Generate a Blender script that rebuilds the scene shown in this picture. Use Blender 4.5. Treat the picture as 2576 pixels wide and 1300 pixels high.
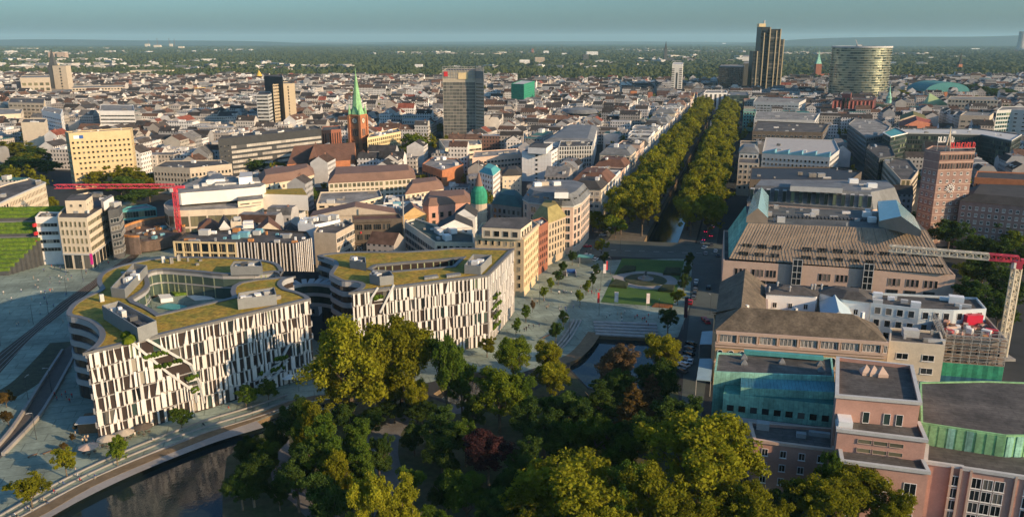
import bpy, math, random
import numpy as np
from mathutils import Vector, Matrix, noise
from mathutils.geometry import tessellate_polygon
R = math.radians
rnd = random.Random(7)
sc = bpy.context.scene
COL = sc.collection
for o in list(bpy.data.objects):
 bpy.data.objects.remove(o)

CAM_H, FPX, PITCH = 105.0, 2022.0, R(15.2)
cam = bpy.data.cameras.new('camera')
cam.sensor_width = 36.0
cam.lens = 36.0 * FPX / 2576.0
cam.clip_start = 1.0
cam.clip_end = 90000.0
cam_o = bpy.data.objects.new('camera', cam)
cam_o.location = (0, 0, CAM_H)
cam_o.rotation_euler = (R(90) - PITCH, 0, 0)
COL.objects.link(cam_o)
sc.camera = cam_o

SUN_EL, SUN_AZ = R(18.5), R(120.3)          # azimuth clockwise from +Y
to_sun = Vector((math.sin(SUN_AZ) * math.cos(SUN_EL), math.cos(SUN_AZ) * math.cos(SUN_EL), math.sin(SUN_EL)))
sun = bpy.data.lights.new('sun', 'SUN')
sun.energy = 4.9
sun.angle = R(0.5)
sun.color = (1.0, 0.70, 0.41)
sun_o = bpy.data.objects.new('sun', sun)
sun_o.rotation_euler = to_sun.to_track_quat('Z', 'Y').to_euler()
sun_o.location = (200, -100, 300)
COL.objects.link(sun_o)
w = bpy.data.worlds.new('World')
sc.world = w
w.use_nodes = True
nt = w.node_tree
nt.nodes.clear()
sky = nt.nodes.new('ShaderNodeTexSky')
sky.sky_type = 'NISHITA'
sky.sun_disc = False
sky.sun_elevation = SUN_EL
sky.sun_rotation = SUN_AZ
sky.altitude = 0
sky.air_density = 1.0
sky.dust_density = 2.0
sky.ozone_density = 5.0
tint = nt.nodes.new('ShaderNodeMixRGB')
tint.blend_type = 'MULTIPLY'
tint.inputs[0].default_value = 1.0
tint.inputs[2].default_value = (0.72, 0.94, 0.97, 1)
bg = nt.nodes.new('ShaderNodeBackground')
bg.inputs[1].default_value = 0.135
wo = nt.nodes.new('ShaderNodeOutputWorld')
nt.links.new(sky.outputs[0], tint.inputs[1])
nt.links.new(tint.outputs[0], bg.inputs[0])
nt.links.new(bg.outputs[0], wo.inputs[0])
sc.view_settings.view_transform = 'Standard'
sc.view_settings.look = 'None'
sc.view_settings.gamma = 1.0
sc.view_settings.exposure = 0.45
sc.view_settings.use_curve_mapping = False
sc.cycles.max_bounces = 5
sc.cycles.diffuse_bounces = 2
sc.cycles.glossy_bounces = 2
sc.cycles.transmission_bounces = 2
sc.cycles.transparent_max_bounces = 4
sc.cycles.volume_bounces = 0
sc.cycles.caustics_reflective = False
sc.cycles.caustics_refractive = False
sc.cycles.use_denoising = True

SP, CP = math.sin(PITCH), math.cos(PITCH)
def at(px, py, z=0.0):
 u = (px - 1288.0) / FPX
 v = (py - 650.0) / FPX
 t = (CAM_H - z) / (SP + v * CP)
 return Vector((u * t, (CP - v * SP) * t, z))

MATS = {}
def mat(name, col, rough=0.85, var=0.18, scale=0.35, spec=0.3, fine=2.5, metal=0.0, col2=None, bump=0.0, seam=None):
 if name in MATS:
  return MATS[name]
 m = bpy.data.materials.new(name)
 m.use_nodes = True
 t = m.node_tree
 b = t.nodes['Principled BSDF']
 b.inputs['Roughness'].default_value = rough
 b.inputs['Metallic'].default_value = metal
 b.inputs['Specular IOR Level'].default_value = spec
 geo = t.nodes.new('ShaderNodeNewGeometry')
 n1 = t.nodes.new('ShaderNodeTexNoise')
 n1.inputs['Scale'].default_value = scale
 n1.inputs['Detail'].default_value = 5
 n1.inputs['Roughness'].default_value = 0.65
 t.links.new(geo.outputs['Position'], n1.inputs['Vector'])
 rp = t.nodes.new('ShaderNodeValToRGB')
 a = [max(0, c * (1 - var)) for c in col]
 c2 = col2 or [min(1, c * (1 + var)) for c in col]
 if col2:
  a = col
 rp.color_ramp.elements[0].position = 0.33
 rp.color_ramp.elements[0].color = (*a, 1)
 rp.color_ramp.elements[1].position = 0.67
 rp.color_ramp.elements[1].color = (*c2, 1)
 t.links.new(n1.outputs[0], rp.inputs[0])
 n2 = t.nodes.new('ShaderNodeTexNoise')
 n2.inputs['Scale'].default_value = fine
 n2.inputs['Detail'].default_value = 2
 t.links.new(geo.outputs['Position'], n2.inputs['Vector'])
 mr = t.nodes.new('ShaderNodeMapRange')
 mr.inputs[1].default_value = 0.3
 mr.inputs[2].default_value = 0.7
 mr.inputs[3].default_value = 1 - var * 0.7
 mr.inputs[4].default_value = 1 + var * 0.5
 t.links.new(n2.outputs[0], mr.inputs[0])
 mx = t.nodes.new('ShaderNodeMixRGB')
 mx.blend_type = 'MULTIPLY'
 mx.inputs[0].default_value = 1
 t.links.new(rp.outputs[0], mx.inputs[1])
 t.links.new(mr.outputs[0], mx.inputs[2])
 last = mx
 if seam:
  br = t.nodes.new('ShaderNodeTexBrick')
  br.inputs['Scale'].default_value = 1
  br.inputs['Brick Width'].default_value = seam[0]
  br.inputs['Row Height'].default_value = seam[1]
  br.inputs['Mortar Size'].default_value = seam[2]
  br.inputs['Color1'].default_value = (1, 1, 1, 1)
  br.inputs['Color2'].default_value = (.8, .8, .8, 1)
  br.inputs['Mortar'].default_value = (.5, .5, .5, 1)
  rv = t.nodes.new('ShaderNodeVectorRotate')
  rv.inputs['Angle'].default_value = seam[3]
  rv.rotation_type = 'Z_AXIS'
  t.links.new(geo.outputs['Position'], rv.inputs['Vector'])
  t.links.new(rv.outputs[0], br.inputs['Vector'])
  n3 = t.nodes.new('ShaderNodeTexNoise')
  n3.inputs['Scale'].default_value = .06
  n3.inputs['Detail'].default_value = 6
  n3.inputs['Roughness'].default_value = .75
  t.links.new(geo.outputs['Position'], n3.inputs['Vector'])
  m3 = t.nodes.new('ShaderNodeMapRange')
  m3.inputs[1].default_value = .35
  m3.inputs[2].default_value = .62
  m3.inputs[3].default_value = .62
  m3.inputs[4].default_value = 1.12
  t.links.new(n3.outputs[0], m3.inputs[0])
  for sck in (br.outputs[0], m3.outputs[0]):
   m4 = t.nodes.new('ShaderNodeMixRGB')
   m4.blend_type = 'MULTIPLY'
   m4.inputs[0].default_value = .8
   t.links.new(last.outputs[0], m4.inputs[1])
   t.links.new(sck, m4.inputs[2])
   last = m4
 t.links.new(last.outputs[0], b.inputs['Base Color'])
 if bump:
  bp = t.nodes.new('ShaderNodeBump')
  bp.inputs['Strength'].default_value = 0.6
  bp.inputs['Distance'].default_value = bump
  t.links.new(n2.outputs[0], bp.inputs['Height'])
  t.links.new(bp.outputs[0], b.inputs['Normal'])
 MATS[name] = m
 return m

def glass_mat(name, stops, rough=0.08):
 m = bpy.data.materials.new(name)
 m.use_nodes = True
 t = m.node_tree
 b = t.nodes['Principled BSDF']
 b.inputs['Roughness'].default_value = rough
 b.inputs['Specular IOR Level'].default_value = 0.6
 oi = t.nodes.new('ShaderNodeObjectInfo')
 rp = t.nodes.new('ShaderNodeValToRGB')
 rp.color_ramp.interpolation = 'CONSTANT'
 el = rp.color_ramp.elements
 el[0].position = 0
 el[0].color = (*stops[0][1], 1)
 el[1].position = stops[1][0]
 el[1].color = (*stops[1][1], 1)
 for p, c in stops[2:]:
  e = el.new(p)
  e.color = (*c, 1)
 t.links.new(oi.outputs['Random'], rp.inputs[0])
 t.links.new(rp.outputs[0], b.inputs['Base Color'])
 MATS[name] = m
 return m

glass_mat('glass', [(0, (.012, .016, .018)), (.3, (.022, .027, .03)), (.52, (.05, .055, .055)), (.7, (.11, .105, .09)), (.85, (.30, .27, .22))])
glass_mat('glass_dark', [(0, (.008, .012, .014)), (.4, (.018, .024, .028)), (.68, (.04, .046, .048)), (.88, (.14, .13, .11))])
glass_mat('glass_green', [(0, (.02, .035, .032)), (.4, (.035, .06, .052)), (.7, (.06, .09, .075)), (.88, (.20, .24, .15))])
glass_mat('glass_grey', [(0, (.09, .092, .085)), (.4, (.13, .13, .115)), (.8, (.18, .17, .15))], .2)
glass_mat('panel_pale', [(0, (.36, .33, .29)), (.3, (.44, .41, .36)), (.75, (.30, .28, .25)), (.9, (.05, .05, .05))], .5)
glass_mat('glass_sand', [(0, (.10, .095, .06)), (.4, (.15, .14, .085)), (.75, (.20, .185, .11))])
WH = mat('white_paint', (.74, .72, .68), var=.07)
CR = mat('cream_render', (.62, .53, .40), var=.08)
BE = mat('beige_stone', (.46, .39, .30), var=.1)
YE = mat('yellow_render', (.66, .52, .29), var=.08)
OC = mat('ochre_render', (.56, .38, .17), var=.1)
PK = mat('pink_render', (.50, .285, .22), var=.09)
PL = mat('pale_pink_stone', (.53, .385, .30), var=.07)
BR = mat('brick_red', (.27, .105, .065), var=.16, fine=4)
BRB = mat('brick_brown', (.29, .185, .155), var=.16, fine=4)
ORB = mat('brick_orange', (.40, .16, .075), var=.15, fine=4)
GR = mat('grey_stone', (.26, .25, .235), var=.12)
LG = mat('light_grey', (.48, .48, .46), var=.08)
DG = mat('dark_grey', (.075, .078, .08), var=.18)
TAN = mat('tan_metal', (.30, .235, .175), var=.10, rough=.6)
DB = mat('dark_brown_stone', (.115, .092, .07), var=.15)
ANT = mat('anthracite', (.035, .037, .04), var=.2, rough=.6)
COP = mat('copper_green', (.29, .58, .45), var=.25, fine=1.2, seam=(1.2, 60, .05, .25))
COPL = mat('copper_pale', (.24, .46, .22), var=.22, fine=1.5)
TEAL = mat('teal_metal', (.09, .34, .33), var=.15, rough=.5)
BLU = mat('blue_metal', (.16, .36, .43), var=.12, rough=.5)
RT = mat('roof_tar', (.11, .10, .09), var=.28, scale=.12, fine=.8, seam=(7, 1.3, .07, .3))
RB = mat('roof_brown', (.135, .07, .048), var=.2, scale=.2)
RD = mat('roof_slate', (.05, .048, .047), var=.25, scale=.2)
RG = mat('roof_gravel', (.28, .265, .24), var=.22, scale=.12, fine=1, seam=(9, 9, .12, .3))
RGY = mat('roof_zinc', (.20, .205, .205), var=.15, rough=.6, seam=(12, .8, .05, .3))
ROLD = mat('roof_old_tiles', (.125, .098, .068), var=.38, scale=.25, fine=1.4)
RR = mat('roof_red', (.24, .065, .045), var=.2)
RPK = mat('roof_dusty_brown', (.20, .12, .088), var=.14, scale=.15)
SED = mat('sedum', (.20, .19, .02), scale=.22, var=.55, fine=.9, col2=(.42, .25, .035), bump=.3)
HEDGE = mat('hedge_leaf', (.07, .14, .014), scale=.5, var=.4, fine=2.2, col2=(.16, .24, .022), bump=.5)
RED = mat('red_paint', (.55, .035, .04), rough=.45, var=.08)
PINKR = mat('crane_red', (.60, .06, .085), rough=.45, var=.08)
CRW = mat('crane_white', (.62, .55, .42), rough=.5, var=.1)
STEEL = mat('steel', (.33, .33, .32), rough=.45, var=.12)
DARKS = mat('dark_steel', (.04, .045, .048), rough=.5, var=.15)
NET = mat('green_net', (.03, .24, .14), var=.25, fine=1.5, rough=.8)
NETD = mat('net_teal', (.02, .20, .17), var=.25, fine=1.5)
ASPH = mat('asphalt', (.08, .095, .085), var=.2, scale=.08)
PAVE = mat('paving', (.27, .33, .27), var=.13, scale=.06, fine=.9, seam=(9, 4.5, .16, -.28))
PAVL = mat('paving_light', (.30, .28, .26), var=.12, scale=.1, fine=.9)
STONE = mat('step_stone', (.31, .30, .28), var=.15, fine=1)
TANQ = mat('quay_stone', (.17, .125, .075), var=.2, fine=1)
SOIL = mat('track_soil', (.055, .038, .024), var=.3, scale=.3)
LAWN = mat('lawn', (.035, .095, .014), var=.25, scale=.1, fine=1.5, col2=(.065, .13, .018))
PARKG = mat('park_ground', (.05, .075, .025), var=.35, scale=.08, fine=.6, col2=(.09, .075, .045))
WOOD = mat('wood', (.22, .12, .06), var=.2)
SKIN = mat('skin', (.45, .27, .19), var=.05)
BARK = mat('bark', (.13, .10, .07), var=.3, fine=3)
WHITEG = mat('white_gloss', (.8, .8, .78), rough=.3, var=.04)
ORANGE = mat('orange_timber', (.48, .22, .08), var=.2)
LINE = mat('line_paint', (.7, .69, .66), var=.1)

def leaf_mat(name, c, c2, tr=.3):
 m = bpy.data.materials.new(name)
 m.use_nodes = True
 t = m.node_tree
 t.nodes.clear()
 out = t.nodes.new('ShaderNodeOutputMaterial')
 geo = t.nodes.new('ShaderNodeNewGeometry')
 n = t.nodes.new('ShaderNodeTexNoise')
 n.inputs['Scale'].default_value = .33
 n.inputs['Detail'].default_value = 4
 t.links.new(geo.outputs['Position'], n.inputs['Vector'])
 rp = t.nodes.new('ShaderNodeValToRGB')
 rp.color_ramp.elements[0].position = .36
 rp.color_ramp.elements[1].position = .66
 rp.color_ramp.elements[0].color = (*c, 1)
 rp.color_ramp.elements[1].color = (*c2, 1)
 t.links.new(n.outputs[0], rp.inputs[0])
 oi = t.nodes.new('ShaderNodeObjectInfo')
 mr = t.nodes.new('ShaderNodeMapRange')
 mr.inputs[3].default_value = .75
 mr.inputs[4].default_value = 1.25
 t.links.new(oi.outputs['Random'], mr.inputs[0])
 mm = t.nodes.new('ShaderNodeMixRGB')
 mm.blend_type = 'MULTIPLY'
 mm.inputs[0].default_value = 1
 t.links.new(rp.outputs[0], mm.inputs[1])
 t.links.new(mr.outputs[0], mm.inputs[2])
 d = t.nodes.new('ShaderNodeBsdfDiffuse')
 tl = t.nodes.new('ShaderNodeBsdfTranslucent')
 t.links.new(mm.outputs[0], d.inputs[0])
 t.links.new(mm.outputs[0], tl.inputs[0])
 ms = t.nodes.new('ShaderNodeMixShader')
 ms.inputs[0].default_value = tr
 t.links.new(d.outputs[0], ms.inputs[1])
 t.links.new(tl.outputs[0], ms.inputs[2])
 t.links.new(ms.outputs[0], out.inputs[0])
 MATS[name] = m
 return m
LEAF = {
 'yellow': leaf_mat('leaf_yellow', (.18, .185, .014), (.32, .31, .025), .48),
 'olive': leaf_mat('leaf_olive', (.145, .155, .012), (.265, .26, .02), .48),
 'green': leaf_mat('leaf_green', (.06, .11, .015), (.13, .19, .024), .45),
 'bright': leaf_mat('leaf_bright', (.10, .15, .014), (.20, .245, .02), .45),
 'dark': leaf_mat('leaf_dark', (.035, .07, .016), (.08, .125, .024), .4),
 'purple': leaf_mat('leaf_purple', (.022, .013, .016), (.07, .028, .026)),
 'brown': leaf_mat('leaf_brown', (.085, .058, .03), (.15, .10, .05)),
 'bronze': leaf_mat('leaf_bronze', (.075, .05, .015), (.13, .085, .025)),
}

class MB:
 def __init__(s):
  s.v = []; s.f = []; s.m = []
 def face(s, pts, mi=0):
  k = len(s.v)
  s.v.extend([tuple(p) for p in pts])
  s.f.append(list(range(k, k + len(pts))))
  s.m.append(mi)
 def prism(s, poly, z0, z1, mi=0, top=True, bottom=False, sides=True):
  n = len(poly)
  k = len(s.v)
  s.v.extend([(p[0], p[1], z0) for p in poly])
  s.v.extend([(p[0], p[1], z1) for p in poly])
  if sides:
   for i in range(n):
    j = (i + 1) % n
    s.f.append([k + i, k + j, k + n + j, k + n + i]); s.m.append(mi)
  if top:
   s.f.append([k + n + i for i in range(n)]); s.m.append(mi)
  if bottom:
   s.f.append([k + i for i in range(n)][::-1]); s.m.append(mi)
 def box(s, c, d, rot=0.0, mi=0):
  ca, sa = math.cos(rot), math.sin(rot)
  pl = []
  for a, b in ((-1, -1), (1, -1), (1, 1), (-1, 1)):
   x, y = a * d[0] / 2, b * d[1] / 2
   pl.append((c[0] + x * ca - y * sa, c[1] + x * sa + y * ca))
  s.prism(pl, c[2] - d[2] / 2, c[2] + d[2] / 2, mi, True, True)
 def beam(s, a, b, r, mi=0):
  a, b = Vector(a), Vector(b)
  d = b - a
  if d.length < 1e-6:
   return
  d.normalize()
  up = Vector((0, 0, 1)) if abs(d.z) < .9 else Vector((1, 0, 0))
  p = d.cross(up).normalized() * r
  q = d.cross(p).normalized() * r
  k = len(s.v)
  for e in (a, b):
   for (i, j) in ((-1, -1), (1, -1), (1, 1), (-1, 1)):
    s.v.append(tuple(e + p * i + q * j))
  for i in range(4):
   j = (i + 1) % 4
   s.f.append([k + i, k + j, k + 4 + j, k + 4 + i]); s.m.append(mi)
  s.f.append([k, k + 3, k + 2, k + 1]); s.m.append(mi)
  s.f.append([k + 4, k + 5, k + 6, k + 7]); s.m.append(mi)
 def lathe(s, c, prof, n=16, mi=0, ph=0.0):
  k = len(s.v)
  for r, z in prof:
   for i in range(n):
    a = 2 * math.pi * i / n + ph
    s.v.append((c[0] + r * math.cos(a), c[1] + r * math.sin(a), c[2] + z))
  for q in range(len(prof) - 1):
   for i in range(n):
    j = (i + 1) % n
    s.f.append([k + q * n + i, k + q * n + j, k + (q + 1) * n + j, k + (q + 1) * n + i]); s.m.append(mi)
  s.f.append([k + (len(prof) - 1) * n + i for i in range(n)]); s.m.append(mi)
 def build(s, name, mats, parent=None, smooth=False):
  me = bpy.data.meshes.new(name)
  off = parent.location if parent is not None else Vector((0, 0, 0))
  if parent is not None and parent.parent is not None:
   off = off + parent.parent.location
  ox, oy, oz = off
  me.from_pydata([(x - ox, y - oy, z - oz) for x, y, z in s.v], [], s.f)
  if not isinstance(mats, (list, tuple)):
   mats = [mats]
  for m in mats:
   me.materials.append(m)
  if len(mats) > 1:
   me.polygons.foreach_set('material_index', s.m)
  if smooth:
   me.polygons.foreach_set('use_smooth', [True] * len(me.polygons))
  return link(name, me, parent)

def link(name, data, parent=None, loc=None, rot=None, scale=None):
 o = bpy.data.objects.new(name, data)
 if loc is not None:
  o.location = loc
 if rot is not None:
  o.rotation_euler = rot
 if scale is not None:
  o.scale = scale
 if parent is not None:
  o.parent = parent
 COL.objects.link(o)
 return o

def tag(o, label, cat=None, group=None, kind=None):
 if label:
  o['label'] = label
 if cat:
  o['category'] = cat
 if group:
  o['group'] = group
 if kind:
  o['kind'] = kind
 return o

def thing(name, label, cat, loc, rz=0.0, group=None):
 o = link(name, None, None, loc, (0, 0, rz))
 o.empty_display_size = 1
 return tag(o, label, cat, group)

def area(poly):
 return 0.5 * sum(poly[i][0] * poly[(i + 1) % len(poly)][1] - poly[(i + 1) % len(poly)][0] * poly[i][1] for i in range(len(poly)))

def inset(poly, d):
 n = len(poly)
 out = []
 for i in range(n):
  p, q, r = Vector(poly[i - 1][:2]), Vector(poly[i][:2]), Vector(poly[(i + 1) % n][:2])
  e1, e2 = (q - p), (r - q)
  if e1.length < 1e-5 or e2.length < 1e-5:
   out.append((q.x, q.y)); continue
  e1.normalize(); e2.normalize()
  n1, n2 = Vector((-e1.y, e1.x)), Vector((-e2.y, e2.x))
  b = n1 + n2
  if b.length < 1e-4:
   b = n1
  b.normalize()
  k = d / max(.35, b.dot(n1))
  out.append((q.x + b.x * k, q.y + b.y * k))
 return out

def smooth_px(pts, closed=False, n=4):
 out = []
 m = len(pts)
 rng = m if closed else m - 1
 for i in range(rng):
  p0 = pts[(i - 1) % m] if closed or i > 0 else pts[i]
  p1, p2 = pts[i], pts[(i + 1) % m]
  p3 = pts[(i + 2) % m] if closed or i + 2 < m else p2
  for k in range(n):
   t = k / n
   out.append(tuple(.5 * (2 * p1[c] + (p2[c] - p0[c]) * t + (2 * p0[c] - 5 * p1[c] + 4 * p2[c] - p3[c]) * t * t + (3 * p1[c] - p0[c] - 3 * p2[c] + p3[c]) * t ** 3) for c in (0, 1)))
 if not closed:
  out.append(tuple(pts[-1]))
 return out

OX, OY, OC_ = -2800.0, 60.0, 4.0
OCC = np.zeros((1400, 1000), bool)
def occ_poly(poly, grow=0.0):
 xs = [p[0] for p in poly]; ys = [p[1] for p in poly]
 i0, i1 = int((min(xs) - grow - OX) / OC_), int((max(xs) + grow - OX) / OC_) + 1
 j0, j1 = int((min(ys) - grow - OY) / OC_), int((max(ys) + grow - OY) / OC_) + 1
 i0, j0 = max(i0, 0), max(j0, 0)
 i1, j1 = min(i1, 1399), min(j1, 999)
 if i1 <= i0 or j1 <= j0:
  return
 X, Y = np.meshgrid(OX + (np.arange(i0, i1) + .5) * OC_, OY + (np.arange(j0, j1) + .5) * OC_, indexing='ij')
 ins = np.zeros(X.shape, bool)
 n = len(poly)
 dist = np.full(X.shape, 1e9)
 for i in range(n):
  x1, y1 = poly[i][0], poly[i][1]
  x2, y2 = poly[(i + 1) % n][0], poly[(i + 1) % n][1]
  c = ((y1 > Y) != (y2 > Y)) & (X < (x2 - x1) * (Y - y1) / ((y2 - y1) or 1e-9) + x1)
  ins ^= c
  if grow > 0:
   L2 = (x2 - x1) ** 2 + (y2 - y1) ** 2 or 1e-9
   t = np.clip(((X - x1) * (x2 - x1) + (Y - y1) * (y2 - y1)) / L2, 0, 1)
   dist = np.minimum(dist, np.hypot(X - x1 - t * (x2 - x1), Y - y1 - t * (y2 - y1)))
 OCC[i0:i1, j0:j1] |= ins | (dist < grow)
def occ_free(pts):
 for x, y in pts:
  i, j = int((x - OX) / OC_), int((y - OY) / OC_)
  if 0 <= i < 1400 and 0 <= j < 1000 and OCC[i, j]:
   return False
 return True

WIN = {}
def win_mesh(wd, ht, kind, fr, gl):
 wd, ht = round(wd, 1), round(ht, 1)
 key = (wd, ht, kind, fr.name, gl)
 if key in WIN:
  return WIN[key]
 b = MB()
 x, z = wd / 2, ht / 2
 if kind == 'p':
  f, d = .13, .10
  for c, s in (((0, -d / 2, z - f / 2), (wd, d, f)), ((0, -d / 2, -z + f / 2), (wd, d, f)), ((-x + f / 2, -d / 2, 0), (f, d, ht - 2 * f)), ((x - f / 2, -d / 2, 0), (f, d, ht - 2 * f)), ((0, -d / 2 + .01, 0), (.08, d - .02, ht - 2 * f))):
   b.box(c, s)
  b.box((0, -d * .9, -z - .05), (wd + .2, .3, .1))
  b.face([(-x + f, -.03, -z + f), (x - f, -.03, -z + f), (x - f, -.03, z - f), (-x + f, -.03, z - f)], 1)
 elif kind == 'd':
  b.face([(-x, -.04, -z), (x, -.04, -z), (x, -.04, z), (-x, -.04, z)], 1)
  b.box((0, -.09, -z - .06), (wd + .1, .16, .12))
  b.box((0, -.06, z + .05), (wd + .1, .10, .10))
  b.box((-x - .05, -.06, 0), (.1, .1, ht))
  b.box((x + .05, -.06, 0), (.1, .1, ht))
 elif kind == 'b':
  b.face([(-x, -.05, -z), (x, -.05, -z), (x, -.05, z), (-x, -.05, z)], 1)
  n = max(1, int(wd / 1.4))
  for i in range(n + 1):
   b.box((-x + wd * i / n, -.06, 0), (.09, .1, ht))
  b.box((0, -.07, -z), (wd, .12, .1))
  b.box((0, -.07, z), (wd, .12, .1))
 elif kind == 'a':
  n = 6
  pts = [(-x, -.05, -z), (x, -.05, -z)] + [(x * math.cos(math.pi * i / n), -.05, z - x + x * math.sin(math.pi * i / n)) for i in range(n + 1)]
  b.face(pts, 1)
  for p, q in zip(pts[1:], pts[2:] + pts[:1]):
   b.beam(p, q, .08)
 me = bpy.data.meshes.new('window')
 me.from_pydata(b.v, [], b.f)
 me.materials.append(fr)
 me.materials.append(MATS[gl])
 me.polygons.foreach_set('material_index', b.m)
 WIN[key] = me
 return me

def win_split(*a):
 me = win_mesh(*a)
 k = ('split', me.name)
 if k not in WIN:
  res = []
  for s in (0, 1):
   fs = [list(p.vertices) for p in me.polygons if p.material_index == s]
   us = sorted({i for f in fs for i in f}); mp = {u: i for i, u in enumerate(us)}
   m = bpy.data.meshes.new(('window', 'pane')[s])
   m.from_pydata([tuple(me.vertices[u].co) for u in us], [], [[mp[i] for i in f] for f in fs])
   m.materials.append(me.materials[s]); res.append(m)
  WIN[k] = res
 return WIN[k]

def F(bw=3.2, fh=3.5, w=1.5, h=1.9, z0=4.6, top=1.0, k='p', fr=None, gl='glass', skip=0.0, m=1.0):
 return dict(bw=bw, fh=fh, w=w, h=h, z0=z0, top=top, k=k, fr=fr or WH, gl=gl, skip=skip, m=m)

def facade(p, q, h, f, out):
 """collect window placements along the wall p->q (outside on the right of p->q)"""
 d = Vector((q[0] - p[0], q[1] - p[1]))
 L = d.length
 if L < f['w'] + .4:
  return
 d.normalize()
 nrm = Vector((d.y, -d.x))
 mid = Vector(((p[0] + q[0]) / 2, (p[1] + q[1]) / 2))
 if nrm.dot(-mid) <= 0:
  return
 n = max(1, int((L - f['m']) / f['bw']))
 rows = int((h - f['top'] - f['z0']) / f['fh'] + .3)
 rz = math.atan2(nrm.y, nrm.x) + math.pi / 2
 pitch = (L - f['m']) / n
 for r in range(rows):
  z = f['z0'] + r * f['fh'] + f['fh'] / 2
  for i in range(n):
   if f['skip'] and rnd.random() < f['skip']:
    continue
   s = f['m'] / 2 + pitch * (i + .5)
   x, y = p[0] + d.x * s + nrm.x * .01, p[1] + d.y * s + nrm.y * .01
   wd = f['w'] if f['k'] != 'b' or f['w'] < f['bw'] * .9 else pitch - .1
   out.append((x * x + y * y, x, y, z, rz, f, wd))

def place_windows(root, wins, cap=285):
 wins.sort(key=lambda t: t[0])
 cx, cy = root.location.x, root.location.y
 for t in wins[:cap]:
  _, x, y, z, rz, f, wd = t
  if t[0] < 84000:
   fm, pm = win_split(wd, f['h'], f['k'], f['fr'], f['gl'])
   o = link('window', fm, root, (x - cx, y - cy, z), (0, 0, rz))
   link('pane', pm, o)
  else:
   link('window', win_mesh(wd, f['h'], f['k'], f['fr'], f['gl']), root, (x - cx, y - cy, z), (0, 0, rz))
 if len(wins) > cap:
  b = MB()
  f0 = wins[cap][5]
  for t in wins[cap:]:
   _, x, y, z, rz, f, wd = t
   me = win_mesh(wd, f['h'], f['k'], f['fr'], f['gl'])
   ca, sa = math.cos(rz), math.sin(rz)
   k = len(b.v)
   b.v.extend([(v.co.x * ca - v.co.y * sa + x, v.co.x * sa + v.co.y * ca + y, v.co.z + z) for v in me.vertices])
   for pl in me.polygons:
    b.f.append([k + a for a in pl.vertices]); b.m.append(pl.material_index)
  tag(b.build('window_grid', [f0['fr'], MATS[f0['gl']]], root), None, kind='stuff')

_tens = ['', '', 'twenty', 'thirty', 'forty', 'fifty', 'sixty', 'seventy', 'eighty']
_ord = 'first second third fourth fifth sixth seventh eighth ninth tenth eleventh twelfth thirteenth fourteenth fifteenth sixteenth seventeenth eighteenth nineteenth'.split()
NUM = _ord + [(_tens[i // 10] + '-' + _ord[i % 10 - 1]) if i % 10 else _tens[i // 10][:-1] + 'ieth' for i in range(20, 90)]
UNIT = {}
def unit_box(m):
 if m.name not in UNIT:
  b = MB(); b.box((0, 0, .5), (1, 1, 1))
  me = bpy.data.meshes.new('rooftop_unit')
  me.from_pydata(b.v, [], b.f); me.materials.append(m)
  UNIT[m.name] = me
 return UNIT[m.name]

def pip(x, y, poly):
 c = False
 n = len(poly)
 for i in range(n):
  x1, y1 = poly[i][0], poly[i][1]; x2, y2 = poly[(i + 1) % n][0], poly[(i + 1) % n][1]
  if (y1 > y) != (y2 > y) and x < (x2 - x1) * (y - y1) / (y2 - y1) + x1:
   c = not c
 return c

def clutter(root, poly, z, n, mats=None, big=3.0):
 mats = mats or [LG, STEEL, WH, RG]
 xs = [p[0] for p in poly]; ys = [p[1] for p in poly]
 e = Vector((poly[1][0] - poly[0][0], poly[1][1] - poly[0][1]))
 rz = math.atan2(e.y, e.x)
 inn = inset(poly, 1.5)
 k = 0
 for _ in range(n * 12):
  if k >= n:
   break
  x, y = rnd.uniform(min(xs), max(xs)), rnd.uniform(min(ys), max(ys))
  if not pip(x, y, inn):
   continue
  k += 1
  s = rnd.choice([(1.2, 1.2, .8), (2.2, 1.4, 1.2), (big, big * .7, 1.8), (.7, .7, 1.6), (big * 1.6, 1.2, 1.1), (big * 1.5, big, 2.4)])
  link('rooftop_unit', unit_box(rnd.choice(mats)), root, (x - root.location.x, y - root.location.y, z - .05), (0, 0, rz), s)

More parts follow.
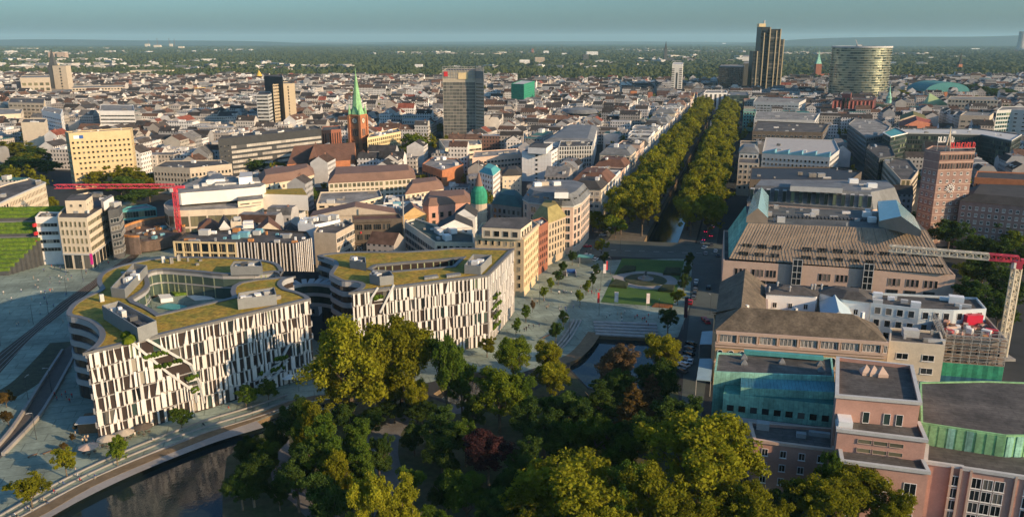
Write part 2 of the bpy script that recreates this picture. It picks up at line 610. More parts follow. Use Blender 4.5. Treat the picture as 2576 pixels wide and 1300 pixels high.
def bld(name, label, px, h, wall=None, fac=None, ed=None, roof='flat', rm=None, dh=4.0, ins=3.0, units=0, cat='building', group=None, base=0.0, par=.7, world=None, cap=285, parent=None, cornice=None, grow=5.0, axis=0, umats=None):
 wall = wall or CR
 rm = rm or RT
 poly = world or [tuple(at(x, y, h)[:2]) for x, y in px]
 n = len(poly)
 keys = list(range(n))
 if area(poly) < 0:
  poly = poly[::-1]
  keys = [(n - 2 - i) % n for i in range(n)]
 occ_poly(poly, grow)
 cx, cy = sum(p[0] for p in poly) / n, sum(p[1] for p in poly) / n
 if parent is None:
  root = thing(name, label, cat, (cx, cy, 0), 0, group)
 else:
  root = parent
 wb = MB()
 wb.prism(poly, base, h, 0, top=False)
 rb = MB()
 if roof == 'flat':
  inn = inset(poly, .45)
  for i in range(n):
   j = (i + 1) % n
   a, b, c, d = poly[i], poly[j], inn[j], inn[i]
   wb.face([(*a, h), (*b, h), (*c, h), (*d, h)])
   wb.face([(*d, h), (*c, h), (*c, h - par), (*d, h - par)])
  rb.face([(*p, h - par) for p in inn])
 elif roof == 'hip':
  o = inset(poly, -.5)
  inn = inset(poly, ins)
  for i in range(n):
   j = (i + 1) % n
   rb.face([(*o[i], h), (*o[j], h), (*inn[j], h + dh), (*inn[i], h + dh)])
  rb.face([(*p, h + dh) for p in inn])
 elif roof == 'gable' and n == 4:
  k = axis % 2
  P = poly[k:] + poly[:k]
  o = inset(P, -.5)
  m1 = ((o[0][0] + o[1][0]) / 2, (o[0][1] + o[1][1]) / 2)
  m2 = ((o[2][0] + o[3][0]) / 2, (o[2][1] + o[3][1]) / 2)
  t = .0 if ins >= 1 else ins
  a = (m1[0] + (m2[0] - m1[0]) * t, m1[1] + (m2[1] - m1[1]) * t)
  b = (m2[0] + (m1[0] - m2[0]) * t, m2[1] + (m1[1] - m2[1]) * t)
  rb.face([(*o[1], h), (*o[2], h), (*b, h + dh), (*a, h + dh)])
  rb.face([(*o[3], h), (*o[0], h), (*a, h + dh), (*b, h + dh)])
  tgt = rb if t else wb
  tgt.face([(*o[0], h), (*o[1], h), (*a, h + dh)])
  tgt.face([(*o[2], h), (*o[3], h), (*b, h + dh)])
 wb.build('wall', wall, root)
 if rb.f:
  rb.build('roof', rm, root)
 if cornice:
  cb = MB()
  o = inset(poly, -.35)
  for i in range(n):
   j = (i + 1) % n
   for zz in ((o[i], o[j], h - .7, h + .04), ):
    cb.face([(*o[i], h - .7), (*o[j], h - .7), (*o[j], h + .04), (*o[i], h + .04)])
   i2, j2 = inset(poly, .5)[i], inset(poly, .5)[j]
   cb.face([(*o[i], h + .04), (*o[j], h + .04), (*j2, h + .04), (*i2, h + .04)])
   cb.face([(*o[j], h - .7), (*o[i], h - .7), (*poly[i], h - .7), (*poly[j], h - .7)])
  cb.build('cornice', cornice, root)
 wins = []
 for i in range(n):
  f = (ed or {}).get(keys[i], fac)
  if f:
   facade(poly[i], poly[(i + 1) % n], h, f, wins)
 place_windows(root, wins, cap)
 if units:
  clutter(root, poly, h - par if roof == 'flat' else h + dh, units, umats)
 return root, poly
# ================================================================== GROUND, WATER, PAVING
def g2(px, z=0.0):
 return [tuple(at(x, y, z)[:2]) for x, y in px]

shore = smooth_px([(20, 1335), (105, 1296), (225, 1228), (350, 1173), (475, 1123), (560, 1090), (643, 1061), (749, 1018), (869, 998)], n=3)
pond = g2(shore + [(908, 1008), (880, 1045), (850, 1066), (770, 1062), (715, 1085), (690, 1115), (650, 1112), (590, 1150), (565, 1200), (575, 1262), (610, 1300), (640, 1345)])
basin = g2(smooth_px([(1460, 893), (1478, 872), (1492, 850), (1500, 842)], n=3) + [(1628, 848), (1655, 880), (1655, 940), (1600, 985), (1480, 975), (1432, 925)] + [(1436, 910)])
basin2 = g2([(1165, 940), (1235, 935), (1262, 952), (1240, 1010), (1150, 1020), (1090, 990)])
U16 = R(16.0)
E1 = Vector((math.cos(U16), -math.sin(U16)))
E2 = Vector((math.sin(U16), math.cos(U16)))
KO0 = Vector(at(1480, 600, 0)[:2])            # foot of the west facades at the near end of the avenue
def ko(a, b):                                  # a metres across (east), b metres along (south)
 p = KO0 + E1 * a + E2 * b
 return (p.x, p.y)
canal = [ko(30, -4), ko(48, -4), ko(48, 800), ko(30, 800)]

def sheet(name, polys_holes, z, m, kind='structure'):
 b = MB()
 for outer, holes in polys_holes:
  loops = [[Vector((p[0], p[1], 0)) for p in outer]] + [[Vector((p[0], p[1], 0)) for p in h] for h in holes]
  flat = [p for l in loops for p in l]
  k = len(b.v)
  b.v.extend([(p.x, p.y, z) for p in flat])
  for t in tessellate_polygon(loops):
   a, c, d = (flat[i] for i in t)
   if (c.x - a.x) * (d.y - a.y) - (c.y - a.y) * (d.x - a.x) < 0:
    t = (t[0], t[2], t[1])
   b.f.append([k + i for i in t]); b.m.append(0)
 return tag(b.build(name, m), None, kind=kind)

near = [(-2600, -60), (2600, -60), (2600, 3600), (-2600, 3600)]
CITYG = mat('city_ground', (.032, .034, .034), var=.25, scale=.02, fine=.2)
sheet('ground', [(near, [pond, basin, basin2, canal])], 0.0, CITYG)

def far_mat():
 m = bpy.data.materials.new('far_plain'); m.use_nodes = True
 t = m.node_tree; b = t.nodes['Principled BSDF']; b.inputs['Roughness'].default_value = 1
 b.inputs['Specular IOR Level'].default_value = 0
 geo = t.nodes.new('ShaderNodeNewGeometry')
 n = t.nodes.new('ShaderNodeTexNoise'); n.inputs['Scale'].default_value = .0022; n.inputs['Detail'].default_value = 9; n.inputs['Roughness'].default_value = .7
 t.links.new(geo.outputs['Position'], n.inputs['Vector'])
 r = t.nodes.new('ShaderNodeValToRGB')
 r.color_ramp.elements[0].position = .42; r.color_ramp.elements[0].color = (.018, .032, .014, 1)
 r.color_ramp.elements[1].position = .66; r.color_ramp.elements[1].color = (.10, .11, .05, 1)
 e = r.color_ramp.elements.new(.55); e.color = (.035, .055, .02, 1)
 t.links.new(n.outputs[0], r.inputs[0]); t.links.new(r.outputs[0], b.inputs['Base Color'])
 return m
FARM = far_mat()
fb = MB()
for x0, x1, y0, y1 in ((-70000, 70000, 3600, 80000), (-70000, -2600, -400, 3600), (2600, 70000, -400, 3600)):
 fb.face([(x0, y0, 0), (x1, y0, 0), (x1, y1, 0), (x0, y1, 0)])
tag(fb.build('terrain', FARM), None, kind='structure')

def water_mat():
 m = bpy.data.materials.new('pond_water'); m.use_nodes = True
 t = m.node_tree; b = t.nodes['Principled BSDF']
 b.inputs['Base Color'].default_value = (.012, .022, .024, 1); b.inputs['Roughness'].default_value = .06
 b.inputs['Specular IOR Level'].default_value = .27
 geo = t.nodes.new('ShaderNodeNewGeometry')
 n = t.nodes.new('ShaderNodeTexNoise'); n.inputs['Scale'].default_value = 1.1; n.inputs['Detail'].default_value = 3
 t.links.new(geo.outputs['Position'], n.inputs['Vector'])
 bp = t.nodes.new('ShaderNodeBump'); bp.inputs['Strength'].default_value = .4; bp.inputs['Distance'].default_value = .06
 t.links.new(n.outputs[0], bp.inputs['Height']); t.links.new(bp.outputs[0], b.inputs['Normal'])
 return m
WATER = water_mat()
def water(name, poly, z):
 if area(poly) < 0:
  poly = poly[::-1]
 sheet(name, [(inset(poly, -.3), [])], z, WATER)
 b = MB()
 o = inset(poly, -.02)
 b.prism(o, z - .6, -.004, 0, top=False)
 b.f = [f[::-1] for f in b.f]
 tag(b.build('bank_wall', TANQ), None, kind='structure')
 occ_poly(poly, 4)
water('pond_water', pond, -1.3)
water('basin_water', basin, -1.5)
water('basin_water', basin2, -1.5)
water('canal_water', canal, -4.0)

park = g2([(560, 1345), (560, 1240), (570, 1150), (640, 1095), (700, 1080), (760, 1056), (850, 1062), (905, 1012), (1080, 1000), (1150, 1024), (1245, 1012), (1330, 990), (1430, 930), (1480, 980), (1600, 990), (1660, 945), (1700, 930), (1712, 1045), (1780, 1060), (1880, 1110), (1880, 1345)])
sheet('park_ground', [(park, [])], .004, PARKG)
occ_poly(park, 0)
def strip(name, px, wd, z, m):
 pts = [Vector(p) for p in g2(smooth_px(px, n=4))]
 b = MB(); L = []; Rr = []
 for i, p in enumerate(pts):
  d = (pts[min(i + 1, len(pts) - 1)] - pts[max(i - 1, 0)]).normalized()
  nn = Vector((-d.y, d.x)) * wd / 2
  L.append(p + nn); Rr.append(p - nn)
 for i in range(len(pts) - 1):
  b.face([(*Rr[i], z), (*Rr[i + 1], z), (*L[i + 1], z), (*L[i], z)])
 return tag(b.build(name, m), None, kind='structure')
PATH = mat('park_path', (.15, .145, .14), var=.2, scale=.2)
strip('park_path', [(1240, 1018), (1130, 1030), (1040, 1045), (985, 1080), (970, 1140), (980, 1210), (960, 1300)], 6.5, .008, PATH)
strip('park_path', [(700, 1090), (705, 1150), (720, 1220), (760, 1250), (800, 1290), (860, 1330)], 5.5, .012, PATH)
strip('park_path', [(985, 1085), (940, 1110), (905, 1150)], 9, .016, PATH)

plaza = g2([(0, 1345), (20, 1335)] + shore[1:] + [(900, 990), (1085, 960), (1165, 938), (1235, 933), (1290, 945), (1400, 905), (1436, 908)] + smooth_px([(1460, 893), (1478, 872), (1492, 850), (1500, 842)], n=3)[0:] + [(1628, 848), (1705, 848), (1735, 770), (1742, 650), (1490, 655), (1440, 600), (1180, 700), (860, 850), (800, 860), (430, 600), (330, 500), (60, 640), (-90, 700), (-200, 950), (-200, 1345)])
sheet('square', [(plaza, [])], .004, PAVE)
occ_poly(plaza, 0)
tb = MB()
up = [(-60, 935), (0, 886), (83, 823), (150, 763), (245, 698), (330, 640), (430, 560)]
lo = [(-60, 1010), (0, 938), (70, 858), (112, 822), (178, 771), (254, 712), (340, 652), (438, 570)]
tp = g2(up + lo[::-1])
bb = MB()
gu, gl_ = g2(up), g2(lo)
for i in range(len(gu) - 1):
 q = [gl_[i], gl_[i + 1], gu[i + 1], gu[i]]
 bb.face([(*p, .010) for p in (q if area(q) > 0 else q[::-1])])
tag(bb.build('track_bed', SOIL), None, kind='structure')
for k in range(4):
 t = (k + .6) / 4.2
 pts = [(a[0] + (b[0] - a[0]) * t, a[1] + (b[1] - a[1]) * t) for a, b in zip([(-60, 935), (0, 886), (83, 823), (150, 763), (245, 698), (330, 640)], [(-60, 1010), (0, 938), (112, 822), (178, 771), (252, 708), (338, 648)])]
 strip('track', pts, .14, .016 + k * .004, STEEL)
strip('planting_strip', [(-20, 1010), (60, 965), (120, 905), (160, 860)], 9, .020, mat('planting', (.05, .055, .03), var=.4, fine=1.2))
def road(name, px, z=.024, m=ASPH):
 p = g2(px)
 sheet(name, [(p, [])], z, m)
 occ_poly(p, 1)
road('road', [(1742, 640), (1824, 640), (1806, 760), (1796, 850), (1780, 930), (1765, 1045), (1712, 1045), (1722, 900), (1728, 850), (1738, 760)])
road('road', [(1440, 642), (1830, 655), (1836, 616), (1480, 602)], .028)
ka = [ko(4, -6), ko(10, -6), ko(10, 900), ko(4, 900)]
sheet('avenue_road', [(ka, [])], .032, ASPH)
kb = [ko(58, -6), ko(68, -6), ko(68, 900), ko(58, 900)]
sheet('avenue_road', [(kb, [])], .036, ASPH)
for s in ([ko(-1, -30), ko(30, -30), ko(30, 900), ko(-1, 900)], [ko(48, -30), ko(74, -30), ko(74, 900), ko(48, 900)]):
 occ_poly(s, 0)
occ_poly([ko(-1, -30), ko(74, -30), ko(74, 900), ko(-1, 900)], 0)
sheet('promenade', [([ko(11, -4), ko(29.7, -4), ko(29.7, 800), ko(11, 800)], [])], .014, mat('gravel_walk', (.14, .125, .10), var=.25))
sheet('promenade', [([ko(48.3, -4), ko(57, -4), ko(57, 800), ko(48.3, 800)], [])], .014, MATS['gravel_walk'])
for k in range(9):                                                     # lane dashes on the near crossing
 a, b = at(1500 + k * 36, 628 + k * 1.2), at(1514 + k * 36, 628.4 + k * 1.2)
 d = (b - a).normalized()
 n_ = Vector((-d.y, d.x, 0)) * .12
 bb = MB(); bb.face([tuple((a - n_) + Vector((0, 0, .04))), tuple((b - n_) + Vector((0, 0, .04))), tuple((b + n_) + Vector((0, 0, .04))), tuple((a + n_) + Vector((0, 0, .04)))])
 tag(bb.build('lane_marking', LINE), None, kind='structure')

lawn = g2([(1511, 760), (1692, 773), (1722, 656), (1565, 650)])
lc = at(1624, 704)
def ring(c, r, n=36):
 return [(c.x + r * math.cos(2 * math.pi * i / n), c.y + r * math.sin(2 * math.pi * i / n)) for i in range(n)]
sheet('lawn', [(lawn, [])], .044, LAWN)
sheet('ring_path', [(ring(lc, 14.2), [ring(lc, 9.6)[::-1]])], .05, PAVL)
sheet('ring_path', [(g2([(1540, 694), (1556, 690), (1560, 699), (1545, 703)]), [])], .056, PAVL)
sheet('ring_path', [(g2([(1690, 708), (1712, 704), (1710, 714), (1688, 716)]), [])], .056, PAVL)
fb = MB(); fb.lathe((lc.x, lc.y, 0.05), [(9.5, 0), (9.3, .25), (.5, .5)], 32)
bed = fb.build('flower_bed', mat('bed_plants', (.03, .05, .02), var=.4, fine=1.5, col2=(.07, .07, .035)))
tag(bed, 'round low planted bed inside the ring path on the lawn', 'flower bed')
fo = thing('fountain', 'dark fountain with a bronze figure in the middle of the round bed', 'fountain', (lc.x, lc.y, .4))
b = MB(); b.lathe((lc.x, lc.y, .4), [(3.6, 0), (3.6, .6), (3.2, .6), (3.2, .3), (1.5, .3), (1.3, 1.6), (.9, 1.8)], 20); b.build('basin', GR, fo)
b = MB(); b.lathe((lc.x, lc.y, 2.2), [(.5, 0), (.34, .7), (.42, 1.3), (.46, 1.6), (.16, 1.9), (.22, 2.2), (.05, 2.45)], 10)
b.beam((lc.x + .3, lc.y, 3.7), (lc.x + 1.1, lc.y, 4.5), .09); b.beam((lc.x - .3, lc.y, 3.7), (lc.x - .9, lc.y, 3.2), .09); b.build('figure', DARKS, fo)

def hedge(name, label, px, h, z=0.0, m=None, cat='hedge', group=None):
 p = g2(px)
 if area(p) < 0:
  p = p[::-1]
 c = Vector((sum(q[0] for q in p) / len(p), sum(q[1] for q in p) / len(p), 0))
 bb = MB()
 V = 0
 mid = inset(p, .4)
 bb.prism(p, z, z + h * .8, 0, top=False)
 for i in range(len(p)):
  j = (i + 1) % len(p)
  bb.face([(*p[i], z + h * .8), (*p[j], z + h * .8), (*mid[j], z + h), (*mid[i], z + h)])
 bb.face([(*q, z + h) for q in mid])
 o = bb.build(name, m or HEDGE)
 return tag(o, label, cat, group)
DKH = mat('dark_shrub', (.018, .03, .010), var=.45, fine=2, bump=.4, col2=(.04, .055, .018))
hedge('shrub_bed', 'dark shrub bed left behind the round bed on the lawn', [(1552, 690), (1598, 683), (1600, 674), (1570, 672)], 1.2, m=DKH, cat='shrub bed')
hedge('shrub_bed', 'dark shrub bed right behind the round bed on the lawn', [(1668, 692), (1712, 694), (1712, 678), (1675, 677)], 1.2, m=DKH, cat='shrub bed')
hedge('shrub_bed', 'dark shrub bed left in front of the round bed on the lawn', [(1532, 722), (1576, 726), (1580, 715), (1548, 706)], 1.2, m=DKH, cat='shrub bed')
hedge('shrub_bed', 'dark shrub bed right in front of the round bed on the lawn', [(1654, 733), (1694, 737), (1698, 722), (1668, 720)], 1.2, m=DKH, cat='shrub bed')
hedge('flower_row', 'row of orange and brown flowers at the right front corner of the lawn', [(1640, 772), (1690, 776), (1692, 768), (1648, 764)], .5, m=mat('orange_flowers', (.20, .075, .02), var=.5, fine=2), cat='flowers')

st = thing('stone_steps', 'broad grey stone steps going down to the water of the square', 'steps', at(1560, 825, 0))
for k in range(5):
 a, b_ = at(1492 + k * 1.5, 812 + k * 7.0, 0), at(1652 + k * 1, 818 + k * 7.6, 0)
 d = (b_ - a); L = d.length
 bb = MB(); c = (a + b_) / 2
 bb.box((c.x, c.y, .9 - k * .20 - .25 * (5 - k) / 2 + .1), (L, 2.0, .5), math.atan2(d.y, d.x))
 bb.build('step', STONE, st)
st = thing('seating_steps', 'pale curved seating steps along the left bank of the square basin', 'steps', at(1440, 870, 0))
for k in range(3):
 px = smooth_px([(1462 - k * 9, 806 + k), (1442 - k * 10, 842 + k * 2), (1415 - k * 10, 875 + k * 2), (1385 - k * 9, 898 + k)], n=3)
 pts = g2(px)
 bb = MB()
 for p, q in zip(pts, pts[1:]):
  bb.beam((*p, .2 + k * .22), (*q, .2 + k * .22), .28)
 bb.build('step', STONE, st)
def rim(name, label, px, wd, h, m, cat='kerb', closed=False, z=0.0, kind=None):
 pts = [Vector(p) for p in g2(px)]
 bb = MB(); L = []; Rr = []
 for i, p in enumerate(pts):
  d = (pts[min(i + 1, len(pts) - 1)] - pts[max(i - 1, 0)]).normalized()
  nn = Vector((-d.y, d.x)) * wd / 2
  L.append(p + nn); Rr.append(p - nn)
 for i in range(len(pts) - 1):
  q = [L[i], Rr[i], Rr[i + 1], L[i + 1]]
  if area(q) < 0:
   q = q[::-1]
  bb.prism(q, z, z + h, 0, True)
 o = bb.build(name, m)
 return tag(o, label, cat, None, kind)
rim('quay_band', 'tan stone band curving along the left bank of the square basin', smooth_px([(1400, 912), (1440, 898), (1470, 872), (1488, 848), (1496, 836)], n=3), 5.0, .12, TANQ)
rim('quay_band', 'dark tan stone band along the edge of the big pond', [(x - 4, y - 8) for x, y in shore], 3.2, .10, TANQ)
q0 = smooth_px([(-30, 1312), (125, 1223), (250, 1161), (375, 1108), (500, 1061), (625, 1023), (720, 992)], n=3)
stp = thing('promenade_steps', 'long stone sitting steps between the square and the pond promenade', 'steps', at(375, 1115, 0))
for k in range(3):
 off = [(2, 5), (7, 17), (12, 29)][k]
 pts = g2([(x + off[0], y + off[1]) for x, y in q0])
 bb = MB()
 for p, q in zip(pts, pts[1:]):
  bb.beam((*p, .5 - k * .22), (*q, .5 - k * .22), .22)
 bb.build('step', GR, stp)
strip('promenade_walk', [(x + 26, y + 40) for x, y in q0[:-3]], 7, .03, PAVL)

rmp = g2([(-40, 1150), (0, 1119), (65, 1031), (100, 974), (160, 880), (186, 862), (200, 880), (147, 974), (100, 1049), (8, 1146), (-40, 1190)])
sheet('ramp_road', [(rmp, [])], .052, mat('ramp_asphalt', (.10, .088, .078), var=.2, scale=.1))
for px, lb in (([(-20, 1136), (0, 1119), (34, 1078), (65, 1031), (100, 974), (158, 884)], 'pale stone parapet on the left edge of the ramp road'), ([(8, 1146), (55, 1098), (100, 1049), (124, 1012), (147, 974), (196, 882)], 'pale stone parapet on the right edge of the ramp road')):
 rim('parapet', lb, smooth_px(px, n=3), .8, 1.0, PAVL, 'parapet')

# ================================================================== THE LONG CURVED HOUSES WITH SLATTED FRONTS
def slab_front(root, p, q, z0, z1, floors, pitch, voids, seed, group_cap=280, lower=True):
 """white stone slabs of uneven width set proud of dark glass; p->q has the outside on the right"""
 r = random.Random(seed)
 d = Vector((q[0] - p[0], q[1] - p[1])); L = d.length; d.normalize()
 nrm = Vector((d.y, -d.x))
 rz = math.atan2(nrm.y, nrm.x) + math.pi / 2
 fh = (z1 - z0) / floors
 cx, cy = root.location.x, root.location.y
 meshes = {}
 n = 0
 def slab(s, wd, za, zb, slant):
  key = (round(wd, 1), round(zb - za, 1), slant)
  if key not in meshes:
   w2, h2, b = key[0] / 2, key[1] / 2, MB()
   if slant == 0:
    b.box((0, -.25, 0), (key[0], .5, key[1]))
   else:
    s_ = slant
    tri = [(-w2 * s_, -h2), (w2 * s_, -h2 * .9), (-w2 * s_ * .55, h2), (-w2 * s_, h2)]
    if s_ < 0:
     tri = tri[::-1]
    k = 0
    for y in (-.5, 0):
     b.v.extend([(x, y, z) for x, z in tri])
    b.f = [[0, 1, 2, 3], [7, 6, 5, 4], [0, 4, 5, 1], [1, 5, 6, 2], [2, 6, 7, 3], [3, 7, 4, 0]]; b.m = [0] * 6
   me = bpy.data.meshes.new('stone_slab'); me.from_pydata(b.v, [], b.f); me.materials.append(SLAB)
   meshes[key] = me
  x, y = p[0] + d.x * s, p[1] + d.y * s
  link('stone_slab', meshes[key], root, (x - cx, y - cy, (za + zb) / 2), (0, 0, rz))
 for f in range(floors):
  za = z0 + f * fh
  b = MB()
  b.beam((*(Vector(p) + nrm * .06), za + fh - .25), (*(Vector(q) + nrm * .06), za + fh - .25), .16)
  b.build('floor_edge', GR, root)
  for _ in range(9):
   me = win_mesh(r.choice((1.2, 1.8, 2.6)), fh - .8, 'd', DG, r.choice(('glass', 'glass', 'glass_green')))
   s = r.uniform(1.5, L - 1.5)
   link('pane', me, root, (p[0] + d.x * s + nrm.x * .03 - cx, p[1] + d.y * s + nrm.y * .03 - cy, za + fh / 2), (0, 0, rz))
  s = r.uniform(0, .5)
  while s < L - .5:
   wd = r.choice([.35, .5, .5, .65, .65, .9, 1.3])
   gap = r.choice([.45, .6, .75, .95, 1.4]) * pitch
   if s + wd > L:
    break
   mid = s + wd / 2
   if not any(pip(mid, za + fh / 2, v) for v in voids):
    o = r.uniform(-.5, .9)
    slab(mid, wd, za + o * .3, za + fh + (o * .9 if f < floors - 1 else 0), 0 if r.random() < .86 else r.choice((-1, 1)))
    n += 1
   s += wd + gap
 return d, nrm, L, rz
SLAB = glass_mat('white_stone', [(0, (.66, .615, .56)), (.3, (.59, .55, .50)), (.6, (.70, .66, .61)), (.85, (.52, .49, .46))], .55)
GLD = glass_mat('glass_bronze', [(0, (.045, .034, .03)), (.5, (.05, .04, .036)), (.9, (.06, .05, .045))], .12)
CURV = mat('grey_band', (.34, .335, .33), var=.05)

def curved_house(name, label, outer, hole, h, slab_edges, bands, gl_edges, boxes):
 W_ = [tuple(at(x, y, h)[:2]) for x, y in outer]
 rev = area(W_) < 0
 poly = W_[::-1] if rev else W_
 cx, cy = sum(p[0] for p in poly) / len(poly), sum(p[1] for p in poly) / len(poly)
 root = thing(name, label, 'building', (cx, cy, 0))
 occ_poly(poly, 4)
 HW = [tuple(at(x, y, h)[:2]) for x, y in hole] if hole else None
 if HW and area(HW) > 0:
  HW = HW[::-1]
 b = MB()
 b.prism(poly, 0, h - .02, 0, top=False)
 if HW:
  b.prism(HW, 8, h - .02, 0, top=False)
  b.face([(*p, 8) for p in HW[::-1]])
 b.build('glass_wall', MATS['glass_bronze'], root)
 loops = [[Vector((*p, 0)) for p in inset(poly, 1.1)]] + ([[Vector((*p, 0)) for p in inset(HW, 1.0)]] if HW else [])
 flat = [p for l in loops for p in l]
 rb = MB(); rb.v = [(p.x, p.y, h - .05) for p in flat]
 for t in tessellate_polygon(loops):
  a, c, e = (flat[i] for i in t)
  rb.f.append(list(t) if (c.x - a.x) * (e.y - a.y) - (c.y - a.y) * (e.x - a.x) > 0 else [t[0], t[2], t[1]]); rb.m.append(0)
 rb.build('planted_roof', SED, root)
 pb = MB()
 for lp, dd in ((poly, 1.15), (HW, 1.05)) if HW else ((poly, 1.15),):
  o, i_ = inset(lp, -.38), inset(lp, dd)
  n = len(lp)
  for i in range(n):
   j = (i + 1) % n
   pb.face([(*o[i], h + .3), (*o[j], h + .3), (*i_[j], h + .3), (*i_[i], h + .3)])
   pb.face([(*o[i], h - .5), (*o[j], h - .5), (*o[j], h + .3), (*o[i], h + .3)])
   pb.face([(*i_[i], h + .3), (*i_[j], h + .3), (*i_[j], h - .3), (*i_[i], h - .3)])
 pb.build('roof_rim', mat('rim_metal', (.13, .13, .13), rough=.5, var=.08), root)
 for px, zs, bh in bands:
  pts = [Vector(at(x, y, h)[:2]) for x, y in px]
  for z in zs:
   bb = MB(); O = []; I = []
   for i, p in enumerate(pts):
    e = (pts[min(i + 1, len(pts) - 1)] - pts[max(i - 1, 0)]).normalized()
    nn = Vector((e.y, -e.x))
    if rev is False:
     nn = nn
    else:
     nn = -nn
    O.append(p + nn * .45); I.append(p - nn * .05)
   for i in range(len(pts) - 1):
    q = [O[i], I[i], I[i + 1], O[i + 1]]
    if area(q) < 0:
     q = q[::-1]
    bb.prism(q, z, z + bh, 0, True, True)
   bb.build('facade_band', CURV, root)
 return root, poly, HW

frontL, frontR = (217, 887), (778, 752)
left_curve = smooth_px([(245, 735), (212, 749), (184, 767), (171, 785), (175, 795), (200, 800), (230, 811), (248, 826), (255, 842), (250, 858), (236, 874), (217, 887)], n=3)
right_curve = smooth_px([(778, 752), (768, 744), (745, 735), (722, 729), (709, 721), (706, 713), (714, 704), (736, 697)], n=3)
inner = [(700, 699), (650, 703), (605, 711), (587, 721), (583, 734), (588, 749), (490, 771), (398, 792), (380, 780), (358, 769), (336, 760), (329, 752)] + smooth_px([(345, 742), (364, 730), (374, 716), (371, 702), (368, 691), (380, 682), (410, 678), (450, 680), (510, 685), (560, 690), (640, 689), (690, 684), (704, 690)], n=2)
back = smooth_px([(710, 682), (700, 667), (670, 657), (600, 650), (520, 648), (440, 648), (372, 654), (300, 670), (262, 685), (248, 700), (249, 716), (256, 727), (245, 735)], n=2)
outer = [frontL, frontR] + right_curve[1:] + inner + back + left_curve[1:-1]
HK = 26.0
band_z = [1.0 + 4.0 * k for k in range(1, 7)]
k1, poly1, _ = curved_house('office_building', 'long curved building at front left with slatted white stone front, planted roof and open courtyard', outer, None, HK, None,
 [(left_curve, [4.3, 8.4, 12.6, 16.8, 20.8, 24.4], 1.7), (right_curve, [12.6, 16.8, 20.8, 24.4], 1.7)], None, None)
PA, PB = tuple(at(*frontL, HK)[:2]), tuple(at(*frontR, HK)[:2])
def fz(p, q, px, py, d=0):                     # sight line met on the upright wall p->q: (metres along, height)
 v = at(px, py, 0) - Vector((0, 0, CAM_H))
 ax, ay, bx, by = p[0], p[1], q[0] - p[0], q[1] - p[1]
 den = v.x * by - v.y * bx
 t = (ax * by - ay * bx) / den
 x, y, z = v.x * t, v.y * t, CAM_H + v.z * t
 L = math.hypot(bx, by)
 return (((x - ax) * bx + (y - ay) * by) / L, z)
gash = [fz(PA, PB, *p) for p in ((318, 850), (352, 843), (478, 915), (500, 960), (512, 1012), (495, 1010), (490, 985), (420, 935))]
gash2 = [fz(PA, PB, *p) for p in ((640, 955), (700, 915), (728, 860), (722, 905), (690, 945), (642, 972))]
d1, n1, L1, rz1 = slab_front(k1, PA, PB, 0.3, HK - .4, 6, 1.0, [gash, gash2], 3)
def wall_pt(p, d, nrm, s, z, out=.0):
 return (p[0] + d.x * s + nrm.x * out, p[1] + d.y * s + nrm.y * out, z)
def gash_parts(root, p, d, nrm, poly, beams, ter):
 for i, (a, b_) in enumerate(beams):
  bb = MB(); bb.beam(wall_pt(p, d, nrm, *a, .35), wall_pt(p, d, nrm, *b_, .35), .35); bb.build('sloping_frame', LG, root)
 for (s0, s1, z) in ter:
  bb = MB(); bb.beam(wall_pt(p, d, nrm, s0, z, .3), wall_pt(p, d, nrm, s1, z, .3), .32); bb.build('balcony', LG, root)
  bb = MB()
  m_ = (s1 + s0) / 2
  for k in range(26):
   s = rnd.uniform(s0, s1); c = wall_pt(p, d, nrm, s, z + rnd.uniform(.4, 1.3), rnd.uniform(.2, 1.0)); r = rnd.uniform(.35, .7)
   bb.lathe(c, [(.1, -r), (r, 0), (.1, r)], 5)
  bb.build('terrace_plants', LEAF['green'], root)
gash_parts(k1, PA, d1, n1, gash, [(gash[1], gash[2]), (gash[2], gash[3]), (gash[3], gash[4]), (gash[0], gash[7]), (gash[7], gash[6]), (gash[6], gash[5])],
           [(fz(PA, PB, 358, 893)[0], fz(PA, PB, 420, 893)[0], fz(PA, PB, 390, 897)[1]), (fz(PA, PB, 385, 915)[0], fz(PA, PB, 455, 905)[0], fz(PA, PB, 420, 920)[1]), (fz(PA, PB, 468, 960)[0], fz(PA, PB, 496, 955)[0], fz(PA, PB, 480, 955)[1]), (fz(PA, PB, 480, 985)[0], fz(PA, PB, 500, 980)[0], fz(PA, PB, 490, 985)[1])])
gash_parts(k1, PA, d1, n1, gash2, [(gash2[0], gash2[1]), (gash2[1], gash2[2]), (gash2[5], gash2[4]), (gash2[4], gash2[3])], [(fz(PA, PB, 652, 950)[0], fz(PA, PB, 712, 930)[0], fz(PA, PB, 685, 935)[1]), (fz(PA, PB, 690, 910)[0], fz(PA, PB, 722, 900)[0], fz(PA, PB, 706, 905)[1])])

def fins(root, px, h, z0, z1, step, m, name='window_fin', wd=.45):
 pts = [Vector(at(x, y, h)[:2]) for x, y in px]
 L = 0; nxt = step / 2
 b0 = MB(); b0.box((0, 0, (z1 - z0) / 2), (wd, .3, z1 - z0))
 me = bpy.data.meshes.new(name); me.from_pydata(b0.v, [], b0.f); me.materials.append(m)
 for p, q in zip(pts, pts[1:]):
  seg = (q - p).length
  while nxt < L + seg:
   c = p + (q - p) * ((nxt - L) / seg)
   e = (q - p).normalized()
   link(name, me, root, (c.x - root.location.x, c.y - root.location.y, z0), (0, 0, math.atan2(e.y, e.x)))
   nxt += step * rnd.choice((1, 1.5, 2, 3))
  L += seg
FINM = mat('courtyard_fin', (.30, .33, .20), var=.3)
fins(k1, [p for p in inner if p[0] < 600 and p[1] < 705] + [(640, 689), (700, 684)], HK, 17, HK - .6, 1.6, FINM)
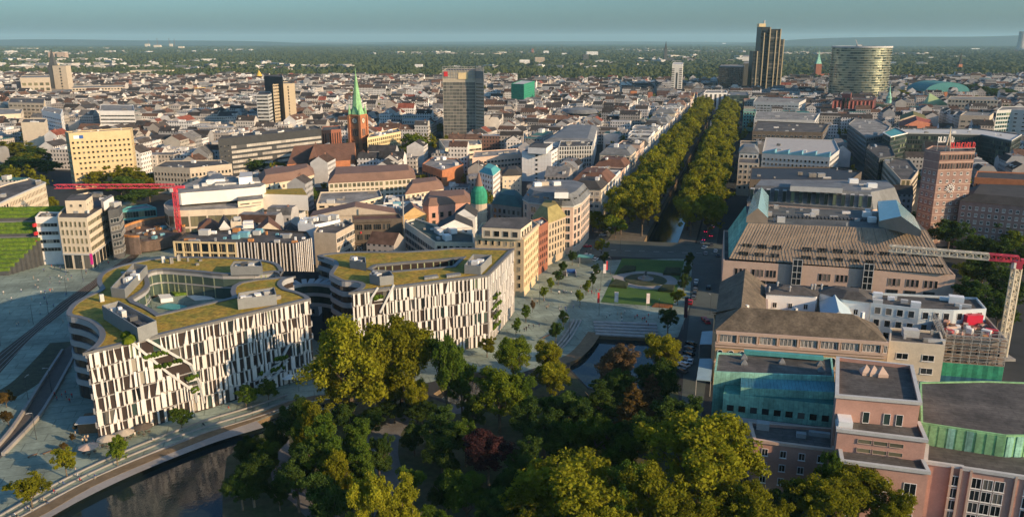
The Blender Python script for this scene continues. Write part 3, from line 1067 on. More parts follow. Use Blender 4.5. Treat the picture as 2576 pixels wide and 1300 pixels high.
fins(k1, [(329, 752), (345, 742), (364, 730), (374, 716)], HK, 17, HK - .6, 1.4, FINM)
gpts = [Vector(at(x, y, HK)[:2]) for x, y in inner]
for (i0, i1) in ((0, 11), (11, len(gpts) - 1)):
 bb = MB()
 for i in range(i0, i1):
  a, e = gpts[i], gpts[i + 1]
  d_ = (e - a)
  if d_.length < .2:
   continue
  nn_ = Vector((d_.y, -d_.x)).normalized() * .12
  bb.face([(*(a + nn_), 17), (*(e + nn_), 17), (*(e + nn_), HK - 1.6), (*(a + nn_), HK - 1.6)])
  bb.face([(*(a + nn_ * 2), HK - 1.6), (*(e + nn_ * 2), HK - 1.6), (*(e + nn_ * 2), HK - .5), (*(a + nn_ * 2), HK - .5)])
  bb.face([(*(a + nn_ * 2), 21), (*(e + nn_ * 2), 21), (*(e + nn_ * 2), 21.5), (*(a + nn_ * 2), 21.5)])
  bb.m[-2:] = [1, 1]
 bb.build('courtyard_glazing', [MATS['glass_green'], CURV], k1)
cy = g2([(398, 792), (588, 749), (583, 734), (605, 711), (704, 694), (640, 689), (510, 685), (410, 678), (372, 690), (374, 716), (345, 742), (330, 753)], HK)
b = MB(); b.face([(*p, 17.0) for p in (cy if area(cy) > 0 else cy[::-1])]); b.build('courtyard_deck', PAVE, k1)
def deck(px, z, m, name, h=.25):
 p = g2(px, z); p = p if area(p) > 0 else p[::-1]
 bb = MB(); bb.prism(p, z, z + h, 0); return bb.build(name, m, k1)
deck([(395, 775), (425, 765), (470, 772), (440, 782)], 17.02, TEAL, 'glass_roof', .5)
deck([(398, 750), (428, 748), (436, 758), (405, 762)], 17.02, WHITEG, 'skylight', 1.4)
deck([(470, 745), (520, 742), (540, 752), (490, 756)], 17.02, WH, 'terrace', .3)
deck([(430, 738), (460, 735), (470, 742), (440, 745)], 17.02, HEDGE, 'planter', .9)
deck([(455, 733), (490, 735), (480, 742), (460, 740)], 17.02, HEDGE, 'planter', 1.2)

def plant_room(root, px, z, h, seed):
 """open-topped louvred screen round roof machinery"""
 p = [tuple(at(x, y, z + h)[:2]) for x, y in px]
 if area(p) < 0:
  p = p[::-1]
 bb = MB(); i_ = inset(p, .25)
 n = len(p)
 for i in range(n):
  j = (i + 1) % n
  bb.face([(*p[i], z), (*p[j], z), (*p[j], z + h), (*p[i], z + h)])
  bb.face([(*p[i], z + h), (*p[j], z + h), (*i_[j], z + h), (*i_[i], z + h)])
  bb.face([(*i_[j], z), (*i_[i], z), (*i_[i], z + h), (*i_[j], z + h)])
 bb.face([(*q, z + h * .45) for q in i_])
 sc_ = bb.build('plant_screen', mat('screen_metal', (.22, .225, .22), var=.1, rough=.5), root)
 r = random.Random(seed)
 a, b_, c = Vector(i_[0]), Vector(i_[1]), Vector(i_[-1])
 e1, e2 = b_ - a, c - a
 for k in range(7):
  u, v = (k + .5) / 7, r.uniform(.25, .75)
  q = a + e1 * u * .9 + e2 * v * .8 + e1 * .05 + e2 * .1
  if pip(q.x, q.y, inset(i_, .8)):
   link('roof_machine', unit_box(r.choice([LG, WH, STEEL, DG])), root, (q.x - root.location.x, q.y - root.location.y, z + h * .4), (0, 0, math.atan2(e1.y, e1.x)), (r.uniform(1, 2.6), r.uniform(1, 2.2), r.uniform(1, h * .75)))
for i, (px, h) in enumerate([([(278, 723), (313, 727), (370, 667), (335, 662)], 3.2), ([(256, 768), (345, 824), (393, 806), (299, 756)], 4.2), ([(579, 670), (660, 669), (656, 655), (588, 657)], 3.2), ([(597, 752), (695, 740), (690, 722), (600, 736)], 3.4)]):
 plant_room(k1, px, HK, h, i)
for px in ((330, 852), (318, 843), (322, 858), (338, 838)):
 c = at(*px, HK + .6)
 bb = MB(); bb.lathe(tuple(c), [(.3, -1), (1.7, -.3), (1.2, .8), (.2, 1.3)], 7); bb.build('roof_shrub', LEAF['bright'], k1)

clutter(k1, inset(poly1, 1), HK - .05, 16, [STEEL, LG, RG], .8)
fl2, fr2, tip2 = (884, 736), (1226, 693), (1291, 627)
c2 = smooth_px([(845, 668), (832, 686), (832, 693), (842, 699), (862, 708), (885, 709), (905, 713), (911, 718), (906, 726), (884, 736)], n=3)
outer2 = [fl2, fr2, tip2, (1284, 628)] + smooth_px([(1144, 625), (1019, 634), (900, 634), (840, 638), (801, 644), (820, 650), (840, 658), (845, 668)], n=2) + c2[1:-1]
hole2 = [(930, 677), (946, 668), (1019, 661), (1100, 655), (1163, 649), (1140, 671), (1060, 677), (994, 683), (955, 685)]
k2, poly2, H2 = curved_house('office_building', 'curved slatted white building with planted roof at centre, behind the big plane trees', outer2, hole2, HK, None,
 [(c2, [4.3, 8.4, 12.6, 16.8, 20.8, 24.4], 1.7), (smooth_px([(801, 644), (820, 650), (840, 658), (845, 668)], n=2), [12.6, 16.8, 20.8, 24.4], 1.7)], None, None)
PC, PD, PE_ = (tuple(at(*p, HK)[:2]) for p in (fl2, fr2, tip2))
g3 = [fz(PC, PD, *p) for p in ((950, 722), (990, 715), (965, 765), (955, 785), (930, 770), (935, 745))]
d2, n2, L2, rz2 = slab_front(k2, PC, PD, .3, HK - .4, 6, 1.0, [g3], 11)
gash_parts(k2, PC, d2, n2, g3, [(g3[0], g3[5]), (g3[5], g3[4]), (g3[1], g3[2]), (g3[2], g3[3])], [(fz(PC, PD, 940, 755)[0], fz(PC, PD, 962, 755)[0], fz(PC, PD, 950, 753)[1])])
g4 = [fz(PD, PE_, *p) for p in ((1236, 745), (1254, 740), (1250, 800), (1240, 830), (1232, 800))]
d3, n3, L3, rz3 = slab_front(k2, PD, PE_, .3, HK - .4, 6, .9, [g4], 12)
gash_parts(k2, PD, d3, n3, g4, [], [(g4[0][0] + .5, g4[1][0], fz(PD, PE_, 1243, y)[1]) for y in (752, 775, 800, 825)])
fins(k2, [(946, 668), (1019, 661), (1100, 655), (1163, 649)], HK, 9, HK - .6, 1.7, FINM)
for i, (px, h) in enumerate([([(879, 654), (921, 661), (919, 646), (882, 642)], 3), ([(929, 689), (955, 696), (990, 692), (981, 680), (939, 678)], 3.2), ([(1168, 666), (1209, 669), (1237, 641), (1190, 639)], 3.2)]):
 plant_room(k2, px, HK, h, 20 + i)
for px in ([(1068, 697), (1103, 692), (1099, 688), (1066, 692)], [(1124, 692), (1160, 687), (1156, 683), (1121, 687)]):
 p = g2(px, HK + 1); p = p if area(p) > 0 else p[::-1]
 bb = MB(); bb.prism(p, HK - .2, HK + .8, 0); bb.build('skylight', RGY, k2)
br = thing('sky_bridge', 'curved two-storey glazed bridge joining the two slatted buildings', 'bridge', at(800, 735, 14))
bl = [Vector(at(x, y, 20)[:2]) for x, y in smooth_px([(730, 722), (760, 715), (800, 714), (836, 720), (850, 730)], n=3)]
br_o = br.location
for z0, z1, m, nm, o in ((11.5, 12.8, CURV, 'bridge_band', .25), (12.8, 15.4, MATS['glass_green'], 'glazing', 0), (15.4, 16.6, CURV, 'bridge_band', .25), (16.6, 19.2, MATS['glass_green'], 'glazing', 0), (19.2, 20.2, CURV, 'bridge_band', .25)):
 bb = MB()
 for p, q in zip(bl, bl[1:]):
  e = (q - p).normalized(); nn = Vector((e.y, -e.x)) * o
  w_ = Vector((-e.y, e.x)) * 6
  pl = [p + nn, q + nn, q + w_, p + w_]
  bb.prism([tuple(x) for x in pl], z0, z1, 0, True, True)
 bb.build(nm, m, br)
# ================================================================== LANDMARK BUILDINGS, LEFT SIDE
def sub(root, name, mb, m):
 return mb.build(name, m, root)
def ccw(p):
 return p if area(p) > 0 else p[::-1]
def upper(root, name, px, z0, z1, m, fac=None, rm=None, h_at=None):
 """a further storey block of the same building"""
 p = ccw(g2(px, z1))
 b = MB(); b.prism(p, z0, z1, 0, False); b.build(name, m, root)
 b = MB(); i_ = inset(p, .3)
 for i in range(len(p)):
  j = (i + 1) % len(p)
  b.face([(*p[i], z1), (*p[j], z1), (*i_[j], z1), (*i_[i], z1)])
 b.face([(*q, z1 - .02) for q in i_]); b.build('roof', rm or RT, root)
 if fac:
  ws = []
  for i in range(len(p)):
   facade(p[i], p[(i + 1) % len(p)], z1, fac, ws)
  place_windows(root, ws)
 occ_poly(p, 2)
 return p

gt = thing('terraced_green_building', 'building at the left edge covered in stepped rows of clipped green hedge', 'building', at(0, 690, 0))
p0, p1 = at(-90, 745, 0), at(66, 688, 0)
ax = Vector((1, .10, 0)).normalized(); bk = Vector((-.10, 1, 0))
base_r = at(60, 690, 0)
hm = None
for k in range(16):
 gap = k in (8, 12)
 z = 2.0 + k * 1.45
 back = k * 2.25
 right = base_r + bk * back + ax * (k * 1.1 - 6)
 b = MB()
 c = right - ax * 45
 b.box((c.x, c.y, z / 2), (90, 2.3, z), math.atan2(ax.y, ax.x))
 b.build('terrace', DG if not gap else GR, gt)
 if not gap:
  b = MB()
  n = 40
  for i in range(n):
   q = right - ax * (90 * (i + .5) / n)
   b.box((q.x + rnd.uniform(-.1, .1), q.y + rnd.uniform(-.15, .15), z + .7), (90 / n + .3, 1.9 + rnd.uniform(-.3, .3), 1.5 + rnd.uniform(-.25, .3)), math.atan2(ax.y, ax.x) + rnd.uniform(-.06, .06))
  b.build('hedge_row', HEDGE, gt)
occ_poly([(base_r.x - 95, base_r.y - 5), (base_r.x + 5, base_r.y - 5), (base_r.x + 5, base_r.y + 42), (base_r.x - 95, base_r.y + 42)], 3)

bld('office_building', 'beige office block with rows of narrow windows at the left edge, partly in shade', [(-80, 550), (20, 500), (114, 459), (72, 449), (18, 462), (-80, 495)], 24, CR,
 F(1.9, 3.9, .8, 2.3, 3, 1.6, 'd', CR, 'glass'), {0: F(3.4, 3.9, 2.2, 2.2, 3, 1.4, 'd', PL, 'glass_dark')}, rm=RT, units=6, cornice=LG)

r, p = bld('shop_office_building', 'cream corner office with slim windows and tall shop columns beside the green hedged building', [(145, 547), (218, 548), (268, 517), (286, 497), (222, 483), (176, 493), (163, 520), (146, 538)], 25, CR,
 F(2.15, 4.0, 1.05, 2.5, 7.8, .6, 'd', CR, 'glass_sand'), {1: F(3.6, 4.0, 3.4, 1.9, 7.8, .8, 'b', BE, 'glass_sand')}, units=9)
for i in range(len(p)):                                         # tall shop columns
 a, q = Vector(p[i]), Vector(p[(i + 1) % len(p)])
 d = (q - a); L = d.length; d.normalize(); nn = Vector((d.y, -d.x))
 if nn.dot(-(a + q) / 2) <= 0 or L < 8:
  continue
 nb = int(L / 4.2)
 for k in range(nb):
  c = a + d * (L * (k + .5) / nb)
  fm = win_mesh(L / nb - 1.3, 6.6, 'b', DG, 'glass_dark')
  link('shop_window', fm, r, (c.x + nn.x * .02 - r.location.x, c.y + nn.y * .02 - r.location.y, 3.7), (0, 0, math.atan2(nn.y, nn.x) + math.pi / 2))
 b = MB()
 b.beam((*(a + nn * .2), 7.4), (*(q + nn * .2), 7.4), .3); b.build('cornice', LG, r)
upper(r, 'penthouse', [(163, 505), (215, 504), (232, 492), (180, 489)], 24, 30.5, CR, F(3.6, 3, 1.2, 1.2, 26.5, .4, 'd', CR, 'glass_dark'), RT)
upper(r, 'penthouse', [(260, 508), (285, 493), (279, 489), (253, 502)], 24, 28.5, WH, None, RG)
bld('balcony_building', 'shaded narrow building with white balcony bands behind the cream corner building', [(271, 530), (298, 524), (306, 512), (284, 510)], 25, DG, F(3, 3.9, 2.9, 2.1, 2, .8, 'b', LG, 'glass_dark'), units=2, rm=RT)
r, p = bld('banded_building', 'low white building with red balcony ends left of the cream corner building', [(88, 546), (144, 545), (150, 533), (100, 532)], 23.5, WH, F(2.3, 4, 2.2, 1.7, 5.5, 1.0, 'b', CR, 'glass'), units=3)
for k in range(4):
 c = at(88, 546, 23.5)
 b = MB(); b.box((c.x - .2, c.y - .3, 7.5 + k * 4.1), (.9, 3.2, 1.6)); b.build('balcony', RED, r)
c = at(231, 652, 9)
b = MB(); b.box((c.x, c.y - .3, 9.2), (1.0, .5, 5.0))
tag(b.build('shop_banner', mat('magenta_sign', (.55, .02, .22), var=.05)), 'magenta upright shop banner on the corner column of the cream office building', 'banner')
c = at(90, 665, 0)
b = MB(); b.lathe((c.x, c.y, 0), [(3.0, 0), (2.6, 1), (.1, 7)], 4); tag(b.build('tent', TEAL), 'turquoise pointed tent beside the green hedged building', 'tent')

r, p = bld('bank_tower', 'tall yellow slab tower with many small dark windows and a white and blue sign', [(172, 335), (327, 326), (333, 321), (163, 331)], 41, OC if False else mat('bank_render', (.54, .42, .24), var=.08), F(2.9, 3.75, 1.35, 1.35, 2, 3.3, 'd', mat('bank_render2', (.55, .41, .2)), 'glass_dark', skip=.03), units=4, rm=RG)
a, q = Vector(at(186, 352, 38)), Vector(at(208, 351, 38))
s_ = Vector(at(172, 335, 41)[:2]); e_ = Vector(at(327, 326, 41)[:2])
(sa, za), (sb, zb) = fz(s_, e_, 185, 350), fz(s_, e_, 198, 341)
d = (e_ - s_).normalized(); nn = Vector((d.y, -d.x))
for (u0, u1, m) in ((sa, sb, WHITEG), (sb, sb + (sb - sa) * .75, mat('sign_blue', (.03, .10, .32), var=.05))):
 b = MB(); b.box((s_.x + d.x * (u0 + u1) / 2 + nn.x * .15, s_.y + d.y * (u0 + u1) / 2 + nn.y * .15, (za + zb) / 2), (u1 - u0, .3, zb - za), math.atan2(d.y, d.x)); b.build('sign_panel', m, r)

rr = mat('pc_white', (.72, .69, .63), var=.04)
r, p = bld('department_store', 'white curved glass fronted store with rounded attic and a green roofed wing', smooth_px([(598, 524), (655, 516), (655, 497), (600, 498), (500, 497), (440, 499), (418, 507), (412, 516), (418, 524), (436, 530), (520, 527)], True, 2), 17.5, CR,
 F(3.2, 6.6, 3.1, 5.4, 1.5, .6, 'b', DG, 'glass_sand'), rm=RG, par=.2)
upper(r, 'attic', smooth_px([(443, 480), (450, 486), (480, 484), (655, 470), (652, 456), (600, 447), (530, 442), (470, 462)], True, 2), 18.5, 25, rr, None, RG)
upper(r, 'stair_tower', [(598, 507), (662, 500), (660, 488), (598, 494)], 0, 20.5, CR, F(6, 4.2, 5, .5, 4, .5, 'd', BE, 'glass'), RG)
upper(r, 'roof_house', [(600, 447), (634, 444), (634, 432), (604, 433)], 24, 29, WHITEG, None, LG)
upper(r, 'roof_house', [(520, 452), (566, 450), (556, 436), (535, 438)], 24, 27.5, WHITEG, None, RGY)
upper(r, 'roof_house', [(540, 462), (655, 456), (650, 446), (545, 452)], 24, 26, LG, None, RG)
clutter(r, ccw(g2([(470, 478), (650, 466), (640, 448), (520, 448)], 25)), 25, 12, [WH, LG, WHITEG])
q = upper(r, 'wing', [(659, 488), (774, 491), (761, 473), (656, 478)], 11, 20, rr, None, SED)
upper(r, 'wing_glass', [(661, 518), (774, 517), (760, 496), (659, 502)], 0, 12.2, BE, F(3.2, 6, 3.1, 5.2, .8, .4, 'b', DG, 'glass_sand'), RG)
upper(r, 'bay_frame', [(716, 528), (768, 527), (764, 521), (716, 522)], 3, 11, WHITEG, F(6, 4, 5, 2, 3.5, 0, 'b', WH, 'glass_sand'), RG)

bld('glass_hall', 'low teal glass hall in shade across the street left of the white curved store', [(301, 530), (393, 522), (368, 513), (320, 520)], 10.5, TEAL, F(3, 4.6, 2.9, 3.4, .6, .6, 'b', STEEL, 'glass_green'), rm=RGY)

pc = at(392, 612, 0)
pit = thing('building_site', 'round building site with an orange timber rim beside the red crane', 'building site', (pc.x, pc.y, 0))
b = MB()
for i in range(30):
 a0, a1 = math.pi * (.0 + i / 30 * 1.55), math.pi * (.0 + (i + 1) / 30 * 1.55)
 f_ = lambda a, k: (pc.x + math.cos(a) * 16 * k, pc.y + math.sin(a) * 24 * k)
 b.prism([f_(a0, 1), f_(a1, 1), f_(a1, .94), f_(a0, .94)][::-1], 0, 9.0, 0);
b.f = [f if len(f) else f for f in b.f]
b.build('pit_wall', mat('pit_concrete', (.16, .12, .10), var=.3), pit)
b = MB()
for i in range(30):
 a0, a1 = math.pi * (i / 30 * 1.55), math.pi * ((i + 1) / 30 * 1.55)
 b.beam((*f_(a0, .97), 9.4), (*f_(a1, .97), 9.4), .55)
b.build('timber_rim', ORANGE, pit)
b = MB(); b.prism([f_(2 * math.pi * i / 30, .95) for i in range(30)], 1, 6.5, 0); b.build('slab', mat('site_slab', (.12, .085, .065), var=.35, scale=.3), pit)
for k in range(26):
 a, q = rnd.uniform(0, 6.28), rnd.uniform(.1, .8)
 c = f_(a, q)
 link('building_material', unit_box(rnd.choice([WOOD, WH, BLU, ORANGE, STEEL, DG])), pit, (c[0] - pc.x, c[1] - pc.y, 6.5), (0, 0, rnd.uniform(0, 3)), (rnd.uniform(.8, 4), rnd.uniform(.6, 2.4), rnd.uniform(.3, 1.6)))
occ_poly([f_(2 * math.pi * i / 30, 1) for i in range(30)], 2)

def lattice(root, name, a, b_, wd, n, m, r=.11):
 a, b_ = Vector(a), Vector(b_)
 d = (b_ - a).normalized()
 up = Vector((0, 0, 1)) if abs(d.z) < .8 else Vector((0, 1, 0))
 s = d.cross(up).normalized() * wd / 2
 t = s.cross(d).normalized() * wd / 2
 mb = MB()
 cs = [s + t, s - t, -s - t, -s + t]
 for c in cs:
  mb.beam(a + c, b_ + c, r * 1.3)
 for i in range(n):
  p_, q_ = a.lerp(b_, i / n), a.lerp(b_, (i + 1) / n)
  for k in range(4):
   c, e = cs[k], cs[(k + 1) % 4]
   mb.beam(p_ + (c if i % 2 else e), q_ + (e if i % 2 else c), r * .7)
   mb.beam(p_ + c, p_ + e, r * .6)
 return mb.build(name, m, root)
def crane(label, base, top_px, z, jib_end_px, m_jib, m_mast, m_cab, wd, jr):
 top = at(*top_px, z)
 c = thing('tower_crane', label, 'crane', (top.x, top.y, 0))
 lattice(c, 'mast', (top.x, top.y, 0), (top.x, top.y, z - 3), wd, int(z / wd / .9), m_mast, jr * 1.1)
 e = at(*jib_end_px, z)
 d = (e - top).normalized()
 if m_jib[1]:
  k = top.lerp(e, m_jib[2])
  lattice(c, 'jib', k, e, wd * .95, int((e - k).length / 2.2), m_jib[0], jr)
  lattice(c, 'jib', top, k, wd * .95, int((k - top).length / 2.2) + 1, m_jib[1], jr)
 else:
  lattice(c, 'jib', top, e, wd * .95, int((e - top).length / 2.8), m_jib[0], jr)
 b = MB(); b.box((top.x, top.y, z - 1.8), (wd * 1.3, wd * 1.3, 2.6), math.atan2(d.y, d.x)); b.build('slewing_unit', m_cab, c)
 b = MB(); q = top - d * 3; b.box((q.x, q.y, z - .5), (4.5, wd, 1.4), math.atan2(d.y, d.x)); b.build('counterweight', m_cab, c)
 b = MB(); b.box((top.x + d.x * 2 + .9, top.y + d.y * 2 - 1, z - 2), (1.6, 1.5, 2)); b.build('cab', LG, c)
 b = MB(); b.box((top.x, top.y, .4), (6, 6, .8)); b.build('base', GR, c)
 return c
crane('red tower crane with its long jib pointing left over the street', None, (438, 468), 31, (138, 469), (PINKR, None), PINKR, PINKR, 2.0, .10)
crane('tower crane with cream lattice mast and jib and red slewing unit at the right edge', None, (2562, 652), 35, (2236, 624), (CRW, PINKR, .22), CRW, PINKR, 2.0, .15)

r, p = bld('office_building', 'flat building, half cream window frames and half dark slatted front, behind the long curved building', [(438, 606), (592, 609), (741, 612), (783, 598), (772, 582), (640, 574), (468, 584)], 22, mat('bronze_wall', (.03, .026, .025)),
 None, {0: F(4.6, 4.6, 3.6, 3.9, 8, .6, 'd', YE, 'glass_dark')}, units=26, rm=RT, umats=[LG, WHITEG, STEEL, BLU, ORANGE])
P0, P1, P2, P3 = (Vector(at(x, y, 22)[:2]) for x, y in ((438, 606), (592, 609), (741, 612), (783, 598)))
for s0, s1, n_ in ((P1, P2, 17), (P2, P3, 9)):
 d = (s1 - s0).normalized(); nn = Vector((d.y, -d.x)); L = (s1 - s0).length
 me = None
 for k in range(n_):
  c = s0 + d * (L * (k + rnd.uniform(.3, .7)) / n_)
  if me is None or rnd.random() < .3:
   b = MB(); hh = rnd.choice((20, 21.6, 14)); b.box((0, 0, 22 - hh / 2), (.42, .45, hh)); me = bpy.data.meshes.new('stone_slab'); me.from_pydata(b.v, [], b.f); me.materials.append(SLAB)
  link('stone_slab', me, r, (c.x + nn.x * .2 - r.location.x, c.y + nn.y * .2 - r.location.y, 0), (0, 0, math.atan2(d.y, d.x)))
b = MB()
d = (P1 - P0).normalized(); nn = Vector((d.y, -d.x)); L = (P1 - P0).length
for k in range(8):
 c = P0 + d * (L * k / 7.0) + nn * .3
 b.box((c.x, c.y, 11), (.7, .5, 22), math.atan2(d.y, d.x))
for z in (4, 8, 12.6, 17.2, 21.6):
 c = (P0 + P1) / 2 + nn * .3
 b.box((c.x, c.y, z), (L, .42, .7), math.atan2(d.y, d.x))
b.build('stone_frame', YE, r)

W_ = F(2.6, 3.3, 1.3, 1.6, 3, .6, 'p', WH, 'glass')
bld('town_house', 'brown hip roofed house in front of the white curved store', [(498, 578), (551, 576), (549, 560), (502, 562)], 15, WOOD, W_, roof='hip', rm=RB, dh=3.5, ins=4)
bld('town_house', 'small white house right of the brown hip roofed house', [(553, 575), (578, 574), (577, 558), (553, 560)], 17, WH, W_, rm=RD, roof='gable', dh=4)
bld('town_house', 'tall narrow cream house with a blank front wall in front of the white curved store', [(580, 558), (607, 557), (607, 548), (582, 550)], 20, CR, None, rm=RT, units=1)
bld('town_house', 'white house with one dark three pane window behind the dark slatted bay', [(608, 575), (635, 574), (633, 560), (608, 561)], 18, WH, F(5, 3, 3.6, 1.7, 12, 1, 'p', WH, 'glass_dark'), rm=RT, units=2)
bld('town_house', 'house with a big plain brown roof behind the dark slatted bay', [(642, 589), (713, 586), (706, 570), (648, 572)], 15, CR, W_, roof='gable', rm=RB, dh=5.5, axis=0)
bld('town_house', 'shaded house with slate roof and dormers next to the white windowless wall', [(716, 584), (748, 583), (746, 570), (716, 571)], 15, BLU, W_, roof='hip', rm=RD, dh=3, ins=3)
bld('warehouse', 'white windowless block with a row of small roof vents beside the cream corner house', [(749, 562), (793, 565), (856, 552), (842, 541), (758, 548)], 20, WHITEG, None, rm=RT, units=12, umats=[WHITEG, LG])
bld('office_building', 'cream corner house with a blank front and white window bands on its right side', [(789, 584), (845, 587), (893, 562), (872, 553), (800, 567)], 19, BE, None, {1: F(3.3, 3.7, 3.2, 2.0, 2.2, .9, 'b', WH, 'glass')}, rm=RT, units=4)

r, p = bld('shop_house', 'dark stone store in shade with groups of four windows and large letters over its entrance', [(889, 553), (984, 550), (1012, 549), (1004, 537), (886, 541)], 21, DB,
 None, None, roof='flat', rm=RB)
A_, B_ = Vector(at(889, 553, 21)[:2]), Vector(at(984, 550, 21)[:2])
d = (B_ - A_).normalized(); nn = Vector((d.y, -d.x)); L = (B_ - A_).length; rz = math.atan2(nn.y, nn.x) + math.pi / 2
for row, (z, hh) in enumerate(((17.2, 2.6), (12.2, 2.6))):
 for g in range(4):
  for k in range(4):
   c = A_ + d * (L * (g + .22 + .19 * k) / 4) + nn * .05
   link('window', win_mesh(.85, hh, 'd', DB, 'glass_dark'), r, (c.x - r.location.x, c.y - r.location.y, z), (0, 0, rz))
for g in range(4):
 c = A_ + d * (L * (g + .5) / 4) + nn * .05
 link('shop_window', win_mesh(L / 4 - 1.6, 7.2, 'b', DG, 'glass_dark'), r, (c.x - r.location.x, c.y - r.location.y, 4.6), (0, 0, rz))
b = MB()
for g in range(5):
 c = A_ + d * (L * g / 4) + nn * .3
 b.box((c.x, c.y, 5), (1.2, .6, 10), math.atan2(d.y, d.x))
c = (A_ + B_) / 2 + nn * .3
b.box((c.x, c.y, 9.8), (L + 1, .6, 1.0), math.atan2(d.y, d.x)); b.box((c.x, c.y, 20), (L + 1, .8, .9), math.atan2(d.y, d.x))
b.build('stone_frame', DB, r)
def lettering(root, txt, p, d, z, size, m, name='lettering', ext=.12):
 cu = bpy.data.curves.new(name, 'FONT'); cu.body = txt; cu.size = size; cu.extrude = ext; cu.resolution_u = 1
 o = bpy.data.objects.new(name, cu); COL.objects.link(o)
 me = bpy.data.meshes.new_from_object(o.evaluated_get(bpy.context.evaluated_depsgraph_get()))
 me.materials.clear(); me.materials.append(m)
 bpy.data.objects.remove(o)
 off = root.location if root else Vector((0, 0, 0))
 return link(name, me, root, (p[0] - off.x, p[1] - off.y, z), (R(90), 0, math.atan2(d.y, d.x)))
for g, tx in ((0, 'ES'), (1, 'PR'), (2, 'IT')):
 c = A_ + d * (L * (g + .22) / 4) + nn * .35
 lettering(r, tx, (c.x, c.y), d, 5.6, 2.9, LG)
c = A_ + d * (L * .18) + nn * .2
b = MB(); b.lathe((c.x, c.y, 14.2), [(.45, 0), (.45, .8)], 8); b.build('red_sign', RED, r)
c = A_ + d * (L * .86) + nn * .45
b = MB(); b.box((c.x, c.y, 6.2), (3.0, .2, 4.2), math.atan2(d.y, d.x)); b.build('shop_poster', mat('poster_aqua', (.12, .42, .42), var=.3), r)
bld('town_house', 'wide brown roof house behind the dark stone store', [(780, 545), (1005, 538), (1000, 525), (790, 531)], 17, BE, W_, roof='gable', rm=RPK, dh=4.5)
bld('town_house', 'house with brown roof and two orange windows behind the slim lamp post', [(1012, 545), (1072, 540), (1060, 527), (1008, 530)], 17, OC, W_, roof='gable', rm=RPK, dh=4.5)
bld('office_building', 'long green roofed building with shaded street front and a cream window row', [(1018, 557), (1094, 608), (1192, 610), (1190, 588), (1118, 572), (1045, 549)], 20, CR,
 F(2.6, 4.6, 1.7, 3.4, 5, .8, 'd', CR, 'glass_dark'), {0: F(2.4, 3.6, 1.5, 2, 3, .8, 'd', GR, 'glass_dark')}, rm=mat('roof_green_grey', (.05, .075, .065), var=.3), units=8)
bld('town_house', 'shaded white courtyard house with dark sloping roof left of the yellow corner building', [(1100, 576), (1188, 572), (1186, 556), (1108, 558)], 21, WH, F(4, 3.2, 1.4, 1.5, 8, .8, 'p', WH, 'glass_dark'), roof='gable', rm=RD, dh=4)
bld('town_house', 'white house with two chimneys and dark roof below the green dome', [(1140, 545), (1196, 546), (1200, 530), (1150, 530)], 22, WH, F(4, 3.2, 1.4, 1.5, 8, .8, 'p', WH, 'glass_dark'), roof='gable', rm=RD, dh=4)

MAN = dict(roof='hip', rm=RPK, dh=5.0, ins=4.0)
WA = F(3.4, 3.6, 1.9, 2.2, 3, .8, 'p', CR, 'glass')
bld('arcade_block', 'long brown mansard block right of the green roofed wing of the white store', [(655, 465), (745, 452), (790, 439), (786, 424), (650, 444)], 15, CR, WA, **MAN)
bld('arcade_block', 'brown mansard block in the middle of the shopping arcade with cream walls below', [(826, 461), (966, 454), (1045, 448), (1040, 428), (832, 436)], 15, CR, F(2.8, 4, 2.2, 2.6, 3, .8, 'b', WH, 'glass_sand'), **MAN)
bld('arcade_block', 'small brown mansard block at the right end of the shopping arcade', [(1020, 489), (1116, 475), (1110, 459), (1024, 468)], 14, CR, WA, **MAN)
bld('arcade_block', 'stepped lower arcade block with cream terrace walls and small trees', [(796, 512), (892, 511), (962, 494), (955, 477), (806, 483)], 12, CR, F(5, 4, 3, 1.2, 4, 1, 'd', BE, 'glass_dark'), rm=RG, units=6)
bld('arcade_block', 'flat roofed arcade part with a pale lift tower', [(965, 510), (1062, 505), (1060, 488), (970, 492)], 12, WH, W_, rm=RT, units=10, umats=[WHITEG, LG, STEEL])
bld('shop_house', 'pink sandstone house with brown roof and a green glazed corner', [(1063, 516), (1078, 519), (1183, 508), (1180, 489), (1070, 494)], 19, PK, F(4.2, 4.3, 2, 2.8, 3, 1.4, 'd', PL, 'glass_dark'), rm=RPK, roof='hip', dh=3.6, ins=3)
bld('shop_house', 'flat roofed houses behind the dark stone store with white roof boxes', [(905, 535), (1060, 528), (1050, 512), (900, 516)], 16, LG, W_, rm=RT, units=18, umats=[WHITEG, WH, LG, BLU])

tp = at(1205, 510, 22)
dt = thing('domed_tower', 'round corner tower with green netting and a brown cone cap', 'tower', (tp.x, tp.y, 0))
rr_ = 18 / 2022 * 490
b = MB(); b.lathe((tp.x, tp.y, 0), [(rr_ * .97, 0), (rr_ * .97, 17), (rr_ * 1.05, 17.3), (rr_ * .97, 17.8), (rr_ * .97, 22)], 16); b.build('wall', BE, dt)
b = MB(); b.lathe((tp.x, tp.y, 22), [(rr_ * 1.02, 0), (rr_ * 1.02, 4), (rr_ * .9, 6.5), (rr_ * .5, 9)], 16); b.build('netting', NET, dt)
b = MB(); b.lathe((tp.x, tp.y, 31), [(rr_ * .5, 0), (rr_ * .42, 1.5), (rr_ * .1, 6.5), (.05, 7)], 14); b.build('cap', RPK, dt)
b = MB(); b.lathe((tp.x, tp.y, 37.8), [(.14, 0), (.1, 6), (.35, 6.2), (.05, 7)], 6); b.build('spike', STEEL, dt)
occ_poly(ring(tp, rr_ + 3), 2)

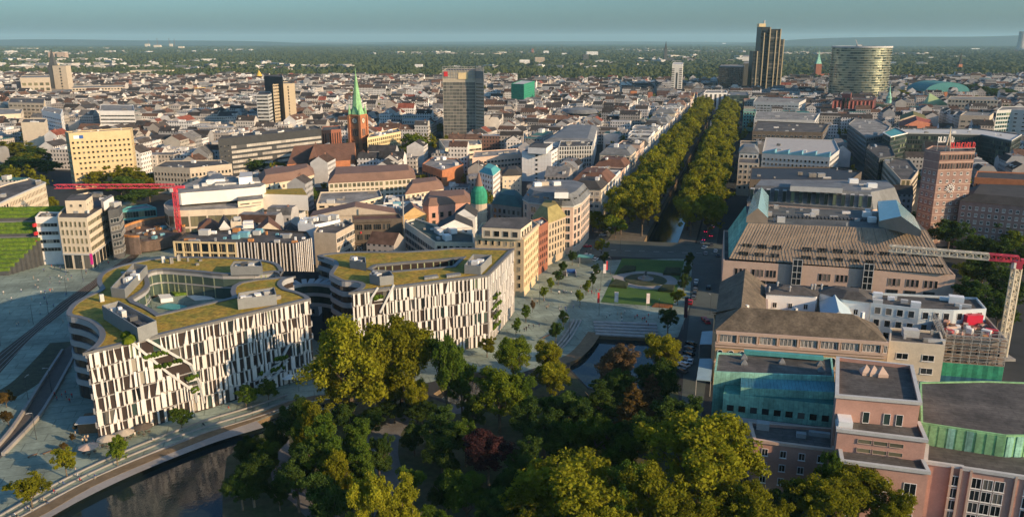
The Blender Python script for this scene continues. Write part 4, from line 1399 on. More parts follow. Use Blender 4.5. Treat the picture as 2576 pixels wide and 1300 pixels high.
ch = thing('church', 'red brick church with brown roof, clock tower and slim green copper spire', 'church', at(905, 402, 0))
cp = at(905, 402, 0)
q = ccw(g2([(722, 414), (893, 402), (896, 384), (735, 393)], 14))
occ_poly(q, 4)
b = MB(); b.prism(q, 0, 14, 0, False);
mid = [((q[0][0] + q[3][0]) / 2, (q[0][1] + q[3][1]) / 2), ((q[1][0] + q[2][0]) / 2, (q[1][1] + q[2][1]) / 2)]
b.face([(*q[1], 14), (*q[2], 14), (*mid[1], 25)]); b.build('wall', ORB, ch)
b = MB()
t = [(mid[0][0] + (mid[1][0] - mid[0][0]) * .08, mid[0][1] + (mid[1][1] - mid[0][1]) * .08), mid[1]]
b.face([(*q[0], 14), (*q[1], 14), (*t[1], 25), (*t[0], 25)]); b.face([(*q[2], 14), (*q[3], 14), (*t[0], 25), (*t[1], 25)]); b.face([(*q[3], 14), (*q[0], 14), (*t[0], 25)])
b.build('roof', RB, ch)
tq = ccw(g2([(772, 416), (800, 414), (806, 388), (786, 389)], 14)); b = MB(); b.prism(tq, 0, 14, 0, False); b.build('transept_wall', ORB, ch)
b = MB(); m1 = ((tq[0][0] + tq[1][0]) / 2, (tq[0][1] + tq[1][1]) / 2); m2 = ((tq[2][0] + tq[3][0]) / 2, (tq[2][1] + tq[3][1]) / 2)
b.face([(*tq[1], 14), (*tq[2], 14), (*m2, 24.5), (*m1, 24.5)]); b.face([(*tq[3], 14), (*tq[0], 14), (*m1, 24.5), (*m2, 24.5)]); b.face([(*tq[0], 14), (*tq[1], 14), (*m1, 24.5)]); b.build('transept_roof', RB, ch)
yaw = R(-20)
b = MB()
b.box((cp.x, cp.y, 20), (11, 11, 40), yaw); b.box((cp.x, cp.y, 29.5), (11.8, 11.8, .8), yaw); b.box((cp.x, cp.y, 40.3), (12.2, 12.2, 1.2), yaw); b.box((cp.x, cp.y, 18), (11.8, 11.8, .8), yaw)
for a in range(4):
 x, y = cp.x + 5.6 * math.sqrt(2) * math.cos(yaw + math.pi / 4 + a * math.pi / 2), cp.y + 5.6 * math.sqrt(2) * math.sin(yaw + math.pi / 4 + a * math.pi / 2)
 b.box((x, y, 20), (2.2, 2.2, 40), yaw)
b.build('tower', ORB, ch)
for s in range(4):
 a = yaw - math.pi / 2 + s * math.pi / 2
 nx, ny = math.cos(a), math.sin(a)
 o = link('clock_face', None, None) if False else None
 b = MB()
 for k in range(24):
  a0, a1 = 2 * math.pi * k / 24, 2 * math.pi * (k + 1) / 24
  f_ = lambda t, r_: (cp.x + nx * 5.72 - ny * math.cos(t) * r_, cp.y + ny * 5.72 + nx * math.cos(t) * r_, 35.5 + math.sin(t) * r_)
  b.face([f_(a0, 2.6), f_(a1, 2.6), f_(a1, 0)][:3])
 b.build('clock_face', CR, ch)
 b = MB()
 for k in range(24):
  a0, a1 = 2 * math.pi * k / 24, 2 * math.pi * (k + 1) / 24
  g_ = lambda t, r_: (cp.x + nx * 5.78 - ny * math.cos(t) * r_, cp.y + ny * 5.78 + nx * math.cos(t) * r_, 35.5 + math.sin(t) * r_)
  b.face([g_(a0, 2.7), g_(a1, 2.7), g_(a1, 2.25), g_(a0, 2.25)])
 b.beam(g_(1.2, 0), g_(1.2, 2.0), .16); b.beam(g_(-.9, 0), g_(-.9, 1.4), .18); b.build('clock_hands', DARKS, ch)
 for k in (-1, 0, 1):
  link('belfry_window', win_mesh(1.3, 6.5, 'a', BRB, 'glass_dark'), ch, (nx * 5.56 - ny * k * 2.0, ny * 5.56 + nx * k * 2.0, 25), (0, 0, a + math.pi / 2))
  link('belfry_window', win_mesh(1.3, 5.0, 'a', BRB, 'glass_dark'), ch, (nx * 5.56 - ny * k * 2.0, ny * 5.56 + nx * k * 2.0, 13), (0, 0, a + math.pi / 2))
b = MB(); b.lathe((cp.x, cp.y, 41), [(6.3, 0), (4.4, 6), (.25, 36), (.12, 40)], 8, 0, math.pi / 8 + yaw); b.build('spire', COPL, ch)
for a in range(4):
 x, y = cp.x + 7.2 * math.cos(yaw + math.pi / 4 + a * math.pi / 2), cp.y + 7.2 * math.sin(yaw + math.pi / 4 + a * math.pi / 2)
 b = MB(); b.lathe((x, y, 38), [(1.1, 0), (1.1, 4), (1.2, 4.2), (.1, 12)], 6); b.build('pinnacle', COPL, ch)
pq = ccw(g2([(893, 404), (932, 408), (934, 398), (900, 394)], 13)); b = MB(); b.prism(pq, 0, 13, 0, False); b.build('porch_wall', ORB, ch)
b = MB(); c_ = ((pq[0][0] + pq[2][0]) / 2, (pq[0][1] + pq[2][1]) / 2)
for i in range(4):
 b.face([(*pq[i], 13), (*pq[(i + 1) % 4], 13), (*c_, 21)])
b.build('porch_roof', RB, ch)
occ_poly(ring(cp, 12), 3)

WB = F(2.5, 3.7, 1.3, 1.9, 1, .9, 'd', BE, 'glass_dark')
bld('office_building', 'beige office with even rows of dark windows behind the white curved store', [(385, 419), (477, 423), (583, 412), (560, 402), (415, 404)], 19, BE, WB, rm=RT, units=8)
r, p = bld('office_building', 'long dark and white banded office slab behind the brick church', [(548, 350), (578, 347), (808, 323), (792, 316), (560, 341)], 31, ANT, None, {1: F(4.6, 3.9, 4.5, 2.2, 2, 4.5, 'b', DG, 'panel_pale'), 0: F(3, 4, 1, 1, 3, 3, 'd', DG, 'glass_dark')}, rm=RT, units=10)
bld('office_tower', 'dark windowless slab, the tallest of the three twin towers left of the church', [(664, 192), (690, 193), (711, 194), (708, 188), (668, 188)], 64, ANT, None, rm=RT)
r, p = bld('office_tower', 'beige tower with a dark window slit, right of the three twin towers', [(686, 213), (705, 211), (741, 210), (726, 205), (690, 207)], 56, mat('twin_beige', (.44, .36, .25), var=.06), None, {0: F(3, 3.6, 2.2, 1.4, 2, 1, 'b', DG, 'glass_dark')}, rm=RG)
A_, B_ = Vector(at(705, 211, 56)[:2]), Vector(at(741, 210, 56)[:2])
d = (B_ - A_).normalized(); nn = Vector((d.y, -d.x)); L = (B_ - A_).length
for k in range(15):
 c = A_ + d * L * .52 + nn * .05
 link('window', win_mesh(1.2, 2.2, 'd', BE, 'glass_dark'), r, (c.x - r.location.x, c.y - r.location.y, 3 + k * 3.5), (0, 0, math.atan2(nn.y, nn.x) + math.pi / 2))
bld('office_tower', 'grey banded tower, lowest of the three twin towers left of the church', [(644, 239), (674, 239), (683, 236), (680, 231), (650, 231)], 47, LG, F(3, 3.7, 2.9, 1.7, 2, 1, 'b', GR, 'glass_dark'), rm=RT)
bld('office_building', 'yellow grid fronted office right of the church tower, partly in shade', [(924, 347), (1008, 331), (1001, 322), (931, 336)], 23, YE, F(3.2, 3.4, 2.3, 2.4, 1, .6, 'd', YE, 'glass_sand'), rm=RG, units=8, umats=[WHITEG, LG])
bld('office_building', 'brown brick block with close upright window slots left of the church tower', [(808, 329), (858, 325), (855, 316), (812, 318)], 24, BR, F(2.4, 20, .9, 18, 2, .5, 'd', BR, 'glass_dark'), rm=RT)

gl = mat('net_glass', (.42, .37, .29), var=.1, fine=1.2)
r, p = bld('glass_tower', 'tall grey glass tower block with small red sign at its top', [(1113, 178), (1196, 178), (1217, 179), (1206, 172), (1124, 172)], 74, gl, None, {0: F(3.2, 3.4, 3.2, 3.0, 1, 12, 'b', GR, 'glass_grey'), 1: F(4, 3.4, 3.8, 1.3, 1, 10, 'b', BE, 'glass_sand')}, rm=RT)
A_, B_, C__ = (Vector(at(x, y, 74)[:2]) for x, y in ((1113, 178), (1196, 178), (1217, 179)))
d = (B_ - A_).normalized(); nn = Vector((d.y, -d.x))
b = MB()
for k in range(13):
 for s0, s1 in ((A_, B_), (B_, C__)):
  c = s0.lerp(s1, k / 12); b.beam((*(c + nn * .3), 66), (*(c + nn * .3), 78), .18)
for z in (67, 70, 73, 76, 78):
 b.beam((*(A_ + nn * .3), z), (*(B_ + nn * .3), z), .18); b.beam((*(B_ + nn * .3), z), (*(C__ + nn * .3), z), .18)
b.build('roof_screen', STEEL, r)
c = A_.lerp(B_, .1) + nn * .5
b = MB(); b.box((c.x, c.y, 70.5), (4, .4, 5), math.atan2(d.y, d.x)); b.build('red_sign', RED, r)
c = A_.lerp(B_, .62) + nn * .5
b = MB(); b.box((c.x, c.y, 68.5), (10, .3, 6.5), math.atan2(d.y, d.x)); b.build('yellow_panel', YE, r)

r, p = bld('scaffolded_block', 'office block fully wrapped in green scaffold netting', [(1286, 211), (1318, 212), (1345, 204), (1312, 202)], 38, NET, F(5, 3.6, 4.8, .25, 2, .5, 'd', NETD, 'glass_green'), rm=LG)
r, p = bld('office_building', 'white square office block with faint grid and a shaded lower front', [(1313, 381), (1387, 382), (1408, 369), (1344, 367)], 23, mat('white_panel', (.62, .63, .64), var=.04), None, {1: F(9, 3.3, 7, 1.2, 2, 1.2, 'b', WH, 'glass_sand')}, rm=RT)
A_, B_ = Vector(at(1313, 381, 23)[:2]), Vector(at(1387, 382, 23)[:2]); d = (B_ - A_).normalized(); nn = Vector((d.y, -d.x)); L = (B_ - A_).length
for k in range(6):
 c = A_ + d * L * .5 + nn * .05
 link('window', win_mesh(1.6, 1.5, 'd', LG, 'glass_dark'), r, (c.x - r.location.x, c.y - r.location.y, 2.5 + k * 3.5), (0, 0, math.atan2(nn.y, nn.x) + math.pi / 2))
b = MB()
for k in range(1, 9):
 b.beam((*(A_ + d * L * k / 9), .5), (*(A_ + d * L * k / 9), 23), .05)
for k in range(1, 8):
 b.beam((*A_, k * 2.9), (*B_, k * 2.9), .05)
b.build('panel_joint', LG, r)
upper(r, 'penthouse', [(1328, 371), (1374, 373), (1390, 361), (1346, 360)], 22, 26.5, WH, None, RT)

bld('office_building', 'shaded office with close white and dark window grid behind the white square block', [(1405, 369), (1490, 367), (1494, 354), (1410, 354)], 24, LG, F(1.9, 3.3, 1.1, 2.4, 1, .8, 'd', LG, 'glass_dark'), rm=RT, units=5)
bld('office_building', 'broad building with large grey metal roof slabs behind the white square block', [(1368, 356), (1492, 358), (1502, 320), (1425, 318)], 23, WH, F(4, 3.2, 3.0, 1.2, 14, .6, 'b', WH, 'glass_dark'), roof='hip', rm=RGY, dh=2.5, ins=5)
rp_ = at(1459, 273, 20)
rt = thing('round_building', 'round white building with grey disc roof in the middle of the city blocks', 'building', (rp_.x, rp_.y, 0))
b = MB(); b.lathe((rp_.x, rp_.y, 0), [(24, 0), (24, 12)], 28); b.build('wall', WH, rt)
b = MB(); b.lathe((rp_.x, rp_.y, 12), [(23.4, 0), (23.4, 3)], 28); b.build('window_band', MATS['glass_dark'], rt)
b = MB(); b.lathe((rp_.x, rp_.y, 15), [(25, 0), (25, 1), (22, 3), (20, 4.5), (3, 6.5)], 28); b.build('roof', RGY, rt)
occ_poly(ring(rp_, 27), 2)

ZG = F(2.6, 3.55, 1.05, 1.9, 3.2, .9, 'd', YE, 'glass')
r, p = bld('corner_house', 'yellow stone corner house with toothed eaves and terraces facing the square', [(1195, 589), (1318, 597), (1355, 563), (1336, 552), (1212, 560)], 26, mat('corner_yellow', (.62, .47, .29), var=.06), ZG, units=6, rm=RG)
upper(r, 'roof_storey', [(1212, 572), (1310, 577), (1338, 556), (1326, 546), (1236, 547)], 25, 29.5, CR, F(3.2, 3.4, 2.4, 2.4, 25.4, .3, 'b', CR, 'glass_dark'), RT)
p = ccw(g2([(1195, 589), (1318, 597), (1355, 563), (1336, 552), (1212, 560)], 26))
b = MB()
for i in range(5):
 a, q = Vector(p[i]), Vector(p[(i + 1) % 5]); d = (q - a); L = d.length; d.normalize(); nn = Vector((d.y, -d.x))
 if nn.dot(-(a + q) / 2) <= 0:
  continue
 n_ = int(L / 1.6)
 for k in range(n_):
  c = a + d * (L * (k + .5) / n_) + nn * .25
  b.box((c.x, c.y, 25.6), (.8, .5, 1.0), math.atan2(d.y, d.x))
b.build('toothed_eaves', CR, r)
bld('town_house', 'narrow red brick house right of the yellow corner house', [(1352, 572), (1379, 557), (1364, 546), (1338, 554)], 23, BR, F(2.4, 3.4, 1.1, 1.8, 3, .8, 'd', BR, 'glass_dark'), rm=RG, units=2)
bld('town_house', 'ochre town house with pale green and yellow gabled roof dormers on the avenue', [(1379, 561), (1423, 544), (1408, 524), (1352, 530), (1340, 548)], 21, mat('ochre_grey', (.45, .36, .25), var=.08), F(2.6, 3.5, 1.2, 2.2, 3, .8, 'd', BE, 'glass'), roof='hip', rm=mat('roof_ochre', (.30, .25, .10), var=.2), dh=6, ins=4)
r, p = bld('corner_house', 'broad corner house with rounded stone front and grey dormered attic on the avenue', [(1316, 500), (1330, 508), (1413, 518), (1442, 518), (1462, 509), (1484, 486), (1452, 476), (1400, 474), (1332, 482)], 25, PL, F(4.2, 4.1, 2.9, 3.0, 3, .7, 'b', WH, 'glass_dark'), roof='hip', rm=RGY, dh=5.5, ins=3.2, cornice=LG)
ws = []
q = inset(ccw(g2([(1316, 500), (1330, 508), (1413, 518), (1442, 518), (1462, 509), (1484, 486), (1452, 476), (1400, 474), (1332, 482)], 25)), 1.2)
for i in range(len(q)):
 facade(q[i], q[(i + 1) % len(q)], 29.5, F(4.6, 4, 3.4, 2.0, 25.4, .0, 'b', GR, 'glass_dark'), ws)
place_windows(r, ws)
upper(r, 'roof_house', [(1395, 484), (1430, 484), (1428, 474), (1400, 474)], 30, 33, WHITEG, None, RG)
for x, y, cl in ((1352, 468, WHITEG), (1370, 466, BE), (1400, 466, WH)):
 c = at(x, y, 30.5); link('rooftop_unit', unit_box(cl), r, (c.x - r.location.x, c.y - r.location.y, 30.3), (0, 0, .3), (4, 3, 2.2))

bld('theatre_hall', 'dark flat roofed hall with orange brick side left of the white square block', [(1062, 412), (1112, 429), (1166, 413), (1150, 399), (1085, 396)], 15, ORB, None, {0: F(5, 9, 4, 4, 3, 2, 'b', DG, 'glass_dark')}, rm=RG, units=9, umats=[WHITEG, LG])
bld('office_building', 'cream low office with a dark window band right of the big bright tree', [(1120, 373), (1212, 363), (1206, 352), (1104, 350)], 18, CR, F(3, 4, 2.9, 1.8, 4, 1.6, 'b', CR, 'glass_dark'), rm=RG, units=5)
bld('office_building', 'long pale pink office left of the white square block', [(1188, 397), (1312, 386), (1306, 373), (1194, 381)], 17, PL, F(3, 3.8, 2.2, 1.6, 3, 1.2, 'd', PL, 'glass_dark'), rm=RG, units=6)
bld('town_house', 'slim white sided house with teal pitched roof above the green dome', [(1206, 432), (1240, 442), (1258, 427), (1225, 417)], 20, WH, F(3, 3.4, 1.2, 1.4, 3, 1, 'd', BRB, 'glass_dark'), roof='hip', rm=TEAL, dh=3, ins=3)
bld('town_house', 'cream house with dormered dark roof just left of the white square block', [(1264, 443), (1312, 441), (1312, 428), (1266, 430)], 15, CR, F(2.8, 3.3, 1.2, 1.6, 3, .8, 'p', WH, 'glass_dark'), roof='hip', rm=RD, dh=4, ins=3.5)
bld('town_house', 'shaded house with teal grey mansard between the green dome and the rounded corner house', [(1238, 512), (1312, 522), (1318, 500), (1252, 488)], 19, GR, F(3, 3.6, 1.5, 2.2, 3, .8, 'd', GR, 'glass_dark'), roof='hip', rm=mat('mansard_teal', (.05, .11, .11), var=.2), dh=5, ins=4)
STY = [(CR, RD, 'hip'), (WH, RGY, 'hip'), (WH, RG, 'flat'), (PL, RT, 'flat'), (WH, RB, 'hip'), (WH, RD, 'hip'), (PL, RT, 'flat'), (WH, RG, 'flat'), (CR, RGY, 'hip'), (PL, RPK, 'hip'), (BE, RGY, 'hip'), (WH, RT, 'flat'), (YE, RB, 'gable'), (LG, RT, 'flat')]
s = 40.0; k = 0
names = {id(CR): 'cream', id(WH): 'white', id(PL): 'pale stone', id(PK): 'pink', id(BE): 'beige', id(YE): 'yellow', id(LG): 'light grey'}
while s < 880:
 wd = rnd.uniform(17, 31); dp = rnd.uniform(18, 26); hh = rnd.uniform(18, 25)
 wm, rm, rf = STY[k % 5] if k < 5 else rnd.choice(STY)
 if k == 1:
  wm, rm, rf, hh, wd = WH, RB, 'hip', 20, 30
 q = [ko(-.5, s), ko(-.5, s + wd - .2), ko(-dp, s + wd - .2), ko(-dp, s)]
 lab = f"{names[id(wm)]} house with {'flat' if rf == 'flat' else 'pitched'} roof, {NUM[k]} past the rounded corner house"
 fac = F(rnd.uniform(2.6, 3.6), 3.7, rnd.choice((1.3, 1.7, 2.3)), 2.1, 4.5, .9, rnd.choice('pdb'), WH, 'glass') if s < 420 else F(3.4, 3.9, 2, 2.2, 4.5, .9, 'd', WH, 'glass')
 bld('avenue_house', lab, None, hh, wm, fac, roof=rf, rm=rm, dh=rnd.uniform(4, 6), ins=rnd.uniform(3, 6), units=3 if rf != 'flat' else 6, world=q, group='houses along the left front of the avenue', cap=60, axis=0)
 s += wd; k += 1
# ================================================================== LANDMARK BUILDINGS, RIGHT SIDE
def frustum(root, name, lo, hi, m, top=None):
 b = MB(); n = len(lo)
 for i in range(n):
  j = (i + 1) % n
  b.face([lo[i], lo[j], hi[j], hi[i]])
 if top is None:
  b.face(hi)
 return b.build(name, m, root)

A0, B0 = at(1820, 655, 15), at(2404, 692, 15)
dx = (B0 - A0).normalized(); dn = Vector((-dx.y, dx.x, 0))
LW = (B0 - A0).length
dep = 58.0
body = [tuple(v[:2]) for v in (A0, B0, B0 + dn * dep, A0 + dn * dep)]
gs, p = bld('department_store', 'wide pale pink store with tall tan ribbed mansard right of the square', None, 15, PL, None, rm=RT, world=body, grow=4)
ux, un = dx, -dn
rz = math.atan2(un.y, un.x) + math.pi / 2
def on_front(o, s, z, out=.02):
 c = A0 + dx * s + un * out
 return (c.x - o.location.x, c.y - o.location.y, z)
sx = lambda px: fz(tuple(A0[:2]), tuple(B0[:2]), px, 670)[0]
for px in (1853, 1864, 1875, 1896, 1907, 1918, 1932, 1941, 1950, 2066, 2077, 2088, 2110, 2121, 2132, 2243, 2254, 2266, 2289, 2301, 2313, 2335, 2348, 2361):
 link('window', win_mesh(1.1, 3.0, 'd', PL, 'glass_dark'), gs, on_front(gs, sx(px), 10.5), (0, 0, rz))
for px in (1855, 1885, 1915, 1945, 2075, 2118, 2160, 2252, 2298, 2346):
 link('shop_window', win_mesh(4.2, 3.4, 'b', DG, 'glass_dark'), gs, on_front(gs, sx(px), 5.6), (0, 0, rz))
for px in (2005, 2185):                                        # glazed stair towers in the front
 s = sx(px)
 c = A0 + dx * s + un * .7
 b = MB(); b.box((c.x, c.y, 9), (3.6, 1.4, 18), math.atan2(dx.y, dx.x)); b.build('stair_glazing', MATS['glass_dark'], gs)
 b = MB()
 for k in range(7):
  q = c + un * .75; b.box((q.x, q.y, 1.5 + k * 2.7), (3.8, .2, .25), math.atan2(dx.y, dx.x))
 for o in (-1.8, 0, 1.8):
  q = c + un * .75 + dx * o; b.box((q.x, q.y, 9), (.22, .2, 18), math.atan2(dx.y, dx.x))
 b.build('stair_frame', LG, gs)
e0, e1 = at(1834, 650, 15.6), at(2394, 690, 15.6)
t0, t1 = at(1882, 561, 28.5), at(2330, 579, 28.5)
lo = [e0 + dn * 0, e1, e1 + dn * (dep - 4), e0 + dn * (dep - 4)]
inn_ = (t0 - e0).dot(dn)
side = 10.0
hi = [Vector((*(t0[:2]), 28.5)), Vector((*(t1[:2]), 28.5)), Vector((*(t1 + dn * (dep - 2 * inn_ + 6))[:2], 28.5)), Vector((*(t0 + dn * (dep - 2 * inn_ + 6))[:2], 28.5))]
MANS = mat('mansard_tan', (.31, .235, .165), rough=.6, var=.12, fine=.7)
frustum(gs, 'mansard', [tuple(v) for v in lo], [tuple(v) for v in hi], MANS, top=False)
b = MB(); b.face([tuple(v) for v in hi]); b.build('roof_deck', mat('deck_dark', (.10, .105, .10), var=.3, scale=.1), gs)
nb = 62
for k in range(nb + 1):                                         # ribs of the mansard
 a, q = lo[0].lerp(lo[1], k / nb), hi[0].lerp(hi[1], k / nb)
 b = MB(); b.beam(a + un * .06, q + un * .06, .07); b.build('roof_rib', TAN if k % 4 else DB, gs)
for k in range(24):
 a, q = lo[3].lerp(lo[0], k / 24), hi[3].lerp(hi[0], k / 24)
 b = MB(); b.beam(a - dx * .12, q - dx * .12, .13); b.build('roof_rib', COP if k < 24 else TAN, gs)
sl = (hi[0].lerp(hi[1], .5) - lo[0].lerp(lo[1], .5))
for row, t_ in enumerate((.16, .38)):
 for g in range(13):
  if g in (3,):
   continue
  for k in range(4):
   f_ = .03 + (g + .1 + k * .16) / 13.3
   a, q = lo[0].lerp(lo[1], f_), hi[0].lerp(hi[1], f_)
   c = a.lerp(q, t_) + un * .35
   link('dormer_window', win_mesh(.85, 1.6, 'd', DB, 'glass_dark'), gs, (c.x - gs.location.x, c.y - gs.location.y, c.z), (0, 0, rz))
b = MB(); b.face([tuple(lo[3] - dx * .1 + Vector((0, 0, .1))), tuple(lo[0] - dx * .1 + Vector((0, 0, .1))), tuple(hi[0] - dx * .1), tuple(hi[3] - dx * .1)]); b.build('copper_flank', COP, gs)
for px, z in (([(1878, 545), (1932, 548), (1934, 492), (1895, 490)], 28.5), ([(2212, 556), (2318, 580), (2300, 545), (2208, 506)], 28.5)):
 q = ccw(g2(px, 31))
 mid = lambda i, j: ((q[i][0] + q[j][0]) / 2, (q[i][1] + q[j][1]) / 2)
 b = MB(); b.prism(q, 28.4, 31, 0, False); b.build('rooflight_wall', TAN, gs)
 m1, m2 = mid(0, 1), mid(2, 3)
 b = MB(); b.face([(*q[1], 31), (*q[2], 31), (*m2, 35), (*m1, 35)]); b.face([(*q[3], 31), (*q[0], 31), (*m1, 35), (*m2, 35)]); b.build('rooflight', mat('rooflight_glass', (.22, .36, .38), rough=.15, var=.08, spec=.6), gs)
 b = MB(); b.face([(*q[0], 31), (*q[1], 31), (*m1, 35)]); b.face([(*q[2], 31), (*q[3], 31), (*m2, 35)]); b.build('gable', TAN, gs)
clutter(gs, ccw([tuple(v[:2]) for v in hi]), 28.5, 26, [LG, WH, STEEL], 2.2)
b = MB()
for k in range(30):
 a = hi[0].lerp(hi[3], .42) + (hi[1] - hi[0]) * (.12 + k * .022)
 b.box((a.x, a.y, 28.8), (1.0, 5.0, .6), math.atan2(dx.y, dx.x))
b.build('skylight_row', DG, gs)

Pm = [(1880, 506), (2196, 527), (2264, 512), (2238, 488), (1897, 486)]
r, p = bld('office_building', 'cream block with grey mansard and tall green dormer windows behind the tan ribbed store', Pm, 24.5, PL, F(4.6, 4, 3.2, 1.8, 12, 1, 'p', WH, 'glass'), roof='hip', rm=RGY, dh=8, ins=3.2)
q0 = p
ei = max(range(len(p)), key=lambda i: (Vector(p[(i + 1) % len(p)]) - Vector(p[i])).length if (Vector((p[(i + 1) % len(p)][1] - p[i][1], -(p[(i + 1) % len(p)][0] - p[i][0])))).dot(-Vector(p[i])) > 0 else 0)
a, q = Vector(p[ei]), Vector(p[(ei + 1) % len(p)]); d = (q - a); L = d.length; d.normalize(); nn = Vector((d.y, -d.x))
for k in range(15):
 c = a + d * (L * (k + .5) / 15) - nn * .9
 b = MB(); b.box((c.x, c.y, 28.3), (1.9, 2.4, 6.0), math.atan2(d.y, d.x)); b.build('dormer', LG, r)
 c = c + nn * 1.22
 link('dormer_window', win_mesh(1.7, 5.4, 'b', DG, 'glass_green'), r, (c.x - r.location.x, c.y - r.location.y, 28.2), (0, 0, math.atan2(nn.y, nn.x) + math.pi / 2))
upper(r, 'roof_house', [(1988, 468), (2120, 474), (2115, 458), (1992, 455)], 32, 34.5, LG, None, RGY)
clutter(r, ccw(g2([(2130, 478), (2215, 480), (2200, 460), (2125, 458)], 32.4)), 32.4, 7, [WHITEG, LG])

bld('office_building', 'low dark brown block with thin roof edge behind the grey mansard block', [(1886, 451), (2140, 453), (2168, 432), (2092, 420), (1890, 420)], 24, DB, F(6, 8, 1.4, 1.2, 16, 2, 'd', DB, 'glass'), rm=ANT, units=8)
r, p = bld('office_building', 'pale block with a row of blue sawtooth roofs behind the dark brown block', [(1917, 386), (2088, 396), (2112, 377), (2100, 352), (1926, 346)], 23, LG, F(2.8, 3.6, 1.4, 1.6, 10, .8, 'd', LG, 'glass_dark'), rm=mat('roof_pale', (.42, .40, .37), var=.1), units=5)
a, q = at(1917, 386, 23), at(2088, 396, 23); d = (q - a); L = d.length; d.normalize(); nn = Vector((d.y, -d.x, 0))
for k in range(5):
 c0 = a + d * (L * k / 5); c1 = a + d * (L * (k + .96) / 5); bk_ = -nn * 9
 b = MB()
 P4 = [c0, c1, c1 + bk_, c0 + bk_]
 up_ = Vector((0, 0, 3.2))
 b.face([tuple(P4[0] + up_ * .2), tuple(P4[1] + up_), tuple(P4[2] + up_), tuple(P4[3] + up_ * .2)])
 b.face([tuple(P4[0]), tuple(P4[1]), tuple(P4[1] + up_), tuple(P4[0] + up_ * .2)])
 b.face([tuple(P4[1]), tuple(P4[2]), tuple(P4[2] + up_), tuple(P4[1] + up_)])
 b.face([tuple(P4[3]), tuple(P4[0]), tuple(P4[0] + up_ * .2), tuple(P4[3] + up_ * .2)])
 b.build('sawtooth_roof', BLU, r)
r, p = bld('office_building', 'white block with rows of small windows in front of the tallest dark tower', [(1895, 256), (2010, 259), (2028, 249), (1905, 244)], 27, LG, F(4.2, 3.5, 3.4, 1.8, 3, 1, 'b', WH, 'glass'), rm=RG, units=5)
bld('office_building', 'flat dark roofed block with a pale roof box on the right of the avenue', [(1893, 330), (2070, 333), (2085, 312), (1905, 304)], 23, DB, F(4, 3.6, 2.8, 1.8, 6, 1, 'b', LG, 'glass_dark'), rm=RT, units=8)
bld('office_building', 'shaded block with pale upper floor right of the avenue beyond the flat dark roofed block', [(1897, 300), (2050, 303), (2062, 285), (1903, 280)], 24, LG, F(3, 3.5, 1.8, 2.0, 4, 1, 'd', LG, 'glass_dark'), rm=RG, units=8)

s = 60.0; k = 0
while s < 820:
 wd = rnd.uniform(20, 32); hh = rnd.uniform(19, 24)
 wm, rm, rf = rnd.choice([(CR, RT, 'flat'), (LG, RGY, 'hip'), (PL, RB, 'hip'), (BE, RT, 'flat'), (COP, RG, 'flat')])
 q = [ko(75.5, s), ko(75.5 + 14, s), ko(75.5 + 14, s + wd - .3), ko(75.5, s + wd - .3)]
 if all(occ_free([(x, y)]) for x, y in [ko(80, s + 2), ko(86, s + wd / 2), ko(84, s + wd - 2)]):
  bld('avenue_house', NUM[k] + ' house from the crossing along the shaded right front of the avenue', None, hh, wm, F(3.2, 3.7, 1.6, 2, 4, .9, 'd', WH, 'glass_dark'), roof=rf, rm=rm, dh=4, ins=3, world=q, group='houses along the right front of the avenue', cap=40)
 s += wd; k += 1

TW = mat('tower_dark', (.03, .032, .03), var=.15, rough=.4)
ht = thing('high_tower', 'tallest dark tower of clustered shafts with sunlit-pale upright strips, behind the end of the avenue', 'tower', at(1930, 240, 0))
hx = ht.location
def shaft(px0, px1, ytop, back_px, z):
 q = ccw(g2([(px0, ytop), (px1, ytop), (px1 + 4, ytop - back_px), (px0 + 4, ytop - back_px)], z))
 b = MB(); b.prism(q, 0, z, 0, True); o = b.build('shaft', TW, ht); occ_poly(q, 5); return q
S0 = at(1930, 240, 0)
def hat(px, z):                                                    # point of the tower's own front plane at height z
 t = S0.y
 u = (px - 1288) / FPX
 return Vector((u * (t * CP + (CAM_H - z) * SP), t, z))
for (x0, x1, z, dpt) in ((1893, 1912, 84, 26), (1911, 1932, 129, 30), (1932, 1958, 125, 34), (1956, 1968, 106, 30)):
 a, q = hat(x0, 60), hat(x1, 60)
 b = MB(); off = 6 if x0 in (1911, 1956) else 0
 b.prism([(a.x, a.y + off), (q.x, q.y + off), (q.x, q.y + off + dpt), (a.x, a.y + off + dpt)], 0, z, 0, True); b.build('shaft', TW, ht)
 for k in range(int(z / 7)):
  b = MB(); b.box(((a.x + q.x) / 2, a.y + off - .15, 3.5 + k * 7), (q.x - a.x - 1.4, .3, 2.6)); b.build('window_band', MATS['glass_dark'], ht)
for px, z in ((1903, 84), (1917, 118), (1931, 128), (1947, 122), (1957, 125), (1967, 106)):
 a = hat(px, 60)
 b = MB(); b.box((a.x, a.y - .8, z / 2), (1.7, 2.2, z)); b.build('sunlit_edge', mat('strip_sunlit', (.40, .33, .21), var=.08), ht)  # pilaster edges; the sunlight on them is put into the strip colour
a = hat(1920, 130); b = MB(); b.box((a.x, a.y + 12, 132), (13, 13, 6)); b.build('roof_crown', YE, ht)
a = hat(1927, 133); b = MB(); b.lathe((a.x, a.y + 12, 128), [(1.6, 0), (1.6, 13)], 8); b.build('flue', LG, ht)
occ_poly([(S0.x - 50, S0.y - 10), (S0.x + 50, S0.y - 10), (S0.x + 50, S0.y + 60), (S0.x - 50, S0.y + 60)], 4)
DGL = F(3.4, 3.6, 2.6, 2.0, 2, 1.5, 'd', DG, 'glass_dark')
r, p = bld('office_tower', 'broad dark slab with even small windows left of the tallest tower', [(1808, 168), (1870, 169), (1874, 162), (1815, 162)], 54, mat('slab_dark', (.06, .062, .058), var=.12), DGL, rm=RG, units=3)
